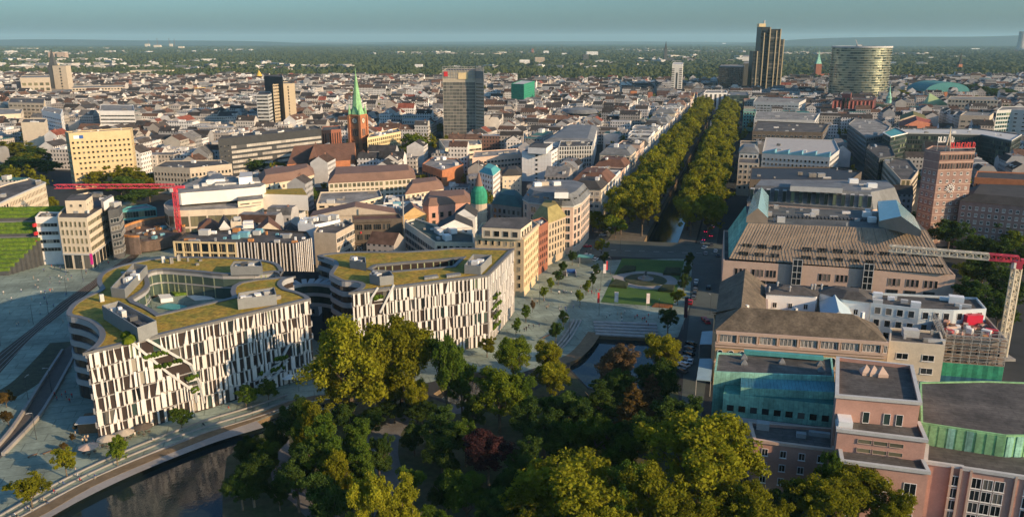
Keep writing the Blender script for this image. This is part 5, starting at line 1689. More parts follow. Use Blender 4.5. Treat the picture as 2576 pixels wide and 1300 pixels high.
r, p = bld('office_tower', 'dark slab with a pale roof house between the broad dark slab and the tallest tower', [(1869, 160), (1892, 160), (1894, 155), (1872, 155)], 57, mat('slab_dark', (.06,) * 3), None, rm=RG)
upper(r, 'roof_house', [(1868, 143), (1889, 143), (1890, 139), (1870, 139)], 56, 66, LG, None, RG)
r, p = bld('white_tower', 'slim white tower with balcony combs on both sides and a dark middle strip', [(1691, 162), (1717, 162), (1719, 157), (1694, 157)], 62, LG, None, rm=LG)
A_, B_ = Vector(at(1691, 162, 62)[:2]), Vector(at(1717, 162, 62)[:2]); d = (B_ - A_).normalized(); nn = Vector((d.y, -d.x)); L = (B_ - A_).length
for k in range(16):
 for f_ in (.13, .87):
  c = A_ + d * L * f_ + nn * .3
  b = MB(); b.box((c.x, c.y, 4 + k * 3.3), (L * .26, .6, 1.5), math.atan2(d.y, d.x)); b.build('balcony', DG, r)
c = A_ + d * L * .5 + nn * .1; b = MB(); b.box((c.x, c.y, 27), (3.2, .3, 40), math.atan2(d.y, d.x)); b.build('window_strip', MATS['glass_dark'], r)
bld('office_building', 'pale blue building of tall white fins and dark windows closing the end of the avenue', [(1771, 234), (1830, 234), (1826, 227), (1776, 227)], 26, WH, F(6.2, 24, 3.4, 20, 2, .6, 'b', WH, 'glass_dark'), rm=RG, units=3)
bld('office_building', 'dark glass block right of the white finned building at the end of the avenue', [(1831, 240), (1884, 240), (1880, 231), (1835, 231)], 24, TEAL if False else mat('glass_wall_dark', (.03, .05, .055), rough=.3), F(4, 3.6, 3.8, 2.4, 1, .6, 'b', DG, 'glass_green'), rm=RGY, units=3)
bld('shop_house', 'red corner block right of the dark glass block at the end of the avenue', [(1869, 255), (1882, 255), (1886, 248), (1872, 248)], 22, BR, None, rm=RG)

rp_ = at(2153, 258, 0)
rt = thing('round_tower', 'wide round glass tower with golden light on its right side', 'tower', (rp_.x, rp_.y, 0))
RAD = 48.0
b = MB(); b.lathe((rp_.x, rp_.y, 0), [(RAD * .98, 0), (RAD * .98, 92)], 64); b.build('core_wall', mat('round_core', (.30, .29, .21), var=.15, rough=.28, metal=.75), rt)
RGL = glass_mat('round_glass', [(0, (.03, .05, .045)), (.3, (.07, .09, .07)), (.55, (.12, .13, .09)), (.8, (.18, .18, .12))], .16)
nseg = 64
cells = 0
for f in range(23):
 z0 = 1.5 + f * 4.0
 if f % 2 == 0 or True:
  b = MB(); b.lathe((rp_.x, rp_.y, z0 - .45), [(RAD * 1.0, 0), (RAD * 1.012, .1), (RAD * 1.012, .9), (RAD, 1.0)], 64); b.f.pop(); b.m.pop(); b.build('floor_band', mat('round_band', (.50, .48, .36), rough=.32, var=.06, metal=.5), rt)
pane = {}
a_c = math.atan2(-rp_.y, -rp_.x)
for f in range(23):
 for k in range(26):
  if cells >= 280 or rnd.random() > .47:
   continue
  a0 = a_c + (k - 13) / 26 * math.pi * .98
  a1 = a0 + math.pi * .98 / 26 * .94
  b = MB()
  f_ = lambda a, z: (RAD * 1.004 * math.cos(a - a0), RAD * 1.004 * math.sin(a - a0), z)
  if 'm' not in pane:
   for j in range(3):
    b0_, b1_ = a0 + (a1 - a0) * j / 3, a0 + (a1 - a0) * (j + 1) / 3
    b.face([f_(b0_, .0), f_(b1_, 0), f_(b1_, 3.0), f_(b0_, 3.0)])
   me = bpy.data.meshes.new('pane'); me.from_pydata(b.v, [], b.f); me.materials.append(RGL); pane['m'] = me
  link('pane', pane['m'], rt, (0, 0, 2.1 + f * 4.0), (0, 0, a0)); cells += 1
b = MB(); b.lathe((rp_.x, rp_.y, 92), [(RAD * 1.01, 0), (RAD * 1.01, 2.6), (RAD * .94, 2.6), (RAD * .94, 1), (.5, 1)], 64); b.build('roof', LG, rt)
b = MB(); b.beam((rp_.x - 6, rp_.y, 93), (rp_.x - 12, rp_.y, 105), .5); b.box((rp_.x - 5, rp_.y, 95), (8, 5, 4)); b.build('roof_hoist', STEEL, rt)
occ_poly(ring(rp_, RAD + 8), 3)

r, p = bld('brick_office', 'dark red brick office with light red piers in front of the round glass tower', [(2096, 252), (2197, 252), (2205, 245), (2102, 244)], 30, mat('brick_dark', (.10, .035, .035), var=.15), F(7.5, 28, 1.0, 26, 1, .8, 'd', PK, 'glass_dark'), rm=RT, units=3)
upper(r, 'tower', [(2119, 236), (2141, 237), (2143, 231), (2122, 231)], 29, 38, mat('brick_red_tall', (.27, .09, .075), var=.1), F(5, 30, 2.5, 28, 4, 4, 'd', PK, 'glass_dark'), RT)
A_, B_ = Vector(at(2096, 252, 30)[:2]), Vector(at(2197, 252, 30)[:2]); d = (B_ - A_).normalized(); nn = Vector((d.y, -d.x)); L = (B_ - A_).length
for k in range(11):
 c = A_ + d * L * k / 10 + nn * .6
 b = MB(); b.box((c.x, c.y, 14), (1.6, 1.2, 29), math.atan2(d.y, d.x)); b.build('brick_pier', mat('pier_red', (.36, .12, .10), var=.1), r)
bp_ = at(2236, 303, 0)
bg_ = thing('barrel_gabled_house', 'brown stone house with rounded gable and green copper spire right of the round glass tower', 'building', (bp_.x, bp_.y, 0))
b = MB(); n = 14
pr = [(17 * math.cos(math.pi * i / n), 4 + 15 * math.sin(math.pi * i / n)) for i in range(n + 1)]
b.face([(bp_.x + x, bp_.y, z) for x, z in [(17, 0)] + pr + [(-17, 0)]][::-1]); b.build('gable', mat('gable_brown', (.24, .13, .10), var=.15), bg_)
b = MB()
for (x0, z0), (x1, z1) in zip(pr, pr[1:]):
 b.face([(bp_.x + x0 * 1.03, bp_.y - .4, z0 * 1.02), (bp_.x + x0 * 1.03, bp_.y + 60, z0 * 1.02), (bp_.x + x1 * 1.03, bp_.y + 60, z1 * 1.02), (bp_.x + x1 * 1.03, bp_.y - .4, z1 * 1.02)])
b.build('roof', mat('roof_moss', (.14, .13, .045), var=.25), bg_)
for k in (-2, -1, 0, 1, 2):
 link('window', win_mesh(2.4, 6, 'd', BRB, 'glass_dark'), bg_, (k * 5, -.05, 7 if k else 9), (0, 0, 0))
sp = at(2238, 268, 30)
b = MB(); b.lathe((bp_.x + 2, bp_.y + 12, 22), [(4, 0), (3.6, 6), (4.2, 7), (2.2, 10), (2.4, 11), (1.3, 15), (.15, 25)], 8); b.build('spire', COP, bg_)
occ_poly([(bp_.x - 28, bp_.y - 4), (bp_.x + 28, bp_.y - 4), (bp_.x + 28, bp_.y + 64), (bp_.x - 28, bp_.y + 64)], 3)
bld('town_house', 'long red roofed house right of the brown barrel gable', [(2262, 322), (2345, 312), (2340, 302), (2264, 306)], 16, BR, None, roof='gable', rm=RR, dh=6)
bld('town_house', 'moss green roofed long house behind the long red roofed house', [(2264, 302), (2330, 300), (2325, 290), (2266, 290)], 18, BE, None, roof='gable', rm=MATS['roof_moss'], dh=5)
wp = at(2345, 290, 0)
wd_ = thing('glass_wedge_tower', 'grey building with a pale green triangular glass roof wedge', 'building', (wp.x, wp.y, 0))
b = MB(); b.prism([(wp.x - 18, wp.y), (wp.x + 26, wp.y), (wp.x + 26, wp.y + 26), (wp.x - 18, wp.y + 26)], 0, 10, 0); b.build('wall', LG, wd_)
b = MB(); A3, B3, C3, D3 = (wp.x - 8, wp.y + 2, 9), (wp.x + 30, wp.y + 2, 11), (wp.x - 8, wp.y + 20, 9), (wp.x - 3, wp.y + 10, 31)
b.face([A3, B3, D3]); b.face([B3, C3, D3]); b.face([C3, A3, D3]); b.build('wedge', mat('pale_green_glass', (.30, .40, .20), rough=.3, var=.08), wd_)
occ_poly([(wp.x - 20, wp.y - 2), (wp.x + 40, wp.y - 2), (wp.x + 40, wp.y + 28), (wp.x - 20, wp.y + 28)], 3)
bld('office_building', 'long beige office with three rows of small windows behind the green glass wedge', [(2385, 249), (2512, 252), (2505, 243), (2390, 242)], 27, BE, F(4.2, 6, 2.2, 2.6, 3, 1.5, 'd', BE, 'glass_dark'), rm=RG)
vp = at(2368, 238, 8)
vh = thing('vaulted_hall', 'hall with a wide teal vaulted roof on brick walls', 'hall', (vp.x, vp.y, 0))
vr = 52 / 2022 * 1560
b = MB(); b.prism([(vp.x - vr, vp.y - 20), (vp.x + vr, vp.y - 20), (vp.x + vr, vp.y + 50), (vp.x - vr, vp.y + 50)], 0, 14, 0, False); b.build('wall', ORB, vh)
b = MB(); n = 12
for i in range(n):
 a0, a1 = math.pi * i / n, math.pi * (i + 1) / n
 b.face([(vp.x + vr * 1.02 * math.cos(a0), vp.y - 21, 14 + 17 * math.sin(a0)), (vp.x + vr * 1.02 * math.cos(a0), vp.y + 51, 14 + 17 * math.sin(a0)), (vp.x + vr * 1.02 * math.cos(a1), vp.y + 51, 14 + 17 * math.sin(a1)), (vp.x + vr * 1.02 * math.cos(a1), vp.y - 21, 14 + 17 * math.sin(a1))])
b.face([(vp.x + vr * math.cos(math.pi * i / n), vp.y - 20.5, 14 + 16.8 * math.sin(math.pi * i / n)) for i in range(n + 1)][::-1])
b.build('vault', mat('vault_teal', (.07, .24, .24), var=.12), vh)
occ_poly([(vp.x - vr - 4, vp.y - 25), (vp.x + vr + 4, vp.y - 25), (vp.x + vr + 4, vp.y + 55), (vp.x - vr - 4, vp.y + 55)], 3)
bld('office_building', 'cream stepped office with three dark window rows left of the white end slab', [(2415, 290), (2490, 292), (2500, 284), (2430, 280)], 27, BE, F(6, 5, 4, 1.8, 3, 2, 'b', CR, 'glass_dark'), rm=RG, units=3)
bld('office_tower', 'white end slab of an office tower at the right edge of the picture', [(2508, 278), (2545, 276), (2640, 280), (2640, 268), (2520, 268)], 42, LG, None, {0: F(3, 3.8, 2.6, 2.2, 2, 1, 'b', TEAL, 'glass_green'), 1: F(6, 3.8, 2.6, 1.4, 2, 1, 'b', WH, 'glass')}, rm=RG)

MOD = mat('modern_dark', (.055, .065, .062), var=.15, rough=.5)
MG = F(2.0, 3.7, 1.5, 2.7, 1, .7, 'd', DG, 'glass_green')
bld('office_building', 'dark glass block with a teal flat roof edged in white left of the brick tower', [(2222, 333), (2241, 344), (2283, 334), (2252, 320)], 31, MOD, F(3.2, 3.7, 3, 2.6, 1, .5, 'b', DG, 'glass_green'), rm=TEAL, cornice=WH)
bld('office_building', 'long dark modern block with pale roof edge behind the brick tower', [(2264, 334), (2470, 338), (2545, 353), (2570, 338), (2462, 324), (2270, 323)], 29, MOD, MG, rm=LG, units=8, cornice=LG)
bld('office_building', 'grey office row facing the narrow dark street right of the avenue', [(2134, 312), (2180, 346), (2225, 340), (2240, 318), (2205, 300), (2150, 299)], 24, GR, F(2.8, 3.6, 1.5, 2, 2, 1, 'd', GR, 'glass_dark'), rm=RG, units=9)
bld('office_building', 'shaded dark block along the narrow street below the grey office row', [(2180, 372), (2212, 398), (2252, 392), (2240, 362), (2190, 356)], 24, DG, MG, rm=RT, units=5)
bld('corner_house', 'beige corner house with a glowing yellow end bay left of the brick tower', [(2222, 404), (2266, 452), (2293, 452), (2311, 428), (2290, 402), (2246, 396)], 22, BE, F(2.4, 3.6, 1.3, 2, 2, 1, 'd', BE, 'glass_dark'), {1: F(2.6, 4, 2, 3, 2, 1, 'b', YE, 'glass_sand')}, rm=RT, units=7)

r, p = bld('brick_tower', 'tall square brick tower with a star clock and red sign letters on its roof', [(2327, 375), (2366, 382), (2453, 380), (2424, 368), (2345, 366)], 50, BRB, F(3.1, 3.85, 1.3, 1.5, 2, 9, 'p', WH, 'glass'), rm=RT, cap=285)
A_, B_ = Vector(at(2366, 382, 50)[:2]), Vector(at(2453, 380, 50)[:2]); d = (B_ - A_).normalized(); nn = Vector((d.y, -d.x)); L = (B_ - A_).length
A2 = Vector(at(2327, 375, 50)[:2])
for z in (49, 44.5, 40.5, 33, 29, 25, 21, 17, 13, 9, 5.5):
 b = MB(); b.beam((*(A_ + nn * .1), z), (*(B_ + nn * .1), z), .16); b.beam((*(A2 + nn * .1), z), (*(A_ + nn * .1), z), .16); b.build('stone_band', PL, r)
for k in range(12):
 c = A_ + d * (L * (k + .5) / 12) + nn * .06
 link('top_window', win_mesh(.9, 2.6, 'd', BRB, 'glass_dark'), r, (c.x - r.location.x, c.y - r.location.y, 42.5), (0, 0, math.atan2(nn.y, nn.x) + math.pi / 2))
 link('top_window', win_mesh(.9, 2.4, 'd', BRB, 'glass_dark'), r, (c.x - r.location.x, c.y - r.location.y, 47), (0, 0, math.atan2(nn.y, nn.x) + math.pi / 2))
c = A_ + d * L * .42 + nn * .5
b = MB()
for k in range(12):
 a = k * math.pi / 6
 b.beam((c.x + d.x * math.cos(a) * 1.1, c.y + d.y * math.cos(a) * 1.1, 31 + math.sin(a) * 1.1), (c.x + d.x * math.cos(a) * 2.5, c.y + d.y * math.cos(a) * 2.5, 31 + math.sin(a) * 2.5), .17)
b.beam((c.x, c.y, 31), (c.x + d.x * .9, c.y + d.y * .9, 31.6), .12); b.beam((c.x, c.y, 31), (c.x - d.x * .4, c.y - d.y * .4, 32.6), .12)
b.build('star_clock', WH, r)
for (f0, n_, m, z, dd, hgt) in ((.30, 9, RED, 51.6, 1.0, 3.0), (.10, 6, WH, 54.2, -4.0, 2.8)):
 for k in range(n_):
  c = A_ + d * (L * f0 + k * 1.55) + nn * (dd - 1.5)
  b = MB(); w_ = 1.0;
  b.box((c.x, c.y, z + hgt / 2), (.35, .3, hgt), math.atan2(d.y, d.x))
  if k % 2 == 0:
   b.box((c.x + d.x * .5, c.y + d.y * .5, z + hgt * .85), (.8, .3, .4), math.atan2(d.y, d.x))
  b.box((c.x + d.x * .5, c.y + d.y * .5, z + .2), (.9, .3, .4), math.atan2(d.y, d.x))
  if k % 3 != 1:
   b.box((c.x + d.x * 1.0, c.y + d.y * 1.0, z + hgt * .4), (.3, .3, hgt * .75), math.atan2(d.y, d.x))
  b.build('sign_letter', m, r)
 b = MB(); c0 = A_ + d * L * f0 + nn * (dd - 1.5); c1 = c0 + d * (n_ * 1.55); b.beam((*c0, z - .2), (*c1, z - .2), .12); b.beam((*c0, 49.3), (*c0, z), .1); b.beam((*c1, 49.3), (*c1, z), .1); b.build('sign_frame', STEEL, r)
c = A_ + d * L * .4 - nn * 5
b = MB()
for q in (-1.4, 1.4):
 b.beam((c.x + d.x * q, c.y + d.y * q, 49.4), (c.x, c.y, 60), .22)
b.beam((c.x, c.y, 58), (c.x, c.y, 62), .12); b.build('mast', CR, r)
r, p = bld('brick_wing', 'long brick wing with rows of white windows right of the square brick tower', [(2415, 505), (2610, 522), (2640, 480), (2440, 474)], 25, BRB, F(2.9, 3.5, 1.4, 1.8, 2.5, 1.2, 'p', WH, 'glass'), rm=RD, roof='hip', dh=3.5, ins=5)
bld('brick_office', 'orange red brick office with a dense upright window row behind the brick wing', [(2452, 446), (2620, 455), (2625, 436), (2458, 430)], 31, ORB, F(1.9, 4, .9, 3, 12, 1.5, 'd', ORB, 'glass_dark'), rm=RD)
b = MB()

# ================================================================== OLD BLOCK AND THEATRE, RIGHT FOREGROUND
OCH = mat('old_ochre', (.52, .35, .19), var=.12)
HE = 18.0
A_, D_, C_, B_ = (Vector(at(x, y, HE)[:2]) for x, y in ((1801, 832), (1931, 839), (1928, 716), (1816, 710)))
E_ = Vector(at(2234, 861, HE)[:2])
r, p = bld('old_block', 'old ochre building with brown hipped roofs in front of the tan ribbed store', None, HE, OCH, F(4.4, 4.6, 1.7, 2.9, 3.5, 4.6, 'a', WH, 'glass'), roof='none', world=[tuple(A_), tuple(D_), tuple(C_), tuple(B_)], cornice=PL)
w_dir = (E_ - A_); LA = w_dir.length; w_dir.normalize(); wn = Vector((-w_dir.y, w_dir.x))
dp = 16.0
fw = [tuple(A_ + w_dir * .2), tuple(E_), tuple(E_ + wn * dp), tuple(A_ + wn * dp)]
occ_poly(fw, 3)
b = MB(); b.prism([tuple(Vector(x) - wn * .25) for x in fw[:2]] + fw[2:], 0, HE - .02, 0, False); b.build('front_wall', OCH, r)
ov = .7
rz_ = at(1869, 782, 23.2)
ridL, ridR = Vector((*(A_ + w_dir * (D_ - A_).length * .5 + wn * dp * .5), HE + 5.6)), Vector((*(E_ - w_dir * 9 + wn * dp * .5), HE + 5.6))
f0, f1, f2, f3 = (Vector((*v, HE + .05)) for v in (A_ - wn * ov - w_dir * ov, E_ - wn * ov, E_ + wn * (dp + ov), A_ + wn * (dp + ov) - w_dir * ov))
b = MB(); b.face([f0, f1, ridR, ridL]); b.face([f1, f2, ridR]); b.face([f2, f3, ridL, ridR]); b.build('roof', ROLD, r)
bl_dir = (B_ - A_).normalized()
ridB = Vector((*((B_ + C_) / 2), HE + 5.6))
dl = (D_ - A_)
g0, g1, g2_, g3_ = (Vector((*v, HE + .06)) for v in (A_ - w_dir * ov - wn * ov, A_ + dl + wn * .0, B_ + dl, B_ - w_dir * ov))
b = MB(); b.face([g0, ridL, ridB, g3_]); b.face([g1, g2_, ridB, ridL]); b.build('side_roof', ROLD, r)
b = MB(); b.face([tuple(Vector((*B_, HE))), tuple(Vector((*(B_ + dl), HE))), tuple(ridB)]); b.build('gable', OCH, r)
rzf = math.atan2(-wn.y, -wn.x) + math.pi / 2
def onf(s, z, out=.3):
 c = A_ + w_dir * s - wn * out
 return (c.x - r.location.x, c.y - r.location.y, z)
n_ = 42
for k in range(n_):                                              # loggia windows under the eaves
 if 0 < k % 5:
  link('loggia_window', win_mesh(LA / n_ - .15, 2.4, 'p', WH, 'glass'), r, onf(LA * (k + .5) / n_, 15.9), (0, 0, rzf))
 else:
  b = MB(); c = A_ + w_dir * (LA * (k + .5) / n_) - wn * .5; b.box((c.x, c.y, 15.9), (.5, .6, 2.8), math.atan2(w_dir.y, w_dir.x)); b.build('loggia_pier', PL, r)
for k in range(15):
 for z, hh in ((10.6, 2.9), (5.6, 2.9)):
  link('arched_window', win_mesh(1.6, hh, 'a', WH, 'glass'), r, onf(LA * (k + .5) / 15, z), (0, 0, rzf))
b = MB()
for z, t_ in ((14.3, .45), (13.2, .3), (7.9, .3), (17.8, .5)):
 b.beam((*(A_ - wn * .35), z), (*(E_ - wn * .35), z), t_)
b.build('cornice', PL, r)
for s, l_ in ((.2, WH), (.5, LG), (.9, WH)):
 c = A_ + w_dir * LA * s + wn * dp * .8
 link('chimney', unit_box(l_), r, (c.x - r.location.x, c.y - r.location.y, HE + 1.5), (0, 0, .4), (.9, .9, 3.4))
bld('courtyard_house', 'small flat dark roofed house with white walls in the old block courtyard', [(1914, 782), (1990, 806), (1996, 786), (1915, 776)], 17, WH, None, rm=RT, units=2, umats=[WHITEG])
WP = F(4.0, 5.2, 1.5, 2.0, 3, .9, 'p', WH, 'glass_dark')
bld('courtyard_house', 'long white courtyard house with small windows and dark roof vents behind the old ochre building', [(1928, 738), (2053, 745), (2066, 722), (1934, 713)], 20, WHITEG, WP, roof='hip', rm=RT, dh=1.6, ins=5)
for x, y in ((1935, 728), (1956, 716), (1987, 727), (2042, 722), (2050, 722), (2067, 722)):
 c = at(x, y, 21.6); b = MB(); b.lathe((c.x, c.y, 20.8), [(.35, 0), (.35, 1.4), (.6, 1.5), (.1, 2.1)], 6); tag(b.build('roof_vent', STEEL), 'small steel vent on the dark roof of the long white courtyard house', 'roof vent', 'vents on the white courtyard house')
bld('courtyard_house', 'white courtyard house with dark roof between the blue roofed annex and the pale blue wing', [(2120, 752), (2192, 760), (2190, 733), (2075, 722), (2062, 736)], 20, WHITEG, WP, roof='hip', rm=RT, dh=2, ins=4)
bld('annex', 'courtyard annex with a bright pale blue gabled roof', [(2070, 806), (2146, 812), (2128, 762), (2064, 756)], 17, WH, None, roof='gable', rm=mat('roof_paleblue', (.40, .50, .55), var=.05), dh=3.6, axis=0)
bld('courtyard_house', 'pale blue wing with square window rows, right of the white courtyard houses', [(2192, 762), (2313, 776), (2400, 780), (2482, 776), (2458, 748), (2195, 735)], 20, mat('blue_wing', (.50, .56, .58), var=.05), F(3.0, 4.2, 1.7, 2.2, 3, 1.2, 'd', WH, 'glass_dark'), rm=RT, units=12, umats=[WHITEG, LG])
bld('town_house', 'cream house with grouped white windows and balconies between the old ochre building and the scaffold', [(2237, 857), (2378, 868), (2366, 833), (2240, 823)], 17.5, CR, F(6.4, 4.2, 3.4, 2.0, 2.5, 1.3, 'p', WH, 'glass_dark'), rm=RT, units=5)

SCW = mat('scaffold_wall', (.34, .29, .24), var=.2)
SH = 16.5
r, p = bld('scaffolded_building', 'building shell inside steel scaffolding with green netting and building material on top', [(2377, 841), (2532, 852), (2476, 789), (2360, 801)], SH, SCW, F(2.6, 4.0, 1.4, 2.3, 1.5, .9, 'd', PL, 'glass_dark'), rm=mat('site_floor', (.20, .10, .07), var=.4, scale=.5), par=1.2)
for i in range(len(p)):
 a, q = Vector(p[i]), Vector(p[(i + 1) % len(p)]); d = (q - a); L = d.length; d.normalize(); nn = Vector((d.y, -d.x))
 if nn.dot(-(a + q) / 2) <= -20:
  continue
 n_ = int(L / 2.5) + 1
 b = MB()
 for k in range(n_ + 1):
  for o in (.5, 1.6):
   c = a + d * (L * k / n_) + nn * o
   b.beam((*c, 0), (*c, SH + 2.2), .06)
 for lv in range(9):
  z = 2 * lv + 2
  for o, zz in ((.5, z), (1.6, z), (1.6, z + 1)):
   b.beam((*(a + nn * o), zz), (*(q + nn * o), zz), .055)
  if lv % 2:
   for k in range(0, n_, 3):
    b.beam((*(a + d * (L * k / n_) + nn * 1.65), z), (*(a + d * (L * min(k + 1, n_) / n_) + nn * 1.65), z + 2), .05)
 b.build('scaffold_frame', STEEL, r)
 b = MB()
 for lv in range(8):
  b.box((*((a + q) / 2 + nn * 1.05), 2 * lv + 2), (L, .9, .07), math.atan2(d.y, d.x))
 b.build('scaffold_deck', WOOD, r)
 for (z0, z1, m) in ((3.6, 8, NET), (0.3, 3.6, mat('net_blue', (.02, .10, .16), var=.2))):
  b = MB(); k_ = 12
  for k in range(k_):
   c0, c1 = a + d * (L * k / k_) + nn * (1.8 + .12 * (k % 2)), a + d * (L * (k + 1) / k_) + nn * (1.8 + .12 * ((k + 1) % 2))
   b.face([(*c0, z0), (*c1, z0), (*c1, z1), (*c0, z1)])
  b.build('netting', m, r)
cen = Vector((sum(x[0] for x in p) / 4, sum(x[1] for x in p) / 4))
rc = at(2444, 800, SH + .5)
b = MB(); b.box((rc.x, rc.y, SH + .4), (5.5, 3.6, 3.2), .1); b.build('red_container', mat('container_red', (.50, .02, .05), rough=.35, var=.06), r)
for k in range(46):
 f_, g_ = rnd.uniform(.08, .92), rnd.uniform(.08, .92)
 q = Vector(p[0]).lerp(Vector(p[1]), f_).lerp(Vector(p[3]).lerp(Vector(p[2]), f_), g_)
 link('building_material', unit_box(rnd.choice([WOOD, ORANGE, PK, WH, STEEL, BLU, RED, PL])), r, (q.x - r.location.x, q.y - r.location.y, SH - 1.2), (0, 0, rnd.uniform(0, 3)), (rnd.uniform(.5, 3.6), rnd.uniform(.3, 1.8), rnd.uniform(.2, 1.7)))

gw, p = bld('theatre_wing', 'green copper clad theatre wing with dark flat roof and turquoise roof strips', [(1797, 934), (2099, 946), (2093, 899), (1804, 885)], 21, COP, None, rm=RT, par=.5)
q = upper(gw, 'copper_wall', [(1864, 974), (2099, 986), (2099, 950), (1866, 940)], 14, 19.5, COP, None, mat('turquoise_sheet', (.18, .50, .50), var=.15, seam=(.9, 60, .08, .25)))
upper(gw, 'copper_terrace', [(1820, 988), (2101, 1018), (2100, 960), (1830, 945)], 8, 17.5, COP, F(2.7, 4, 1.7, 1.7, 11.6, 1.9, 'd', COP, 'glass_dark'), mat('terrace_teal', (.05, .21, .18), var=.25))
upper(gw, 'white_storey', [(1824, 1045), (2104, 1078), (2101, 1030), (1828, 1005)], 4, 11.3, WH, F(2.7, 3, 1.8, 1.5, 7.6, .7, 'd', WH, 'glass_dark'), RT)
b = MB()
for k in range(60):
 a, c = at(1866 + k * 3.9, 942 + k * .16, 19.5), at(1864 + k * 3.95, 973 + k * .19, 19.5)
 b.beam(a + Vector((0, 0, .06)), c + Vector((0, 0, .06)), .05)
b.build('standing_seam', BLU, gw)
b = MB(); a, c = at(1872, 884, 21.6), at(2071, 900, 21.6); b.beam(a, c, .55); b.build('roof_edge', TEAL, gw)
for x, y in ((1872, 898), (1872, 912), (1967, 909), (2063, 915), (2066, 930)):
 c = at(x, y, 21)
 b = MB(); b.lathe((c.x, c.y, 20.4), [(1.2, 0), (1.2, .5), (.05, 1.7)], 4, 0, .6); b.build('skylight', RGY, gw)
c = at(2076, 946, 18.5); b = MB(); b.lathe((c.x, c.y, 18), [(1.3, 0), (2.0, .6), (1.6, 1.0)], 10); b.build('dish', LG, gw)
bld('theatre_wing', 'pink theatre wing with small white framed windows behind the largest tree', [(1898, 1104), (2097, 1129), (2108, 1078), (1886, 1061)], 13, PK, F(4.1, 3.6, 1.5, 1.9, 1.0, 1.0, 'p', WH, 'glass_dark'), rm=RT, units=3, cornice=PL, grow=2)
th, p = bld('theatre', 'pink stage tower of the theatre with dark flat roof and three pointed skylights', [(2105, 992), (2316, 1010), (2294, 918), (2107, 897)], 26, PK, None, rm=RT, par=.9, cornice=LG)
for x, y in ((2178, 936), (2197, 938), (2218, 941)):
 c = at(x, y, 25.5)
 b = MB(); b.lathe((c.x, c.y, 25), [(1.7, 0), (1.7, .9), (.05, 2.6)], 4, 0, .7); b.build('skylight', PL, th)
for x in (2180, 2233, 2265):
 (s, z) = fz(tuple(at(2105, 992, 26)[:2]), tuple(at(2316, 1010, 26)[:2]), x, 1035)
 a = at(2105, 992, 26); e = at(2316, 1010, 26); d = (Vector(e[:2]) - Vector(a[:2])).normalized(); nn = Vector((d.y, -d.x))
 link('door', win_mesh(1.3, 2.6, 'd', WH, 'glass_green'), th, (a.x + d.x * s + nn.x * .05 - th.location.x, a.y + d.y * s + nn.y * .05 - th.location.y, 21.0), (0, 0, math.atan2(nn.y, nn.x) + math.pi / 2))
def tier(lbl, px, h, **k):
 return bld('theatre_wing', lbl, px, h, PK, rm=RT, cornice=LG, par=.5, grow=2, **k)
t1_, p1_ = tier('middle pink theatre tier below the stage tower with louvres and white roof units', [(2108, 1077), (2331, 1104), (2312, 1060), (2104, 1038)], 20)
a, e = Vector(p1_[0]), Vector(p1_[1])
q0_, q1_ = Vector(at(2108, 1077, 20)[:2]), Vector(at(2331, 1104, 20)[:2]); d = (q1_ - q0_).normalized(); nn = Vector((d.y, -d.x)); L = (q1_ - q0_).length
for k in range(3):
 for z in (17.6, 15.4):
  c = q0_ + d * (L * (.32 + k * .18)) + nn * .06
  link('louvre', win_mesh(2.8, .9, 'd', PL, 'glass_sand'), t1_, (c.x - t1_.location.x, c.y - t1_.location.y, z), (0, 0, math.atan2(nn.y, nn.x) + math.pi / 2))
for x, y, s_ in ((2148, 1036, (2.6, 2.2, 2.2)), (2207, 1042, (2.4, 2.2, 2.2)), (2124, 1062, (3.0, 5.0, 1.8))):
 c = at(x, y, 20); link('roof_unit', unit_box(WHITEG), t1_, (c.x - t1_.location.x, c.y - t1_.location.y, 19.5), (0, 0, math.atan2(d.y, d.x)), s_)
tier('lowest pink tier of the theatre with tall white framed windows behind a leafy tree', [(2118, 1156), (2337, 1184), (2318, 1147), (2112, 1123)], 15, fac=F(5, 3.8, 2.6, 2.9, .6, 1.0, 'p', WH, 'glass_dark'))
au, p = bld('theatre_auditorium', 'fan shaped theatre hall with broad dark roof over a drum of pale green copper panels', smooth_px([(2317, 1062), (2430, 1079), (2532, 1094), (2580, 1094), (2660, 1080), (2700, 1010), (2620, 962), (2480, 957), (2314, 960)], True, 1), 19, COPL, None, rm=RT, par=.3, base=12)
n = len(p)
for i in range(n):
 a, e = Vector(p[i]), Vector(p[(i + 1) % n]); d = (e - a); L = d.length; d.normalize(); nn = Vector((d.y, -d.x))
 if nn.dot(-(a + e) / 2) <= 0:
  continue
 k_ = int(L / 1.7)
 for k in range(k_):
  c = a + d * (L * (k + .5) / k_) + nn * .08
  b = MB(); b.box((c.x, c.y, 15.5), (1.7 * .86, .16, 6.2), math.atan2(d.y, d.x)); b.build('copper_panel', rnd.choice([COPL, COPL, COP]), au)
fr_, p = bld('foyer_building', 'pink theatre foyer block at the right bottom corner with large grid windows', [(2328, 1158), (2420, 1171), (2424, 1174), (2640, 1206), (2680, 1100), (2333, 1100)], 14, PK, None, rm=RT, cornice=LG, par=.4)
q0_, q1_ = Vector(at(2424, 1174, 14)[:2]), Vector(at(2640, 1206, 14)[:2]); d = (q1_ - q0_).normalized(); nn = Vector((d.y, -d.x)); L = (q1_ - q0_).length; rzz = math.atan2(nn.y, nn.x) + math.pi / 2
for row, z in enumerate((10.6, 7.6, 4.6, 1.6)):
 for k in range(8):
  c = q0_ + d * (2.9 + k * 2.25 + (k // 3) * 3.4) + nn * .1
  link('window', win_mesh(2.05, 2.6, 'p', WH, 'glass_dark'), fr_, (c.x - fr_.location.x, c.y - fr_.location.y, z), (0, 0, rzz))
q2_ = Vector(at(2328, 1158, 14)[:2])
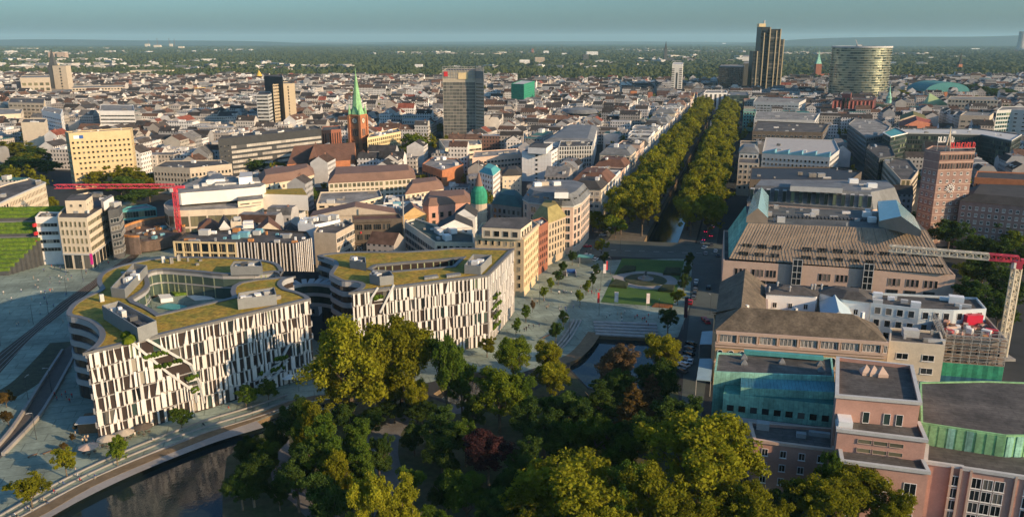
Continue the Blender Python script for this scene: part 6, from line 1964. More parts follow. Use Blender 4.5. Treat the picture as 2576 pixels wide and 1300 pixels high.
for z in (10.4, 7.4, 4.4, 1.6):
 c = q2_ + (q0_ - q2_) * .82 + nn * .15
 link('window', win_mesh(1.9, 2.5, 'p', WH, 'glass_dark'), fr_, (c.x - fr_.location.x, c.y - fr_.location.y, z), (0, 0, rzz))
b = MB()
for f_ in (.02, .72, .95):
 c = q2_ + (q0_ - q2_) * f_ + nn * .2; b.box((c.x, c.y, 6.9), (.5, .4, 13.6), math.atan2(d.y, d.x))
for f_ in (1.6, 10.3, 13.2, 22):
 c = q0_ + d * f_ + nn * .2; b.box((c.x, c.y, 6.9), (.45, .4, 13.6), math.atan2(d.y, d.x))
b.build('pilaster', PL, fr_)
for px, lb in (([(1760, 866), (1794, 866), (1800, 832), (1766, 834)], 'far pale blue glass canopy on the pavement beside the old ochre building'), ([(1752, 955), (1788, 958), (1794, 902), (1760, 902)], 'near pale blue glass canopy on the pavement beside the theatre')):
 q = ccw(g2(px, 5))
 c = Vector((sum(x[0] for x in q) / 4, sum(x[1] for x in q) / 4, 0)); cn = thing('glass_canopy', lb, 'canopy', c)
 b = MB(); b.prism(q, 4.9, 5.1, 0, True, True); b.build('roof_sheet', mat('canopy_glass', (.30, .42, .46), rough=.2, var=.06), cn)
 for x in q:
  b = MB(); b.beam((*x, 0), (*x, 4.9), .1); b.build('post', STEEL, cn)

# ================================================================== LEFT BACKGROUND LANDMARKS
sp_ = at(160, 240, 0)
r = thing('beige_tower', 'slim beige tower with dark spired side left in the distance', 'tower', (sp_.x, sp_.y, 0))
b = MB(); b.box((sp_.x + 4, sp_.y, 28), (26, 18, 57)); b.build('wall', BE, r)
b = MB(); b.box((sp_.x - 13, sp_.y + 2, 28), (12, 20, 58)); b.build('dark_side', DG, r)
b = MB(); b.lathe((sp_.x - 13, sp_.y + 2, 57), [(8.5, 0), (6, 8), (.3, 30)], 4, 0, .78); b.build('spire', DG, r)
for k in range(9):
 link('window', win_mesh(3, 3.2, 'd', BE, 'glass_dark'), r, (5, -9.05, 6 + k * 5.6), (0, 0, 0))
occ_poly(ring(sp_, 26), 3)
cp2 = at(171, 240, 0)
r = thing('clock_block', 'brown brick block with a round clock in front of the slim beige tower', 'tower', (cp2.x, cp2.y - 120, 0))
b = MB(); b.box((cp2.x - 8, cp2.y - 120, 16), (26, 16, 33)); b.build('wall', BRB, r)
b = MB(); b.lathe((0, 0, 0), [(5.2, 0), (5.2, .5)], 16); me = b.build('clock_face', CR, r); me.location = (-8, -8.4, 22); me.rotation_euler = (R(90), 0, 0)
me.data.transform(Matrix.Translation(Vector((r.location.x, r.location.y, 0))))
occ_poly(ring(Vector((cp2.x - 8, cp2.y - 120, 0)), 18), 2)
bld('station_building', 'very long low beige building with window rows right of the brown clock block', [(180, 222), (310, 219), (308, 214), (185, 216)], 24, BE, F(5, 6, 3, 2.2, 6, 1.4, 'd', BE, 'glass_dark'), rm=RG)
bld('station_building', 'long flat beige hall in front of the slim beige tower', [(20, 232), (300, 234), (310, 226), (30, 223)], 16, BE, None, rm=RG)
bld('office_building', 'beige block with big white signs left of the slim beige tower', [(50, 196), (125, 195), (124, 189), (55, 190)], 40, BE, F(8, 9, 6, 5, 6, 3, 'd', CR, 'glass_sand'), rm=RG)
BW = F(4.4, 3.9, 4.3, 1.7, 3, 1.2, 'b', WH, 'glass_dark')
bld('office_building', 'white banded office slab with a set back top floor left in the middle distance', [(250, 279), (338, 279), (336, 265), (253, 263)], 30, WH, BW, rm=RG, units=3)
bld('office_building', 'white office block with groups of small dark windows left of the white banded slab', [(104, 278), (152, 288), (158, 276), (112, 268)], 32, WHITEG, F(7, 4, 4.5, 1.3, 4, 2, 'd', WH, 'glass_dark'), rm=RG, units=3)
bld('office_building', 'tall cream block with blank front left of the yellow slab tower', [(52, 308), (112, 308), (118, 298), (58, 298)], 30, CR, None, rm=RT, units=3)
bld('office_building', 'white low block at the left edge with three dark dots of windows', [(-40, 290), (52, 286), (58, 274), (-30, 272)], 24, CR, F(14, 5, 2, 1.8, 6, 2, 'd', WH, 'glass_dark'), rm=RG, units=3)
bld('office_building', 'stepped cream office at the left edge behind the white low block', [(20, 258), (110, 260), (112, 248), (25, 246)], 30, BE, F(6, 4.5, 4.5, 2.2, 6, 2, 'b', CR, 'glass_dark'), rm=RT, units=3)
for px, lb in (([(278, 236), (365, 232), (364, 227), (280, 230)], 'long low yellow building in the left distance behind the station'), ([(489, 231), (572, 222), (570, 217), (489, 222)], 'yellow building with window row in the distance left of the twin towers')):
 bld('yellow_building', lb, px, 14, mat('far_yellow', (.68, .45, .10), var=.08), F(7, 7, 2.5, 4, 3, 2, 'd', YE, 'glass_dark'), rm=RG)
gp = at(652, 192, 0)
gp2 = at(652, 190, 22)
r = thing('golden_tower', 'small golden domed tower in the distance left of the twin towers', 'tower', (gp2.x, gp2.y, 0))
b = MB(); b.lathe((gp2.x, gp2.y, 0), [(4.5, 0), (4.5, 12), (7, 14), (7, 22), (4, 28), (.3, 34)], 10); b.build('dome', mat('gold_ochre', (.60, .40, .08), var=.1), r)

far_spec = [((778, 171), 70, 14, WHITEG, 'pair of long white buildings before the wood, left one'), ((830, 171), 60, 16, CR, 'pair of long cream buildings before the wood, right one'),
 ((1205, 140), 70, 16, WHITEG, 'white sheds behind the wood left of the centre'), ((1255, 140), 60, 18, CR, 'cream block behind the wood near the centre'),
 ((1340, 138), 16, 44, BR, 'red brown tower block behind the wood near the centre'), ((1374, 138), 36, 30, WHITEG, 'white towers behind the wood near the centre'), ((1420, 142), 30, 24, WHITEG, 'low white block right of the white towers behind the wood'),
 ((1490, 143), 70, 34, WHITEG, 'broad white slab before the green plain, right of the centre'), ((1474, 158), 26, 40, DG, 'dark and beige tower block in front of the broad white slab'), ((1320, 166), 40, 26, WH, 'white block above the green netted block'), ((1358, 164), 40, 34, BE, 'beige towers above the green netted block'),
 ((1745, 107), 10, 60, WHITEG, 'first slim white chimney tower near the horizon'), ((1775, 107), 16, 64, PL, 'second pale red chimney tower near the horizon'), ((1804, 107), 10, 62, WHITEG, 'third slim white chimney tower near the horizon'), ((1822, 109), 80, 20, WHITEG, 'white sheds at the foot of the chimney towers near the horizon'),
 ((1895, 110), 160, 20, WHITEG, 'white halls near the horizon left of the tallest tower'), ((2040, 108), 300, 18, WHITEG, 'long white halls near the horizon right of the tallest tower'), ((2150, 107), 240, 16, CR, 'long cream halls near the horizon behind the round glass tower'), ((2255, 101), 160, 16, WHITEG, 'white sheds near the horizon right of the round glass tower'), ((2330, 110), 300, 16, LG, 'grey sheds near the horizon right of the round glass tower'), ((2440, 108), 200, 16, WHITEG, 'white sheds near the horizon far right'),
 ((2345, 150), 36, 16, WHITEG, 'white gabled row in the trees at the right, left part'), ((2420, 147), 90, 16, WHITEG, 'white gabled row in the trees at the right, right part'), ((2455, 124), 90, 14, WHITEG, 'white hall in the trees far right'),
 ((370, 118), 60, 50, CR, 'pale factory block near the horizon at left'), ((395, 120), 80, 40, CR, 'second pale factory block near the horizon at left'), ((430, 118), 40, 50, CR, 'third pale factory block near the horizon at left'), ((455, 122), 60, 30, CR, 'fourth pale factory block near the horizon at left'), ((85, 108), 30, 50, PL, 'pale tower near the horizon at far left'), ((60, 124), 260, 18, CR, 'long pale halls near the horizon at far left'), ((250, 122), 240, 14, CR, 'long low pale halls near the horizon at left'), ((130, 150), 30, 40, PL, 'pink block behind the slim beige tower, left one'), ((155, 150), 44, 40, PL, 'pink block behind the slim beige tower, right one'), ((110, 172), 70, 18, YE, 'yellow house row left of the slim beige tower'), ((375, 190), 110, 16, CR, 'long cream roofs in the left distance'), ((205, 112), 12, 50, WHITEG, 'single white tower near the horizon at left')]
for (px, py), wd, hh, m, lb in far_spec:
 c = at(px, py + 2, 0)
 q = [(c.x - wd / 2, c.y), (c.x + wd / 2, c.y + wd * .06), (c.x + wd / 2 - 2, c.y + min(60, wd * .6 + 10)), (c.x - wd / 2 - 2, c.y + min(60, wd * .6 + 10))]
 r, p = bld('far_building', lb, None, hh, m, F(5, 5, 3, 2, 3, 2, 'd', LG, 'glass_dark') if hh > 23 and wd < 80 and c.y < 6000 else None, rm=RG, world=q)
def steeple(lb, px, py, wd, hw, ht_, mw, ms):
 c = at(px, py, 0)
 r = thing('church_tower', lb, 'church', (c.x, c.y, 0))
 b = MB(); b.box((c.x, c.y, hw / 2), (wd, wd, hw)); b.build('tower', mw, r)
 b = MB(); b.lathe((c.x, c.y, hw), [(wd * .68, 0), (wd * .3, (ht_ - hw) * .4), (.2, ht_ - hw)], 4, 0, math.pi / 4); b.build('spire', ms, r)
 b = MB(); b.prism([(c.x - wd * .5, c.y + wd * .5), (c.x + wd * 3, c.y + wd * .5), (c.x + wd * 3, c.y + wd * 1.8), (c.x - wd * .5, c.y + wd * 1.8)], 0, hw * .4, 0); b.build('nave', mw, r)
 occ_poly(ring(c, wd * 2), 2)
steeple('dark distant church tower left of the slim white tower', 1673, 160, 14, 62, 100, DG, RD)
steeple('red brick church with slim green spire between the tallest tower and the round glass tower', 2054, 204, 15, 44, 78, BR, COP)
steeple('small red brick church spire in the distance at the right', 2412, 182, 12, 26, 62, ORB, RD)
steeple('brick church tower in the middle distance right of the rotunda', 1592, 262, 11, 22, 30, ORB, RD)
steeple('second small brick church tower in the middle distance right of the rotunda', 1634, 262, 8, 20, 28, BR, RD)
ck = [(375, 70), (397, 90), (427, 90), (440, 80)]
for i, (px, z) in enumerate(ck):
 c = at(px, 119, 0); b = MB(); b.lathe((c.x, c.y, 0), [(5, 0), (3, z + 40)], 8)
 tag(b.build('chimney', RB), ['leftmost', 'second', 'tallest third', 'rightmost'][i] + ' slim dark chimney of the pale factory near the left horizon', 'chimney', 'factory chimneys at left')
c = at(2545, 86, 0) if False else Vector((9000 * 1250 / FPX, 8600, 0))
for i, dx_ in enumerate((-60, 0, 70)):
 b = MB(); b.lathe((c.x + dx_ * 2, c.y + 300, 0), [(42, 0), (30, 90), (34, 190 - i * 20)], 14)
 tag(b.build('cooling_tower', GR), ['left', 'middle', 'right'][i] + ' grey power station tower on the horizon at the far right', 'tower', 'power station towers')
def hills(x0, x1, y, hmax, seed):
 b = MB(); n = 60; r_ = random.Random(seed)
 top = []
 for i in range(n + 1):
  t = i / n
  e = math.sin(math.pi * t) ** .7
  top.append(hmax * e * (.75 + .3 * noise.noise(Vector((t * 4 + seed, 0, 0)))))
 for i in range(n):
  xa, xb = x0 + (x1 - x0) * i / n, x0 + (x1 - x0) * (i + 1) / n
  b.face([(xa, y - 1800, 0), (xb, y - 1800, 0), (xb, y, top[i + 1]), (xa, y, top[i])])
  b.face([(xb, y + 2500, 0), (xa, y + 2500, 0), (xa, y, top[i]), (xb, y, top[i + 1])])
 tag(b.build('hills', mat('hill_wood', (.02, .035, .02), var=.3, scale=.004)), None, kind='structure')
hills(4500, 17000, 17000, 270, 3)
hills(-15000, -4000, 18000, 150, 8)
hills(-6000, 9000, 24000, 80, 5)
# ================================================================== THE CITY BETWEEN: ROW HOUSES IN BLOCKS
def city_wall_mat():
 m = bpy.data.materials.new('city_wall'); m.use_nodes = True
 t = m.node_tree; b = t.nodes['Principled BSDF']
 N, L = t.nodes.new, t.links.new
 at_ = N('ShaderNodeAttribute'); at_.attribute_name = 'col'
 uv = N('ShaderNodeUVMap'); uv.uv_map = 'UVMap'
 sep = N('ShaderNodeSeparateXYZ'); L(uv.outputs[0], sep.inputs[0])
 def band(sock, period, lo, hi):
  d = N('ShaderNodeMath'); d.operation = 'DIVIDE'; d.inputs[1].default_value = period; L(sock, d.inputs[0])
  f = N('ShaderNodeMath'); f.operation = 'FRACT'; L(d.outputs[0], f.inputs[0])
  g = N('ShaderNodeMath'); g.operation = 'GREATER_THAN'; g.inputs[1].default_value = lo; L(f.outputs[0], g.inputs[0])
  h = N('ShaderNodeMath'); h.operation = 'LESS_THAN'; h.inputs[1].default_value = hi; L(f.outputs[0], h.inputs[0])
  k = N('ShaderNodeMath'); k.operation = 'MULTIPLY'; L(g.outputs[0], k.inputs[0]); L(h.outputs[0], k.inputs[1])
  return k
 a, c = band(sep.outputs[0], 2.7, .28, .72), band(sep.outputs[1], 3.4, .32, .80)
 k = N('ShaderNodeMath'); k.operation = 'MULTIPLY'; L(a.outputs[0], k.inputs[0]); L(c.outputs[0], k.inputs[1])
 geo = N('ShaderNodeNewGeometry'); n = N('ShaderNodeTexNoise'); n.inputs['Scale'].default_value = .25; L(geo.outputs['Position'], n.inputs['Vector'])
 mr = N('ShaderNodeMapRange'); mr.inputs[3].default_value = .72; mr.inputs[4].default_value = 1.2; L(n.outputs[0], mr.inputs[0])
 mul = N('ShaderNodeMixRGB'); mul.blend_type = 'MULTIPLY'; mul.inputs[0].default_value = 1; L(at_.outputs['Color'], mul.inputs[1]); L(mr.outputs[0], mul.inputs[2])
 mx = N('ShaderNodeMixRGB'); L(k.outputs[0], mx.inputs[0]); L(mul.outputs[0], mx.inputs[1]); mx.inputs[2].default_value = (.03, .034, .036, 1)
 L(mx.outputs[0], b.inputs['Base Color'])
 ro = N('ShaderNodeMapRange'); ro.inputs[3].default_value = .85; ro.inputs[4].default_value = .2; L(k.outputs[0], ro.inputs[0]); L(ro.outputs[0], b.inputs['Roughness'])
 return m
def attr_mat(name, sc_, lo, hi):
 m = bpy.data.materials.new(name); m.use_nodes = True
 t = m.node_tree; b = t.nodes['Principled BSDF']; b.inputs['Roughness'].default_value = .85; b.inputs['Specular IOR Level'].default_value = .2
 a = t.nodes.new('ShaderNodeAttribute'); a.attribute_name = 'col'
 g = t.nodes.new('ShaderNodeNewGeometry'); n = t.nodes.new('ShaderNodeTexNoise'); n.inputs['Scale'].default_value = sc_; n.inputs['Detail'].default_value = 4
 t.links.new(g.outputs['Position'], n.inputs['Vector'])
 r = t.nodes.new('ShaderNodeMapRange'); r.inputs[1].default_value = .3; r.inputs[2].default_value = .7; r.inputs[3].default_value = lo; r.inputs[4].default_value = hi
 t.links.new(n.outputs[0], r.inputs[0])
 x = t.nodes.new('ShaderNodeMixRGB'); x.blend_type = 'MULTIPLY'; x.inputs[0].default_value = 1
 t.links.new(a.outputs['Color'], x.inputs[1]); t.links.new(r.outputs[0], x.inputs[2]); t.links.new(x.outputs[0], b.inputs['Base Color'])
 return m
CWALL = city_wall_mat()
CROOF = attr_mat('city_roof', .35, .6, 1.35)

class HB:
 """mesh with UVs in metres and a colour per face"""
 def __init__(s):
  s.v = []; s.f = []; s.uv = []; s.c = []; s.mi = []
 def q(s, pts, uv, col, mi):
  k = len(s.v)
  s.v.extend(pts); s.f.append(list(range(k, k + len(pts)))); s.uv.extend(uv); s.c.append(col); s.mi.append(mi)
 def build(s, name, mats, parent=None, only=None):
  me = bpy.data.meshes.new(name)
  ox, oy = (parent.location.x, parent.location.y) if parent is not None else (0, 0)
  if only is None:
   f, c, mi = s.f, s.c, s.mi
   v, uv = s.v, s.uv
  else:
   v, f, c, mi, uv = [], [], [], [], []
   for i, fc in enumerate(s.f):
    if s.mi[i] != only:
     continue
    k = len(v); v.extend(s.v[a] for a in fc); uv.extend(s.uv[a] for a in fc); f.append(list(range(k, k + len(fc)))); c.append(s.c[i]); mi.append(0)
  me.from_pydata([(x - ox, y - oy, z) for x, y, z in v], [], f)
  for m in mats:
   me.materials.append(m)
  u = me.uv_layers.new(name='UVMap')
  u.data.foreach_set('uv', np.array(uv, np.float32).ravel())
  a = me.attributes.new('col', 'FLOAT_COLOR', 'FACE')
  a.data.foreach_set('color', np.array([(*x, 1) for x in c], np.float32).ravel())
  me.polygons.foreach_set('material_index', mi)
  return link(name, me, parent)

WALLC = [((.60, .555, .50), 'cream'), ((.70, .685, .66), 'white'), ((.64, .62, .59), 'off-white'), ((.42, .375, .33), 'beige'), ((.48, .425, .39), 'pinkish'), ((.54, .49, .41), 'pale yellow'), ((.34, .335, .33), 'grey'), ((.22, .12, .09), 'brick'), ((.50, .46, .41), 'pale stone')]
ROOFC = [((.05, .046, .046), 'dark slate'), ((.07, .058, .052), 'dark grey'), ((.115, .068, .048), 'brown'), ((.15, .085, .06), 'rusty brown'), ((.23, .07, .045), 'red'), ((.17, .165, .16), 'grey')]
FLATC = [((.26, .25, .24), 'pale grey'), ((.12, .115, .11), 'dark'), ((.40, .39, .37), 'whitish'), ((.18, .16, .14), 'gravel'), ((.055, .16, .14), 'teal')]

def row_house(hb, o, du, dv, wd, dp, h, r, flat=False):
 """footprint: o + du*[0,wd] (street side) + dv*[0,dp]"""
 wc, wn_ = r.choices(WALLC, (9, 9, 9, 6, 1.2, 1.2, 4, 1, 7))[0]
 k_ = r.uniform(.66, 1.1)
 wc = tuple(min(.85, x * k_) for x in wc)
 P = [o, o + du * wd, o + du * wd + dv * dp, o + dv * dp]
 P = [(p.x, p.y) for p in P]
 lens = (wd, dp, wd, dp)
 u0 = r.uniform(0, 40)
 for i in range(4):
  j = (i + 1) % 4
  a, b = P[i], P[j]
  hb.q([(*a, 0), (*b, 0), (*b, h), (*a, h)], [(u0, 0), (u0 + lens[i], 0), (u0 + lens[i], h), (u0, h)] if i % 2 == 0 or r.random() < .25 else [(0, 0)] * 4, wc, 0)
 if flat:
  rc, rn = r.choice(FLATC)
  hb.q([(*p, h) for p in P], [(0, 0)] * 4, rc, 1)
  if r.random() < .75:
   n = r.randint(1, 3)
   for _ in range(n):
    a, b = r.uniform(.1, .6), r.uniform(.1, .5)
    c = o + du * wd * a + dv * dp * b
    s1, s2, hh = wd * r.uniform(.12, .35), dp * r.uniform(.15, .4), r.uniform(1.2, 3.4)
    Q = [c, c + du * s1, c + du * s1 + dv * s2, c + dv * s2]; Q = [(p.x, p.y) for p in Q]
    cc = r.choice([(.5, .48, .45), (.7, .68, .64), wc, (.3, .3, .3)])
    for i in range(4):
     hb.q([(*Q[i], h), (*Q[(i + 1) % 4], h), (*Q[(i + 1) % 4], h + hh), (*Q[i], h + hh)], [(0, 0)] * 4, cc, 1)
    hb.q([(*p, h + hh) for p in Q], [(0, 0)] * 4, tuple(x * .7 for x in cc), 1)
  return wn_, rn + ' flat roof'
 rc, rn = r.choices(ROOFC, (10, 9, 5, 2.5, .8, 5))[0]
 k_ = r.uniform(.55, 1.15)
 rc = tuple(x * k_ for x in rc)
 rh = dp * r.uniform(.26, .42)
 m1 = ((P[0][0] + P[3][0]) / 2, (P[0][1] + P[3][1]) / 2); m2 = ((P[1][0] + P[2][0]) / 2, (P[1][1] + P[2][1]) / 2)
 Z = [(0, 0)] * 4
 if r.random() < .3:                                            # mansard
  i_ = .22
  lo_, hi_ = h, h + rh * .75
  A = [Vector(p) for p in P]
  I = [A[0] + dv * dp * i_, A[1] + dv * dp * i_, A[2] - dv * dp * i_, A[3] - dv * dp * i_]
  I = [(p.x, p.y) for p in I]
  hb.q([(*P[0], h), (*P[1], h), (*I[1], hi_), (*I[0], hi_)], Z, rc, 1); hb.q([(*P[2], h), (*P[3], h), (*I[3], hi_), (*I[2], hi_)], Z, rc, 1)
  hb.q([(*I[0], hi_), (*I[1], hi_), (*I[2], hi_), (*I[3], hi_)], Z, (.2, .19, .18), 1)
  hb.q([(*P[1], h), (*P[2], h), (*I[2], hi_), (*I[1], hi_)], Z, wc, 0); hb.q([(*P[3], h), (*P[0], h), (*I[0], hi_), (*I[3], hi_)], Z, wc, 0)
  kind = ' mansard roof'
  top = hi_
 else:
  hb.q([(*P[0], h), (*P[1], h), (*m2, h + rh), (*m1, h + rh)], Z, rc, 1); hb.q([(*P[2], h), (*P[3], h), (*m1, h + rh), (*m2, h + rh)], Z, rc, 1)
  hb.q([(*P[1], h), (*P[2], h), (*m2, h + rh)], Z[:3], wc, 0); hb.q([(*P[3], h), (*P[0], h), (*m1, h + rh)], Z[:3], wc, 0)
  kind = ' pitched roof'
  top = h + rh
 for _ in range(r.randint(0, 2)):                               # dormers and chimneys
  a = r.uniform(.1, .85); ch_ = r.random() < .5
  c = o + du * wd * a + dv * dp * (r.uniform(.35, .6) if ch_ else .12)
  s1, s2 = (.9, .9) if ch_ else (1.9, dp * .3)
  z0, z1 = (h, top + 1.1) if ch_ else (h, h + rh * .6)
  cc = (.30, .16, .11) if ch_ else (.6, .58, .54)
  Q = [c, c + du * s1, c + du * s1 + dv * s2, c + dv * s2]; Q = [(p.x, p.y) for p in Q]
  for i in range(4):
   hb.q([(*Q[i], z0), (*Q[(i + 1) % 4], z0), (*Q[(i + 1) % 4], z1), (*Q[i], z1)], [(0, 0)] * 4, cc, 1)
  hb.q([(*p, z1) for p in Q], [(0, 0)] * 4, rc, 1)
 return wn_, rn + kind

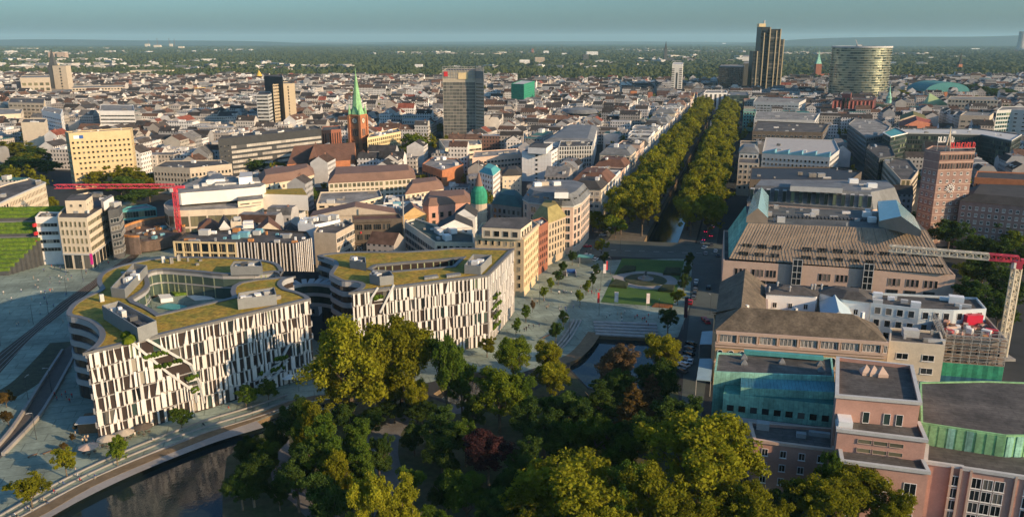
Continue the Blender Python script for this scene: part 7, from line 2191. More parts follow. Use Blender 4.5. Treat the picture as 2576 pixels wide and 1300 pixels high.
PT = [
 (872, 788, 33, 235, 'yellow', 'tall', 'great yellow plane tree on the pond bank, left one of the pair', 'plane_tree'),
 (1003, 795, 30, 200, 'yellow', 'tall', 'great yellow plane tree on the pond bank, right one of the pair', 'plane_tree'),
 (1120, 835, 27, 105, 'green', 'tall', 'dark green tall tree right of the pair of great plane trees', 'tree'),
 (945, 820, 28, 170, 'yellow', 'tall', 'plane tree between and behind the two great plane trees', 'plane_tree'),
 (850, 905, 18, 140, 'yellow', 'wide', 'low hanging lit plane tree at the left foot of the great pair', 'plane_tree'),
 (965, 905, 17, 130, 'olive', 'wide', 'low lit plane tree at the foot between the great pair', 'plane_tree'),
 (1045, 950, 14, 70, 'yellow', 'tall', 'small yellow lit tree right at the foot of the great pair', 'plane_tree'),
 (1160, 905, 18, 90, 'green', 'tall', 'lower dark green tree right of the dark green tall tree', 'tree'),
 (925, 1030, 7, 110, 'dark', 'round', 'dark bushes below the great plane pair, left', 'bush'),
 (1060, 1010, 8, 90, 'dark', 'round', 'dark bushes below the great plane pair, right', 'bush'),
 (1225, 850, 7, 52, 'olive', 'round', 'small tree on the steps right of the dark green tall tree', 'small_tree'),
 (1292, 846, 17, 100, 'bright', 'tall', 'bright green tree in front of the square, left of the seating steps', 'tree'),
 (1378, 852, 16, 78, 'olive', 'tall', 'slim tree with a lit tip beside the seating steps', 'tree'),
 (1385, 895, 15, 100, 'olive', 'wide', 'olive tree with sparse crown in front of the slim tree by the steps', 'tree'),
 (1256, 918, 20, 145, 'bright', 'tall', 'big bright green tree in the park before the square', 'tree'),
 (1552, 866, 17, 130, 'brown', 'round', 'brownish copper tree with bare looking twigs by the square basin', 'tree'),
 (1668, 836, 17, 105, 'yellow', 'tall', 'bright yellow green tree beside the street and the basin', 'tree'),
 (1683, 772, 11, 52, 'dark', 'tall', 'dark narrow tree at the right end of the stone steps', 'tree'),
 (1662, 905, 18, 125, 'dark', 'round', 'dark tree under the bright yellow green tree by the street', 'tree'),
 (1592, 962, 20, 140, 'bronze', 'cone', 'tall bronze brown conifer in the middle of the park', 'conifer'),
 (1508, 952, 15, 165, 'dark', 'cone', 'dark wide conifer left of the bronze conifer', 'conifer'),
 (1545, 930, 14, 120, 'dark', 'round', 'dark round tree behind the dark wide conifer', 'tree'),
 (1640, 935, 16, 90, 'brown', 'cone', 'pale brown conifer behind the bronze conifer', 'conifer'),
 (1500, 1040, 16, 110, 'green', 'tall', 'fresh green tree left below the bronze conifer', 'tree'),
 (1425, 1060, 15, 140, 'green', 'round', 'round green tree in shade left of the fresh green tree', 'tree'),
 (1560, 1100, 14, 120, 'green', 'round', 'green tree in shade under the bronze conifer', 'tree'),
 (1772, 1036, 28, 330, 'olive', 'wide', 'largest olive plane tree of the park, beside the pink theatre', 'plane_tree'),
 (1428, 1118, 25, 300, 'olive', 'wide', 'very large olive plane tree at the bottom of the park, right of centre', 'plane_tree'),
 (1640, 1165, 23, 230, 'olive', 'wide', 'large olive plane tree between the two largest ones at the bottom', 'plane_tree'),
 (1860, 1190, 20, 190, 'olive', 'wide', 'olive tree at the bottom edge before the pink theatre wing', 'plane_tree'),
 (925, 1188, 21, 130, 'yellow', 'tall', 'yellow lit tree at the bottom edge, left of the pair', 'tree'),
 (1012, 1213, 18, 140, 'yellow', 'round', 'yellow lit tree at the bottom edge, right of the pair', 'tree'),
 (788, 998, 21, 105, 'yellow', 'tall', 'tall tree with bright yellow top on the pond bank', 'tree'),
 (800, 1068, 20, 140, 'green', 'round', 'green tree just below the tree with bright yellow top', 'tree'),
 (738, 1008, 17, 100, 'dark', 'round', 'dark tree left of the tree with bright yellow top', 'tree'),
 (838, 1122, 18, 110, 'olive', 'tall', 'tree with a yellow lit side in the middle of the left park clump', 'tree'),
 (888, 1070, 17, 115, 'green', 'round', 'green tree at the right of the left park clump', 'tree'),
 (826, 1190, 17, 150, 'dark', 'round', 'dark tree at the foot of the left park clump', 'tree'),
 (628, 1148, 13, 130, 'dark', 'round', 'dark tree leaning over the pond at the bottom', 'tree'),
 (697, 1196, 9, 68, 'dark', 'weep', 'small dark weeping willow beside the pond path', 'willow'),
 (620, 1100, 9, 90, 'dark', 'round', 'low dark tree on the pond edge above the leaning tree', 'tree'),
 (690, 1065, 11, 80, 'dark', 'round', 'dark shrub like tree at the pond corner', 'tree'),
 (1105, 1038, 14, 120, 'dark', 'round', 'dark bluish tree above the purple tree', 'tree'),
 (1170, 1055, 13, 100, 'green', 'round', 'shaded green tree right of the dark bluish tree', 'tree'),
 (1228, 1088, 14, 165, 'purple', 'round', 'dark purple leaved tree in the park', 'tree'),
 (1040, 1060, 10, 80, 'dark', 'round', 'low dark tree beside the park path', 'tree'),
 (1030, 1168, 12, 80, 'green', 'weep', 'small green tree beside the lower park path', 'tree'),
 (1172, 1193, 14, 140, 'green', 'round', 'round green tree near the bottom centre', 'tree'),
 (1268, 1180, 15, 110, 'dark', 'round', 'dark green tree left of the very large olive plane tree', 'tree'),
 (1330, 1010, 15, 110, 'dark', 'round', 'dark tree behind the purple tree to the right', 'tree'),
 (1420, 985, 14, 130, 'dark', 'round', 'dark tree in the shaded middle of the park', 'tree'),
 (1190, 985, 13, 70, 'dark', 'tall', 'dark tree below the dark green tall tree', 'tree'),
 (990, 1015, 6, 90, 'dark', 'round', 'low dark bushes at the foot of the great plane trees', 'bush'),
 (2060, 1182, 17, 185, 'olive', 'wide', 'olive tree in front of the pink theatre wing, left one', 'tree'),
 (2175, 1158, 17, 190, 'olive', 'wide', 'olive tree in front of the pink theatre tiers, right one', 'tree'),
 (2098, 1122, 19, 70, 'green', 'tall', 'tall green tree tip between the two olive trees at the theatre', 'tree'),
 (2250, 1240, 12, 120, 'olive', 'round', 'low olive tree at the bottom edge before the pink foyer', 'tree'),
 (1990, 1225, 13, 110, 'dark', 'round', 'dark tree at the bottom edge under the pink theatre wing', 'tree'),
 (2395, 556, 16, 90, 'dark', 'round', 'dark tree at the foot of the square brick tower', 'tree'),
 (2438, 588, 13, 80, 'green', 'round', 'green lit tree right below the square brick tower', 'tree'),
 (2530, 536, 19, 110, 'dark', 'round', 'large dark tree in front of the brick wing', 'tree'),
 (2545, 580, 13, 70, 'bright', 'round', 'bright green tree in front of the large dark tree at the right', 'tree'),
 (2308, 535, 10, 40, 'bright', 'round', 'bright green tree left at the foot of the square brick tower', 'tree'),
 (2440, 660, 12, 60, 'bright', 'round', 'bright green tree above the right crane jib end', 'tree'),
 (2500, 600, 15, 110, 'dark', 'round', 'dark tree in the shaded park behind the cream crane, upper one', 'tree'),
 (2480, 650, 15, 110, 'dark', 'round', 'dark tree in the shaded park behind the cream crane, middle one', 'tree'),
 (2530, 690, 15, 120, 'dark', 'round', 'dark tree in the shaded park behind the cream crane, right one', 'tree'),
 (2450, 705, 14, 100, 'dark', 'round', 'dark tree in the shaded park behind the cream crane, left one', 'tree'),
 (2520, 745, 14, 110, 'dark', 'round', 'dark tree in the shaded park behind the cream crane, lower one', 'tree'),
 (2570, 620, 16, 100, 'dark', 'round', 'dark tree at the right edge behind the cream crane', 'tree'),
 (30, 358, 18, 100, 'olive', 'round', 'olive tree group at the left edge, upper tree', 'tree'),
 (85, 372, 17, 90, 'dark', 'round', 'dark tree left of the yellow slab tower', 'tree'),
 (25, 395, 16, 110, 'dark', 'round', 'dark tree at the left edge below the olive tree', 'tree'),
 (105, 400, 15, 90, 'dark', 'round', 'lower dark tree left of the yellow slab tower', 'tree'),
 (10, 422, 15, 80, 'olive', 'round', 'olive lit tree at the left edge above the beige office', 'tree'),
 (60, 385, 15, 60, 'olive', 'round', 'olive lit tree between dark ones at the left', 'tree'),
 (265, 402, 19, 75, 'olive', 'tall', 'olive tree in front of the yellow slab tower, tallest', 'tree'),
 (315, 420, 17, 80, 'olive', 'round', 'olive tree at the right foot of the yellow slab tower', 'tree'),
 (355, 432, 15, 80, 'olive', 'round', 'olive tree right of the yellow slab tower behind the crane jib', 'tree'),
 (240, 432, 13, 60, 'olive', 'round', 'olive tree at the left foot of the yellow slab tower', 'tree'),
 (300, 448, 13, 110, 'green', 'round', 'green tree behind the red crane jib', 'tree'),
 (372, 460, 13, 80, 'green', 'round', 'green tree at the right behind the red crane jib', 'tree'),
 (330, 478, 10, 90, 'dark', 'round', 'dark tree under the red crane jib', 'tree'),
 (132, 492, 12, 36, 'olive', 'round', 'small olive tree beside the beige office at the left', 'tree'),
 (1492, 530, 12, 60, 'bright', 'tall', 'bright green street tree before the left avenue fronts, nearest one', 'street_tree'),
 (1550, 541, 13, 70, 'bright', 'tall', 'bright green tree at the crossing left of the canal', 'street_tree'),
 (1046, 334, 24, 82, 'bright', 'tall', 'big bright green tree right of the church', 'tree'),
 (1000, 384, 14, 50, 'green', 'round', 'green tree at the foot of the big bright tree by the church', 'tree'),
 (815, 352, 12, 40, 'olive', 'round', 'olive tree left of the church tower, left one', 'tree'),
 (850, 358, 11, 36, 'olive', 'round', 'olive tree left of the church tower, right one', 'tree'),
 (640, 402, 12, 60, 'dark', 'round', 'dark tree between the banded slab and the arcade', 'tree'),
 (700, 408, 9, 40, 'olive', 'round', 'olive tree before the banded slab', 'tree'),
 (510, 383, 11, 50, 'olive', 'round', 'olive tree left of the banded slab', 'tree'),
 (1107, 312, 13, 34, 'olive', 'round', 'olive tree left at the foot of the grey glass tower block', 'tree'),
 (790, 470, 12, 42, 'green', 'round', 'green tree behind the green roofed wing', 'tree'),
 (830, 497, 5, 22, 'bright', 'round', 'small bright tree on the arcade terrace, left one', 'small_tree'),
 (870, 490, 5, 26, 'bright', 'round', 'small bright tree on the arcade terrace, middle one', 'small_tree'),
 (945, 470, 7, 24, 'bright', 'round', 'small bright tree on the arcade terrace, right one', 'small_tree'),
 (2290, 205, 20, 60, 'olive', 'round', 'olive tree behind the green spire, right one', 'tree'),
 (2265, 225, 20, 60, 'olive', 'round', 'olive tree behind the green spire, middle one', 'tree'),
 (2300, 232, 18, 60, 'olive', 'round', 'olive tree behind the green spire, low one', 'tree'),
 (2240, 245, 18, 50, 'dark', 'round', 'dark tree behind the green spire', 'tree'),
 (2330, 246, 14, 40, 'olive', 'round', 'olive tree left of the teal vaulted hall', 'tree'),
 (2440, 212, 20, 60, 'dark', 'round', 'dark tree right of the teal vaulted hall, near one', 'tree'),
 (2480, 218, 22, 70, 'dark', 'round', 'dark tree right of the teal vaulted hall, middle one', 'tree'),
 (2530, 224, 22, 80, 'dark', 'round', 'dark tree right of the teal vaulted hall, far one', 'tree'),
 (2360, 190, 20, 50, 'olive', 'round', 'olive tree behind the teal vaulted hall', 'tree'),
 (2550, 268, 18, 80, 'dark', 'round', 'dark tree at the right edge behind the white end slab', 'tree'),
 (1385, 218, 18, 60, 'olive', 'round', 'olive tree right of the green netted block', 'tree'),
 (1360, 262, 12, 34, 'olive', 'round', 'olive tree at the right foot of the green netted block', 'tree'),
 (1090, 202, 14, 40, 'olive', 'round', 'olive tree left of the grey glass tower block in the distance', 'tree'),
 (600, 222, 14, 50, 'olive', 'round', 'olive tree in the distance left of the twin towers', 'tree'),
 (770, 205, 14, 70, 'olive', 'round', 'olive trees in the distance right of the twin towers', 'tree'),
 (45, 205, 18, 90, 'olive', 'round', 'olive tree group at far left below the wood', 'tree'),
]

EXTRA = [(px, py, h, w_, k, sh, 'shaded park tree ' + wh, 'tree') for px, py, h, w_, k, sh, wh in [
 (1300, 950, 15, 110, 'green', 'round', 'between the bright green tree and the olive one'), (1450, 1000, 15, 120, 'dark', 'round', 'right of the shaded middle of the park'), (1370, 1040, 14, 120, 'dark', 'round', 'above the very large olive plane tree'), (1600, 1040, 17, 130, 'dark', 'round', 'right below the bronze conifer'), (1680, 990, 18, 120, 'dark', 'tall', 'beside the street above the largest plane tree'), (1320, 1110, 14, 110, 'dark', 'round', 'right of the purple tree'), (1110, 1100, 12, 110, 'dark', 'round', 'left of the purple tree'), (1120, 1180, 12, 100, 'dark', 'round', 'near the bottom centre, left'), (1560, 1180, 20, 160, 'green', 'round', 'between the olive plane trees at the bottom'), (1240, 1250, 13, 130, 'dark', 'round', 'at the bottom edge near the centre'), (1090, 1265, 11, 110, 'green', 'round', 'at the bottom edge left of the centre'), (740, 1130, 16, 120, 'dark', 'round', 'in the left clump above the pond path'), (860, 1010, 9, 90, 'dark', 'round', 'between the great plane trees and the left clump'), (950, 1100, 12, 90, 'dark', 'round', 'right of the left clump'), (900, 1140, 15, 100, 'green', 'round', 'right in the left clump by the path'), (1730, 1010, 17, 110, 'dark', 'round', 'at the street end above the largest plane tree'), (600, 1175, 11, 100, 'dark', 'round', 'lowest over the pond'), (660, 1120, 11, 100, 'green', 'round', 'right over the pond'), (760, 1060, 14, 90, 'green', 'tall', 'on the pond bank below the dark tree'), (1950, 1270, 14, 120, 'olive', 'round', 'at the bottom edge left of the pink foyer'), (1490, 1230, 20, 190, 'olive', 'wide', 'at the bottom edge, lit olive, right of centre'), (1730, 1230, 18, 200, 'olive', 'wide', 'at the bottom edge, lit olive, under the largest one'), (1345, 1225, 18, 160, 'olive', 'wide', 'at the bottom edge, lit olive, left of the others')]]
PT += EXTRA
for t in PT:
 c = at(t[0], t[1], t[2])
 if c.length > 300:
  occ_poly(ring(c, t[3] * .5 * (c.y * CP + (CAM_H - 10) * SP) / FPX, 12), 2)
for q in ([(1800, 650), (2640, 700), (2640, 1340), (1790, 1340)], [(2290, 480), (2640, 480), (2640, 830), (2400, 770), (2330, 610)], [(215, 470), (430, 470), (430, 560), (300, 560), (215, 520)], [(120, 470), (215, 460), (215, 560), (130, 560)], [(1405, 420), (1490, 430), (1490, 455), (1405, 455)]):
 occ_poly(g2(q), 0)
tree_spots = []
houses = []                                                         # (distance, args)
r5 = random.Random(21)
def cam_see(x, y, h=16, mg=60):
 d = y * CP + (CAM_H - h) * SP
 if d < 30:
  return False
 px = 1288 + FPX * x / d
 py = 650 + FPX * ((CAM_H - h) * CP - y * SP) / d
 return -mg < px < 2576 + mg and py < 1300 + mg

def block(c, e1, e2, bw, bl, far):
 green = noise.noise(Vector((c.x * .0011, c.y * .0011, 3.3)))
 if c.y > 1500 and green > .55 - (c.y - 1500) / 1500:
  for _ in range(26):
   tree_spots.append((c.x + r5.uniform(-bw, bw) * .6, c.y + r5.uniform(-bl, bl) * .6, r5.uniform(9, 15)))
  return
 if r5.random() < .03:
  for _ in range(14):
   tree_spots.append((c.x + r5.uniform(-bw, bw) * .45, c.y + r5.uniform(-bl, bl) * .45, r5.uniform(10, 15)))
  return
 hb0 = r5.uniform(14, 20) - max(0, (900 - c.y) / 150)
 mod = r5.random() < .22
 big = mod or far
 sides = [(c - e1 * bw / 2 - e2 * bl / 2, e1, e2, bw), (c + e1 * bw / 2 - e2 * bl / 2, e2, -e1, bl), (c + e1 * bw / 2 + e2 * bl / 2, -e1, -e2, bw), (c - e1 * bw / 2 + e2 * bl / 2, -e2, e1, bl)]
 for si, (o, du, dv, L) in enumerate(sides):
  s = 0 if si % 2 == 0 else 12
  end = L if si % 2 == 0 else L - 12
  while s < end - 6:
   wd = r5.uniform(18, 40) if big and r5.random() < .6 else r5.uniform(12, 24)
   wd = min(wd, end - s)
   dp = r5.uniform(11.5, 15)
   h = max(8, hb0 + r5.uniform(-3.5, 3.5))
   fl = r5.random() < (.75 if mod else .22)
   p = o + du * s
   houses.append((p, du, dv, wd - .06, dp, h, fl))
   s += wd
 for _ in range(r5.randint(2, 5)):
  p = c + e1 * r5.uniform(-.26, .1) * bw + e2 * r5.uniform(-.36, .2) * bl
  houses.append((p, e1, e2, r5.uniform(8, 18), r5.uniform(7, 16), r5.uniform(4, 14), r5.random() < .75))
 for _ in range(r5.randint(4, 10)):
  q = c + e1 * r5.uniform(-.35, .35) * bw + e2 * r5.uniform(-.4, .4) * bl
  tree_spots.append((q.x, q.y, r5.uniform(9, 15)))

for zone in (0, 1):
 ang = R(16) if zone else R(4)
 e1 = Vector((math.cos(ang), -math.sin(ang))); e2 = Vector((math.sin(ang), math.cos(ang)))
 y = -400.0
 while y < 3400:
  bl = r5.uniform(70, 110); x = -2400.0
  st = r5.uniform(0, 30)
  while x < 2400:
   bw = r5.uniform(48, 72)
   c = e1 * (x + st + bw / 2) + e2 * (y + bl / 2)
   side = c.x > -60 + c.y * .05
   if c.y > 320 and side == bool(zone) and cam_see(c.x, c.y, 10, 120) and c.y < 2750:
    block(c, e1, e2, bw, bl, c.y > 1500)
   x += bw + r5.uniform(11, 17)
  y += bl + r5.uniform(11, 16)

ok = []
for hs in houses:
 p, du, dv, wd, dp, h, fl = hs
 pts = [p + du * wd * a + dv * dp * b for a in (.08, .5, .92) for b in (.08, .5, .92)]
 m = pts[4]
 if not occ_free([(q.x, q.y) for q in pts]) or not cam_see(m.x, m.y, h, 40):
  continue
 ok.append((m.length, hs))
ok.sort(key=lambda t: t[0])
NEAR_H = 290
marks = [(at(905, 402), 'the church with green spire'), (at(695, 325), 'the three twin towers'), (at(250, 470), 'the yellow slab tower'), (at(1165, 340), 'the grey glass tower'), (at(1360, 460), 'the white square block'),
 (at(1459, 292), 'the round white building'), (at(1318, 268), 'the green netted block'), (at(1205, 560), 'the green dome tower'), (at(600, 590), 'the white curved store'), (at(290, 325), 'the white banded slab'), (at(1930, 240), 'the tallest dark tower'), (at(2166, 262), 'the round glass tower'), (at(2390, 590), 'the square brick tower'), (at(2368, 270), 'the teal vaulted hall'), (at(2445, 300), 'the long beige office'), (at(155, 240), 'the slim beige tower'), (at(1520, 560), 'the avenue'), (at(680, 400), 'the long banded slab')]
seen = {}
for _, (p, du, dv, wd, dp, h, fl) in ok[:NEAR_H]:
 hb = HB(); wn_, rn = row_house(hb, p, du, dv, wd, dp, h, r5, fl)
 c = p + du * wd / 2 + dv * dp / 2
 mk = min(marks, key=lambda t: (Vector(t[0][:2]) - c).length)
 dlt = c - Vector(mk[0][:2])
 pos = ('behind' if dlt.y > 0 else 'in front of') if abs(dlt.y) > abs(dlt.x) else ('right of' if dlt.x > 0 else 'left of')
 size = 'wide' if wd > 20 else ('small' if h < 11 else 'narrow' if wd < 11 else '')
 lab = f"{size + ' ' if size else ''}{wn_} house with {rn} {pos} {mk[1]}"
 if len(lab.split()) > 16:
  lab = lab.replace('narrow ', '').replace('small ', '').replace('wide ', '')
 root = thing('row_house', lab, 'house', (c.x, c.y, 0), 0, 'row houses ' + pos + ' ' + mk[1])
 hb.build('wall', [CWALL], root, 0); hb.build('roof', [CROOF], root, 1)
hb = HB()
for _, (p, du, dv, wd, dp, h, fl) in ok[NEAR_H:]:
 row_house(hb, p, du, dv, wd, dp, h, r5, fl)
o = hb.build('distant_houses', [CWALL, CROOF]); tag(o, 'dense mass of pale row houses with dark and brown roofs stretching to the woods', None, None, 'stuff')

hb = HB()
nsub = 0
for _ in range(26000):
 if nsub > 2600:
  break
 y = 2900 + 7000 * r5.random() ** 1.5
 x = r5.uniform(-.70, .70) * y
 dens = noise.noise(Vector((x * .0009, y * .0006, 1.7))) + .25 * noise.noise(Vector((x * .004, y * .003, 9.1)))
 if dens < .02 + (y - 2900) / 20000:
  continue
 nsub += 1
 a = r5.uniform(0, math.pi); e1 = Vector((math.cos(a), math.sin(a))); e2 = Vector((-e1.y, e1.x))
 k = 1 + (y > 4500) * r5.random() * 1.6
 if r5.random() < .12:
  row_house(hb, Vector((x, y)), e1, e2, r5.uniform(30, 90), r5.uniform(15, 30), r5.uniform(6, 22), r5, True)
 else:
  row_house(hb, Vector((x, y)), e1, e2, r5.uniform(9, 26) * k, r5.uniform(9, 12), r5.uniform(5, 11), r5, False)
o = hb.build('suburb_houses', [CWALL, CROOF]); tag(o, 'scattered suburb houses among woods towards the horizon', None, None, 'stuff')

def clump_mesh(name, spots, m, seed):
 rg = np.random.default_rng(seed)
 base = np.array([(0, 0, 1), (.6, 0, .82), (.19, .57, .8), (-.49, .35, .84), (-.49, -.35, .78), (.19, -.57, .83), (1, 0, .35), (.31, .95, .32), (-.81, .59, .38), (-.81, -.59, .33), (.31, -.95, .36)])
 fc = [(0, 1, 2), (0, 2, 3), (0, 3, 4), (0, 4, 5), (0, 5, 1)]
 for i in range(5):
  j = (i + 1) % 5
  fc += [(1 + i, 6 + i, 6 + j), (1 + i, 6 + j, 1 + j)]
 fc = np.array(fc)
 S = np.array(spots)
 n = len(S)
 V = base[None] * np.stack([S[:, 3], S[:, 3], S[:, 2]], 1)[:, None, :]
 V = V * (1 + rg.uniform(-.22, .22, (n, 11, 1)))
 V[:, :, 0] += S[:, 0:1]; V[:, :, 1] += S[:, 1:2]
 Fc = (fc[None] + (np.arange(n) * 11)[:, None, None]).reshape(-1, 3)
 me = bpy.data.meshes.new(name); me.from_pydata(V.reshape(-1, 3).tolist(), [], Fc.tolist()); me.materials.append(m)
 return link(name, me)
WOODM = mat('wood_leaf', (.020, .034, .012), var=.3, scale=.012, fine=.12, col2=(.062, .076, .018))
sp_ = []
tries = 0
while len(sp_) < 42000 and tries < 260000:
 tries += 1
 u = r5.random()
 y = 1900 + 10500 * u ** 1.7
 x = r5.uniform(-.72, .72) * y
 dens = noise.noise(Vector((x * .0009, y * .0006, 1.7)))
 g = noise.noise(Vector((x * .0011, y * .0011, 3.3)))
 if y < 2750:
  if g < .55 - (y - 1500) / 1500 + .03 or not occ_free([(x, y)]):
   continue
  rad = r5.uniform(6, 11)
 else:
  if dens > .16 and r5.random() < .75:
   continue
  rad = r5.uniform(9, 20) * (1 + (y - 3300) / 9000)
 sp_.append((x, y, r5.uniform(9, 19), rad))
tag(clump_mesh('far_woods', sp_, WOODM, 4), 'dark green woods and parks spreading to the horizon', None, None, 'stuff')
sp_ = []
for _ in range(5200):
 px = r5.uniform(-40, 2600)
 lim = 168 if px < 300 else 178 if px < 820 else 184 if px < 1130 else 160
 py = r5.uniform(128, lim)
 c = at(px, py, 0)
 if py > 172 and noise.noise(Vector((px * .01, py * .05, 5))) > .1:
  continue
 if occ_free([(c.x, c.y)]):
  sp_.append((c.x, c.y, r5.uniform(12, 21), r5.uniform(8, 15)))
tag(clump_mesh('city_wood', sp_, WOODM, 5), 'long broad wood across the middle distance', None, None, 'stuff')

# ================================================================== TREES
def crown_mesh(name, seed, shape, nleaf, leaf, z0=.22):
 g = np.random.default_rng(seed)
 C = []; Rr = []
 def unit():
  d = g.normal(size=3); return d / np.linalg.norm(d)
 if shape == 'cone':
  for _ in range(110):
   z = g.uniform(.10, .97); rr = .46 * (1 - z) ** .8 + .02; a = g.uniform(0, 6.28); k = g.uniform(.3, .97)
   C.append([math.cos(a) * rr * k, math.sin(a) * rr * k, z]); Rr.append(.03 + .07 * (1 - z))
 else:
  A, zc, nl = {'round': ((.34, .34, .30), .62, 15), 'wide': ((.37, .37, .27), .62, 19), 'tall': ((.31, .31, .38), .56, 17), 'weep': ((.34, .34, .36), .50, 15)}[shape]
  for _ in range(nl):
   d = unit(); c = d * g.uniform(.35, .98) * np.array(A); lr = g.uniform(.11, .20)
   for _ in range(10):
    e = unit(); e[2] = abs(e[2]) if g.random() < .7 else e[2]
    q = c + e * lr * g.uniform(.45, 1.0)
    C.append([q[0], q[1], zc + q[2]]); Rr.append(g.uniform(.038, .078))
 C = np.array(C); Rr = np.array(Rr)
 w_ = Rr ** 2; idx = g.choice(len(C), nleaf, p=w_ / w_.sum())
 d = g.normal(size=(nleaf, 3)); d /= np.linalg.norm(d, axis=1)[:, None]
 P = C[idx] + d * Rr[idx][:, None] * g.uniform(.45, 1.15, nleaf)[:, None] * np.array([1, 1, .85 if shape != 'cone' else .4])
 o = P - np.array([0, 0, .5]); o /= np.linalg.norm(o, axis=1)[:, None] + 1e-6
 nn = d * .45 + o * .3 + g.normal(size=(nleaf, 3)) * .6; nn /= np.linalg.norm(nn, axis=1)[:, None]
 t = np.cross(nn, g.normal(size=(nleaf, 3))); t /= np.linalg.norm(t, axis=1)[:, None]
 b = np.cross(nn, t)
 s = leaf * g.uniform(.5, 1.3, nleaf)[:, None]
 V = np.stack([P - t * s - b * s * .6, P + t * s - b * s * .6, P + t * s * .7 + b * s * .7, P - t * s * .7 + b * s * .7], 1).reshape(-1, 3)
 me = bpy.data.meshes.new(name); me.from_pydata(V.tolist(), [], np.arange(nleaf * 4).reshape(-1, 4).tolist())
 me.materials.append(LEAF['green'])
 return me
def trunk_mesh(name, seed, limbs, top):
 g = random.Random(seed); b = MB()
 def limb(p, q, r0, r1, n=6):
  p, q = Vector(p), Vector(q); d = (q - p).normalized(); u = d.cross(Vector((.3, 1, .2))).normalized(); v = d.cross(u)
  k = len(b.v)
  for c, r in ((p, r0), (q, r1)):
   for i in range(n):
    a = 2 * math.pi * i / n; b.v.append(tuple(c + u * math.cos(a) * r + v * math.sin(a) * r))
  for i in range(n):
   j = (i + 1) % n; b.f.append([k + i, k + j, k + n + j, k + n + i]); b.m.append(0)
 limb((0, 0, 0), (0, 0, .3), .030, .020); limb((0, 0, .3), (.015, .01, top), .020, .006)
 for i in range(limbs):
  a = 2 * math.pi * i / limbs + g.uniform(-.4, .4); z = g.uniform(.24, .42)
  mid = (math.cos(a) * .14, math.sin(a) * .14, z + .14); limb((0, 0, z), mid, .013, .009)
  limb(mid, (math.cos(a + .3) * .30, math.sin(a + .3) * .30, z + g.uniform(.22, .36)), .009, .004)
  limb(mid, (math.cos(a - .4) * .22, math.sin(a - .4) * .22, z + g.uniform(.28, .42)), .008, .003)
 me = bpy.data.meshes.new(name); me.from_pydata(b.v, [], b.f); me.materials.append(BARK)
 return me
CROWNS = {}
for sh, sd in (('round', 1), ('wide', 2), ('tall', 3), ('weep', 5), ('cone', 4)):
 CROWNS[sh] = [crown_mesh('crown', sd * 10 + k, sh, 22000, .0108) for k in range(2 if sh != 'weep' else 1)]
 CROWNS[sh + '_s'] = [crown_mesh('crown', sd * 10 + 5 + k, sh, 6000, .020) for k in range(2 if sh in ('round', 'wide') else 1)]
TRUNKS = [trunk_mesh('trunk', 1, 6, .8), trunk_mesh('trunk', 2, 5, .75)]
def tree(x, y, h, wd, kind, shape, label, group=None, name='tree', small=False):
 r = thing(name, label, 'tree', (x, y, 0), rnd.uniform(0, 6.28), group)
 key = shape + ('_s' if small else '')
 me = rnd.choice(CROWNS[key])
 o = link('crown', me, r, None, None, (wd, wd, h))
 o.material_slots[0].link = 'OBJECT'; o.material_slots[0].material = LEAF[kind]
 link('trunk', rnd.choice(TRUNKS), r, None, None, (min(wd, h) * .9, min(wd, h) * .9, h))
 return r
def ptree(px, py, h, wpx, kind, shape, label, group=None, name='tree', small=False):
 c = at(px, py, h)
 d = c.y * CP + (CAM_H - h * .6) * SP
 return tree(c.x, c.y, h, wpx * d / FPX * 1.27, kind, shape, label, group, name, small)

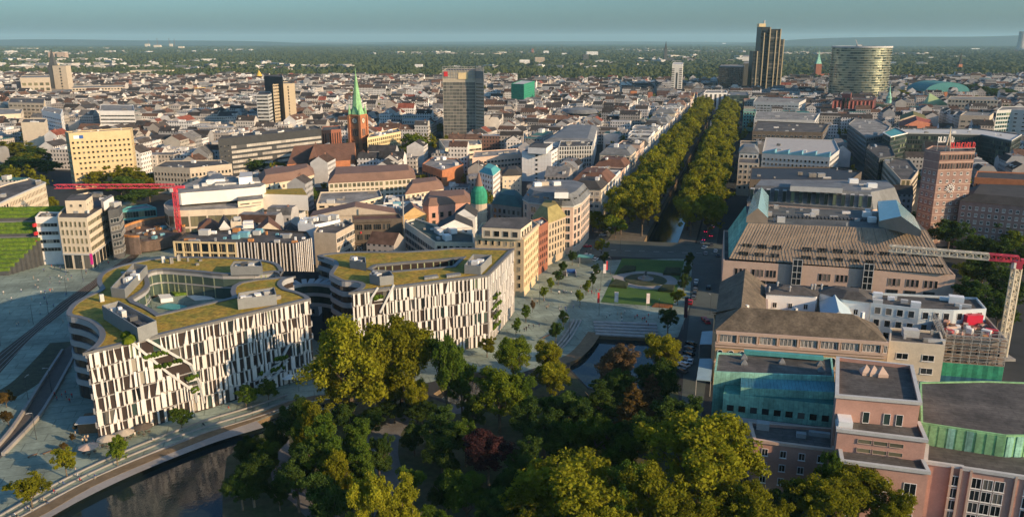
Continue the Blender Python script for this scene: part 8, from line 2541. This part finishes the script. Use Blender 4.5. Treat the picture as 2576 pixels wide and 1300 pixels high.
for t in PT:
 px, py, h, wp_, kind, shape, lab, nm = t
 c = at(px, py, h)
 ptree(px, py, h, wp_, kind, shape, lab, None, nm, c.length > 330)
for px, py, h, wp_, kind, lab in [(68, 1198, 8, 78, 'olive', 'small green tree at the bottom left by the promenade steps'), (157, 1128, 8, 54, 'olive', 'small green tree near the white ramp wall'), (286, 1100, 8, 52, 'bright', 'small bright green tree by the promenade steps left'), (452, 1028, 6.5, 52, 'green', 'small tree before the middle of the slatted front'), (615, 974, 6.5, 56, 'green', 'small dark tree by the second gash of the slatted front, left one'), (672, 960, 6.5, 56, 'green', 'small dark tree by the second gash of the slatted front, right one'),
  (1298, 799, 7, 24, 'green', 'small square tree nearest the curved building'), (1323, 768, 7, 25, 'green', 'small square tree second from the curved building'), (1418, 781, 7, 24, 'dark', 'small square tree above the seating steps'), (1399, 812, 8, 28, 'dark', 'small square tree beside the seating steps'), (1387, 696, 7, 20, 'bright', 'small lit tree at the corner of the yellow house, right'), (1368, 722, 6, 18, 'bright', 'small lit tree at the corner of the yellow house, left'), (1475, 703, 7, 20, 'bright', 'small lit tree at the left of the lawn, rear one'), (1460, 727, 7, 22, 'bright', 'small lit tree at the left of the lawn, front one'), (1707, 726, 7, 36, 'yellow', 'small round yellow tree at the right corner of the lawn'), (1340, 755, 5, 12, 'brown', 'small brownish tree by the yellow corner house'),
  (1418, 655, 7, 22, 'dark', 'shaded small tree on the square, first from the avenue'), (1405, 680, 7, 22, 'dark', 'shaded small tree on the square, second from the avenue'), (1440, 632, 7, 22, 'dark', 'shaded small tree on the square, third near the crossing'), (1500, 665, 7, 18, 'dark', 'shaded small tree left of the lawn, rear one'), (1492, 688, 7, 18, 'dark', 'shaded small tree left of the lawn, middle one'), (1520, 632, 7, 22, 'dark', 'shaded small tree near the crossing'), (1727, 660, 9, 24, 'dark', 'shaded tree right of the lawn, rear one'), (1722, 690, 9, 26, 'dark', 'shaded tree right of the lawn, middle one'), (1733, 635, 8, 26, 'dark', 'shaded tree at the crossing right of the canal'),
  (190, 1062, 3, 14, 'bronze', 'small orange shrub left of the slatted front, rear one'), (180, 1090, 3, 14, 'bronze', 'small orange shrub left of the slatted front, middle one'), (160, 1110, 3, 20, 'bronze', 'small orange shrub left of the slatted front, front one'), (10, 985, 5, 40, 'bronze', 'pale thin tree in the planting left of the ramp, upper one'), (15, 1030, 5, 30, 'bronze', 'pale thin tree in the planting left of the ramp, lower one')]:
 ptree(px, py, h, wp_ * 1.15, kind, 'round', lab, None, 'small_tree', True)
for k in range(9):
 pass
for row, (a, hh, lab) in enumerate([(15.5, 23, 'in the outer row left of the canal'), (26, 25, 'on the left bank of the canal'), (52, 25, 'on the right bank of the canal'), (62, 22.5, 'in the outer row right of the canal')]):
 b_ = 14.0 if row < 2 else 22.0
 k = 0
 while b_ < 790:
  x, y = ko(a + rnd.uniform(-1.5, 1.5), b_)
  h = hh * rnd.uniform(.86, 1.14)
  tree(x, y, h, rnd.uniform(19, 24), rnd.choice(['olive', 'yellow', 'yellow']), rnd.choice(['round', 'wide']), NUM[k] + ' plane tree from the crossing ' + lab, 'plane trees of the avenue', 'plane_tree', b_ > 60 or True)
  b_ += rnd.uniform(11.5, 15); k += 1
b_ = 8.0
while b_ < 420:
 x, y = ko(6.5, b_)
 tree(x, y, rnd.uniform(9, 13), rnd.uniform(7, 10), 'green' if b_ > 30 else 'bright', 'round', NUM[int(b_ / 15)] + ' street tree from the crossing close to the left house fronts of the avenue', 'street trees of the avenue', 'street_tree', True)
 b_ += rnd.uniform(13, 18)
sp_ = [t for t in tree_spots if occ_free([(t[0], t[1])]) and cam_see(t[0], t[1])]
g = np.random.default_rng(5)
Vs = []
cm = [np.array([v.co[:] for v in crown_mesh('tmp', 90 + k, 'round', 70, .085).vertices]) for k in range(4)]
for m in [m for m in bpy.data.meshes if m.name.startswith('tmp')]:
 bpy.data.meshes.remove(m)
for x, y, h in sp_:
 c = cm[r5.randrange(4)]; wd = h * r5.uniform(.7, 1.0); a = r5.uniform(0, 6.28)
 rot = np.stack([c[:, 0] * math.cos(a) - c[:, 1] * math.sin(a), c[:, 0] * math.sin(a) + c[:, 1] * math.cos(a), c[:, 2]], 1)
 Vs.append(rot * np.array([wd, wd, h]) + np.array([x, y, 0]))
V = np.concatenate(Vs)
me = bpy.data.meshes.new('city_trees'); me.from_pydata(V.tolist(), [], np.arange(len(V)).reshape(-1, 4).tolist()); me.materials.append(LEAF['olive'])
tag(link('city_trees', me), 'loose trees in the streets and yards between the row houses', None, None, 'stuff')

# ================================================================== PEOPLE, CARS, STREET FURNITURE
def person_mesh(pose):
 me = bpy.data.meshes.new('body')
 if pose == 'sit':
  V = [(0, 0, .50), (0, .02, .78), (0, .03, 1.02), (0, .02, 1.14), (0, 0, 1.30), (.10, 0, .48), (.13, -.40, .50), (.13, -.44, .08), (-.10, 0, .48), (-.13, -.40, .50), (-.13, -.44, .08), (.20, .03, 1.0), (.25, -.06, .76), (.18, -.28, .62), (-.20, .03, 1.0), (-.25, -.06, .76), (-.18, -.28, .62), (.13, -.56, .04), (-.13, -.56, .04)]
 else:
  s = .22 if pose == 'walk' else .04
  V = [(0, 0, .95), (0, 0, 1.2), (0, 0, 1.42), (0, 0, 1.52), (0, -.01, 1.66), (.10, 0, .90), (.11, -s * .5, .50), (.11, -s * .9 + .05, .08), (-.10, 0, .90), (-.11, s * .4, .50), (-.11, s, .10), (.20, 0, 1.40), (.26, s * .4, 1.12), (.27, s * .3 - .05, .86), (-.20, 0, 1.40), (-.26, -s * .4, 1.12), (-.27, -s * .6 - .05, .86), (.11, -s * .9 - .10, .04), (-.11, s - .12, .05)]
 E_ = [(0, 1), (1, 2), (2, 3), (3, 4), (0, 5), (5, 6), (6, 7), (0, 8), (8, 9), (9, 10), (2, 11), (11, 12), (12, 13), (2, 14), (14, 15), (15, 16), (7, 17), (10, 18)]
 RA = [.15, .145, .16, .06, .115, .10, .075, .05, .10, .075, .05, .075, .05, .04, .075, .05, .04, .05, .05]
 me.from_pydata(V, E_, [])
 o = bpy.data.objects.new('body', me); COL.objects.link(o)
 o.modifiers.new('skin', 'SKIN'); sub_ = o.modifiers.new('sub', 'SUBSURF'); sub_.levels = 1
 for i, sv in enumerate(me.skin_vertices[0].data):
  sv.radius = (RA[i], RA[i]); sv.use_root = i == 0
 m2 = bpy.data.meshes.new_from_object(o.evaluated_get(bpy.context.evaluated_depsgraph_get()))
 bpy.data.objects.remove(o)
 return m2
SHIRT = {'white': (.65, .63, .6), 'dark': (.03, .032, .04), 'red': (.45, .05, .05), 'blue': (.06, .10, .25), 'grey': (.25, .25, .26), 'beige': (.42, .34, .24)}
TROU = {'dark': (.025, .027, .035), 'blue': (.07, .10, .18), 'beige': (.32, .27, .2)}
HAIRM = mat('hair', (.05, .03, .02), var=.2)
PB = {p: person_mesh(p) for p in ('walk', 'stand', 'sit')}
PM = {}
def pmesh(pose, sh, tr):
 k = (pose, sh, tr)
 if k not in PM:
  me = PB[pose].copy(); me.name = 'body'
  me.materials.clear()
  for m in (mat('shirt_' + sh, SHIRT[sh], var=.1), mat('trousers_' + tr, TROU[tr], var=.1), SKIN, HAIRM):
   me.materials.append(m)
  hd = 1.22 if pose == 'sit' else 1.57
  wst = .62 if pose == 'sit' else .95
  for f in me.polygons:
   z, c = f.center.z, f.center
   f.material_index = (3 if z > hd + .07 or c.y > .03 else 2) if z > hd - .07 else 0 if z > wst and not (pose != 'sit' and abs(c.x) > .22 and z < 1.0) else (2 if abs(c.x) > .225 else 1)
  PM[k] = me
 return PM[k]
pl = []
npers = 0
def person(px, py, pose, sh, tr, lab, z=0.0, rz=None):
 c = at(px, py, z)
 o = link('person', pmesh(pose, sh, tr), None, c, (0, 0, rnd.uniform(0, 6.28) if rz is None else rz))
 tag(o, lab, 'person', 'people on the square and promenade')
places = [((1418, 735), 'on the lit strip of the square'), ((1490, 740), 'on the square left of the lawn'), ((1350, 770), 'on the square before the yellow corner house'), ((1325, 830), 'on the square before the far curved building'), ((1420, 780), 'near the seating steps'), ((1560, 800), 'on the paving above the stone steps'), ((1620, 805), 'on the stone steps'), ((1440, 655), 'on the shaded square by the avenue'), ((1480, 640), 'near the crossing'), ((210, 690), 'on the shaded square at left'), ((110, 720), 'on the square before the hedged building'), ((165, 1000), 'near the ramp'), ((240, 1125), 'at the cafe tables'), ((350, 1085), 'beside the slatted front'), ((130, 760), 'by the tram tracks'), ((60, 800), 'left of the tram tracks'), ((230, 660), 'before the cream corner office'), ((180, 700), 'between the tram tracks and the cream corner office'), ((70, 760), 'in the middle of the shaded left square'), ((150, 690), 'before the green hedged building'), ((215, 1110), 'near the kiosk'), ((300, 1095), 'at the foot of the slatted front'), ((1400, 690), 'on the shaded square by the yellow corner house')]
cl = [(a, b) for a in SHIRT for b in TROU]
for i in range(150):
 (px, py), pn = places[i % len(places)]
 sh, tr = cl[(i * 7 + i // 17) % len(cl)]
 pose = 'walk' if i % 3 else 'stand'
 lab = f"person {'walking' if pose == 'walk' else 'standing'} {pn} in {sh} top and {tr} trousers"
 if len(lab.split()) > 16:
  lab = lab.replace(f' and {tr} trousers', '')
 k_ = 2.0 if px < 260 and py < 850 else 1
 person(px + rnd.gauss(0, 17) * k_, py + rnd.gauss(0, 7) * k_, pose, sh, tr, lab)
for i, (px, py) in enumerate([(124, 1232), (136, 1240), (140, 1245), (110, 1262), (118, 1268), (70, 1283), (78, 1287), (195, 1200), (202, 1212), (240, 1205), (190, 1185), (512, 1072), (575, 1030), (690, 985), (38, 1300), (44, 1304), (160, 1220), (305, 1145), (385, 1110)]):
 sh, tr = cl[(i * 5 + 2) % len(cl)]
 if i == 9:
  person(px, py, 'walk', sh, tr, f'person walking alone on the pond promenade in {sh} top and {tr} trousers')
 else:
  person(px, py, 'sit', sh, tr, f'person sitting on the promenade steps in {sh} top and {tr} trousers, ' if False else f"person sitting on the {'lit lower' if i < 9 else 'shaded upper'} promenade steps in {sh} top and {tr} trousers", .35, 2.6)

def car_meshes():
 prof = [(-2.15, .35), (-2.2, .75), (-1.95, .92), (-1.1, 1.0), (1.45, 1.0), (2.1, .92), (2.2, .6), (2.15, .35)]
 def loft(secs, hw):
  b = MB(); n = len(secs)
  k = 0
  b.v = [(x, -hw, z) for x, z in secs] + [(x, hw, z) for x, z in secs]
  for i in range(n):
   j = (i + 1) % n
   b.f.append([i, j, n + j, n + i][::-1]); b.m.append(0)
  b.f.append(list(range(n))[::-1]); b.f.append(list(range(n, 2 * n))); b.m += [0, 0]
  return b
 body = loft(prof, .88)
 cab = MB()
 lo_ = [(-1.9, -.82, .98), (.95, -.82, .98), (.95, .82, .98), (-1.9, .82, .98)]; hi_ = [(-1.45, -.66, 1.45), (.25, -.66, 1.45), (.25, .66, 1.45), (-1.45, .66, 1.45)]
 for i in range(4):
  j = (i + 1) % 4; cab.face([lo_[i], lo_[j], hi_[j], hi_[i]])
 roof = MB(); roof.prism([(x, y) for x, y, z in hi_], 1.44, 1.5, 0)
 wh = MB(); wh.lathe((0, 0, -.12), [(.33, 0), (.33, .24)], 12)
 res = {}
 for n_, b in (('body', body), ('window_glass', cab), ('roof', roof), ('wheel', wh)):
  me = bpy.data.meshes.new(n_); me.from_pydata(b.v, [], b.f); res[n_] = me
  me.materials.append({'body': DG, 'window_glass': MATS['glass_dark'], 'roof': DG, 'wheel': ANT}[n_])
 return res
CARM = car_meshes()
PAINT = {'white': WHITEG, 'black': mat('paint_black', (.015, .016, .018), rough=.25, var=.05), 'silver': mat('paint_silver', (.35, .36, .37), rough=.3, var=.05), 'red': mat('paint_red', (.42, .02, .03), rough=.3, var=.05), 'blue': mat('paint_blue', (.03, .06, .16), rough=.3, var=.05), 'grey': mat('paint_grey', (.10, .105, .11), rough=.3, var=.05)}
TAIL = bpy.data.materials.new('tail_lamp'); TAIL.use_nodes = True
TAIL.node_tree.nodes['Principled BSDF'].inputs['Base Color'].default_value = (.5, .01, .03, 1); TAIL.node_tree.nodes['Principled BSDF'].inputs['Emission Color'].default_value = (1, .02, .10, 1); TAIL.node_tree.nodes['Principled BSDF'].inputs['Emission Strength'].default_value = 2.5
tb_ = MB(); tb_.box((0, 0, 0), (.08, .36, .2)); TLM = bpy.data.meshes.new('tail_light'); TLM.from_pydata(tb_.v, [], tb_.f); TLM.materials.append(TAIL)
def car(x, y, rz, col, lab, z=.04, group='cars on the street beside the square', lit=False, sc_=1.0):
 r = thing('car', lab, 'car', (x, y, z), rz, group)
 for n_ in ('body', 'window_glass', 'roof'):
  o = link(n_, CARM[n_], r, None, None, (sc_, sc_, sc_ if sc_ == 1 else 1.25))
  if n_ != 'window_glass':
   o.material_slots[0].link = 'OBJECT'; o.material_slots[0].material = PAINT[col]
 for sx_, sy_ in ((-1.35, -.88), (-1.35, .88), (1.35, -.88), (1.35, .88)):
  link('wheel', CARM['wheel'], r, (sx_ * sc_, sy_ * sc_, .33), (R(90), 0, 0))
 for sy_ in (-.6, .6):
  if lit:
   link('tail_light', TLM, r, (-2.2 * sc_, sy_, .72))
 return r
kd = math.pi / 2 - U16
for i, (px, py, col, lab) in enumerate([(1751, 710, 'white', 'white car in the parked row right of the lawn, farthest'), (1750, 721, 'black', 'black car in the parked row right of the lawn, second'), (1749, 731, 'grey', 'grey car in the parked row right of the lawn, third'), (1747, 741, 'black', 'black car in the parked row right of the lawn, fourth'), (1745, 751, 'grey', 'dark grey car in the parked row right of the lawn, nearest'), (1782, 726, 'black', 'black car driving alone on the street right of the lawn'), (1738, 1008 - 140, 'black', 'black car parked slanting by the yellow tree, first'), (1735, 880, 'grey', 'grey car parked slanting by the yellow tree, second'), (1733, 893, 'black', 'black car parked slanting by the yellow tree, third'), (1728, 905, 'silver', 'silver car parked slanting by the yellow tree, fourth'), (1720, 920, 'white', 'white car parked slanting by the yellow tree, fifth'), (1716, 935, 'grey', 'grey car parked slanting by the yellow tree, last'), (1778, 812, 'red', 'red car turning on the street before the old ochre building'), (1772, 806, 'red', 'second red car behind the turning red car'), (1736, 912, 'white', 'white car driving on the street beside the theatre')]):
 c = at(px, py)
 car(c.x, c.y, kd + (.9 if 6 <= i <= 11 else .3 if i in (12, 13) else 0), col, lab)
c = at(1735, 764); car(c.x, c.y, kd, 'red', 'red van at the corner of the lawn beside the street', sc_=1.25)
for i, (px, py, col) in enumerate([(1478, 622, 'red'), (1480 - 2, 645, 'white'), (1517, 594, 'silver'), (1772, 625, 'white'), (1775, 640, 'silver'), (1790, 618, 'grey'), (1800, 634, 'white'), (1765, 612, 'silver'), (1806, 645, 'grey'), (1498, 655, 'white'), (1500, 687, 'white')]):
 c = at(px, py); car(c.x, c.y, kd + rnd.uniform(-.3, .3) if i > 2 else 0.1, col, f"{col} car at the avenue crossing, {['left, before the rounded corner house', 'left, near the square', 'left, under the trees', 'right, first lane rear', 'right, first lane front', 'right, far lane rear', 'right, far lane front', 'right, under the trees', 'right, nearest the tan ribbed store', 'beside the shaded small trees', 'parked left of the lawn'][i]}", group='cars at the crossing')
for i in range(24):
 x, y = ko(61 + (i % 2) * 3.4, 12 + i * 11 + rnd.uniform(-2, 2))
 car(x, y, kd, rnd.choice(['black', 'grey', 'silver', 'white', 'blue']), NUM[i] + ' car with red tail lights in the queue on the right roadway of the avenue', .05, 'cars queuing on the avenue', True)
for i in range(10):
 x, y = ko(7.5, 10 + i * 9 + rnd.uniform(-2, 2)); col = rnd.choice(['black', 'grey', 'silver', 'white'])
 car(x, y, kd, col, f'{col} car, {NUM[i]} of those parked in shade on the left roadway of the avenue', .05, 'cars parked on the left roadway of the avenue')

def lamp_proto():
 b = MB(); b.lathe((0, 0, 0), [(.12, 0), (.08, 1), (.06, 8)], 6); p_ = bpy.data.meshes.new('post'); p_.from_pydata(b.v, [], b.f); p_.materials.append(DARKS)
 b = MB(); b.beam((0, 0, 7.9), (1.1, 0, 8.2), .05); b.box((1.2, 0, 8.2), (.7, .22, .14)); h_ = bpy.data.meshes.new('lamp_head'); h_.from_pydata(b.v, [], b.f); h_.materials.append(STEEL)
 return p_, h_
LP_ = lamp_proto()
for px, py, lab in [(1507, 792, 'tall lamp post on the square left above the stone steps'), (1657, 800, 'tall lamp post on the square right above the stone steps'), (1432, 850, 'tall lamp post beside the seating steps'), (1357, 766, 'tall lamp post on the square before the yellow corner house'), (1511, 730, 'lamp post at the left edge of the lawn'), (1536, 690, 'lamp post behind the left edge of the lawn'), (1786, 790, 'lamp post on the street beside the old ochre building'), (122, 790, 'lamp post between the tram tracks and the hedged building'), (84, 815, 'second lamp post by the tram tracks'), (168, 740, 'lamp post beyond the tram tracks'), (2, 870, 'lamp post at the left edge by the tracks'), (490, 1048, 'lamp post before the middle of the slatted front'), (72, 1010, 'lamp post left of the ramp'), (92, 1105, 'lamp post at the right parapet of the ramp'), (208, 700, 'lamp post on the shaded square before the cream corner office'), (1560, 640, 'lamp post at the crossing left of the canal'), (1495, 620, 'lamp post before the rounded corner house'), (130, 985, 'lamp post beside the upper ramp')]:
 c = at(px, py); r = thing('lamp_post', lab, 'street lamp', c, rnd.uniform(0, 6.28), 'lamp posts')
 link('post', LP_[0], r); link('lamp_head', LP_[1], r)
c = at(1018, 640, 0)
b = MB(); b.lathe((c.x, c.y, 0), [(.45, 0), (.35, 30)], 8); tag(b.build('mast', STEEL), 'tall slim steel mast right of the dark stone store', 'mast')
def flag(px, py, m, lab, hgt=5.5, wd=.9):
 c = at(px, py); r = thing('banner_flag', lab, 'flag', c, 0, 'banner flags on the square')
 b = MB(); b.lathe((c.x, c.y, 0), [(.06, 0), (.05, hgt)], 6); b.build('pole', STEEL, r)
 b = MB(); n = 5
 for i in range(n):
  z0, z1 = hgt * (.35 + .62 * i / n), hgt * (.35 + .62 * (i + 1) / n); w0, w1 = .08 * math.sin(i * 1.3), .08 * math.sin((i + 1) * 1.3)
  b.face([(c.x + .06, c.y, z0), (c.x + wd + .06, c.y + w0, z0), (c.x + wd + .06, c.y + w1, z1), (c.x + .06, c.y, z1)])
 b.build('cloth', m, r)
WR = mat('flag_white_red', (.7, .62, .6), var=.05)
flag(1545, 774, WR, 'white banner flag at the front of the lawn, left one', 7, 1.5); flag(1625, 778, WR, 'white banner flag at the front of the lawn, right one', 7, 1.3); flag(1502, 776, RED, 'red and white banner flag left of the lawn corner', 7, .8); flag(1517, 700, WR, 'white banner flag beside the lawn, left rear', 7, 1.2); flag(1524, 692, RED, 'red banner flag beside the lawn, left rear', 7, .7)
flag(1718, 828, mat('flag_dark', (.10, .04, .05), var=.2), 'dark and red flag on a tall pole beside the street', 13, 1.3)
for px, py, lab, m in [(313, 1085, 'beige cafe parasol at the corner of the slatted front, right one', BE), (268, 1100, 'beige cafe parasol at the corner of the slatted front, middle one', BE), (222, 1120, 'peach cafe parasol near the small trees', PL), (360, 1070, 'dark cafe parasol beside the slatted front', DB), (725, 945, 'pale parasol by the right end of the slatted front, left one', WH), (752, 938, 'pale parasol by the right end of the slatted front, right one', WH)]:
 c = at(px, py, 2.6); r = thing('parasol', lab, 'parasol', (c.x, c.y, 0), 0, 'cafe parasols')
 b = MB(); b.lathe((c.x, c.y, 0), [(.05, 0), (.04, 2.6)], 6); b.build('pole', STEEL, r)
 b = MB(); b.lathe((c.x, c.y, 2.3), [(2.6, 0), (1.3, .5), (.05, .95)], 8); b.build('canopy', m, r)
 for k in range(4):
  a = k * 1.57 + .4; b = MB(); b.lathe((c.x + 1.3 * math.cos(a), c.y + 1.3 * math.sin(a), 0), [(.1, 0), (.1, .7), (.5, .72), (.5, .76)], 8)
  tag(b.build('cafe_table', DB), 'small round table under the ' + lab.replace('slatted front, ', 'front, '), 'table', 'cafe tables')
kx = at(232, 1075, 0)
r = thing('kiosk', 'small kiosk with slatted pale roof at the left corner of the slatted front', 'kiosk', kx)
b = MB(); b.box((kx.x, kx.y, 1.5), (5, 7, 3), .2); b.build('wall', WOOD, r)
b = MB(); b.box((kx.x, kx.y - 1.5, 3.15), (5.6, 5, .2), .2); b.build('roof', LG, r)
for px, py in ((345, 1060), (1505, 772)):
 pass
for px, py, lab, lx in [(120, 1140, 'dark bench on the square near the ramp', 1), (82, 1148, 'stone bench at the foot of the ramp', 1), (150, 1128, 'bench beside the small green tree', 1), (1380, 845, 'long wooden bench on the square by the seating steps', 3.2)]:
 c = at(px, py); r = thing('bench', lab, 'bench', c, .9)
 for nm, cc, dd, m in (('seat', (0, 0, .42), (2.4 * lx, .5, .08), WOOD), ('leg', (-.9 * lx, 0, .2), (.1, .45, .4), DARKS), ('leg', (.9 * lx, 0, .2), (.1, .45, .4), DARKS)):
  b = MB(); b.box(cc, dd); me = bpy.data.meshes.new(nm); me.from_pydata(b.v, [], b.f); me.materials.append(m); link(nm, me, r)
c = at(1437, 690); r = thing('subway_entrance', 'subway stair entrance with pale side walls and blue back on the shaded square', 'entrance', c)
for dx_ in (-2.2, 2.2):
 b = MB(); b.box((c.x + dx_, c.y, .6), (.4, 6, 1.2)); b.build('side_wall', LG, r)
b = MB(); b.box((c.x, c.y + 2.8, .9), (4, .3, 1.8)); b.build('back_panel', mat('sign_blue', (.03, .10, .32)), r)
c = at(1473, 660); r = thing('pavilion', 'flat teal roofed pavilion on the shaded square', 'pavilion', c)
b = MB(); b.box((c.x, c.y, 3.2), (7.5, 5, .35), -.2); b.build('roof', TEAL, r)
for a in (-3, 3):
 for q in (-2, 2):
  b = MB(); b.beam((c.x + a, c.y + q, 0), (c.x + a, c.y + q, 3.1), .12); b.build('post', STEEL, r)

# ================================================================== HAZE
hz = bpy.data.materials.new('haze_air'); hz.use_nodes = True
t = hz.node_tree; t.nodes.clear()
ov_ = t.nodes.new('ShaderNodeOutputMaterial'); pv = t.nodes.new('ShaderNodeVolumePrincipled')
pv.inputs['Color'].default_value = (.50, .82, .95, 1); pv.inputs['Density'].default_value = 4e-5; pv.inputs['Anisotropy'].default_value = 0.0
t.links.new(pv.outputs[0], ov_.inputs['Volume'])
if True:
 b = MB(); b.box((0, 19500, 165), (60000, 42000, 342)); o = b.build('haze', hz); tag(o, None, None, None, 'stuff')
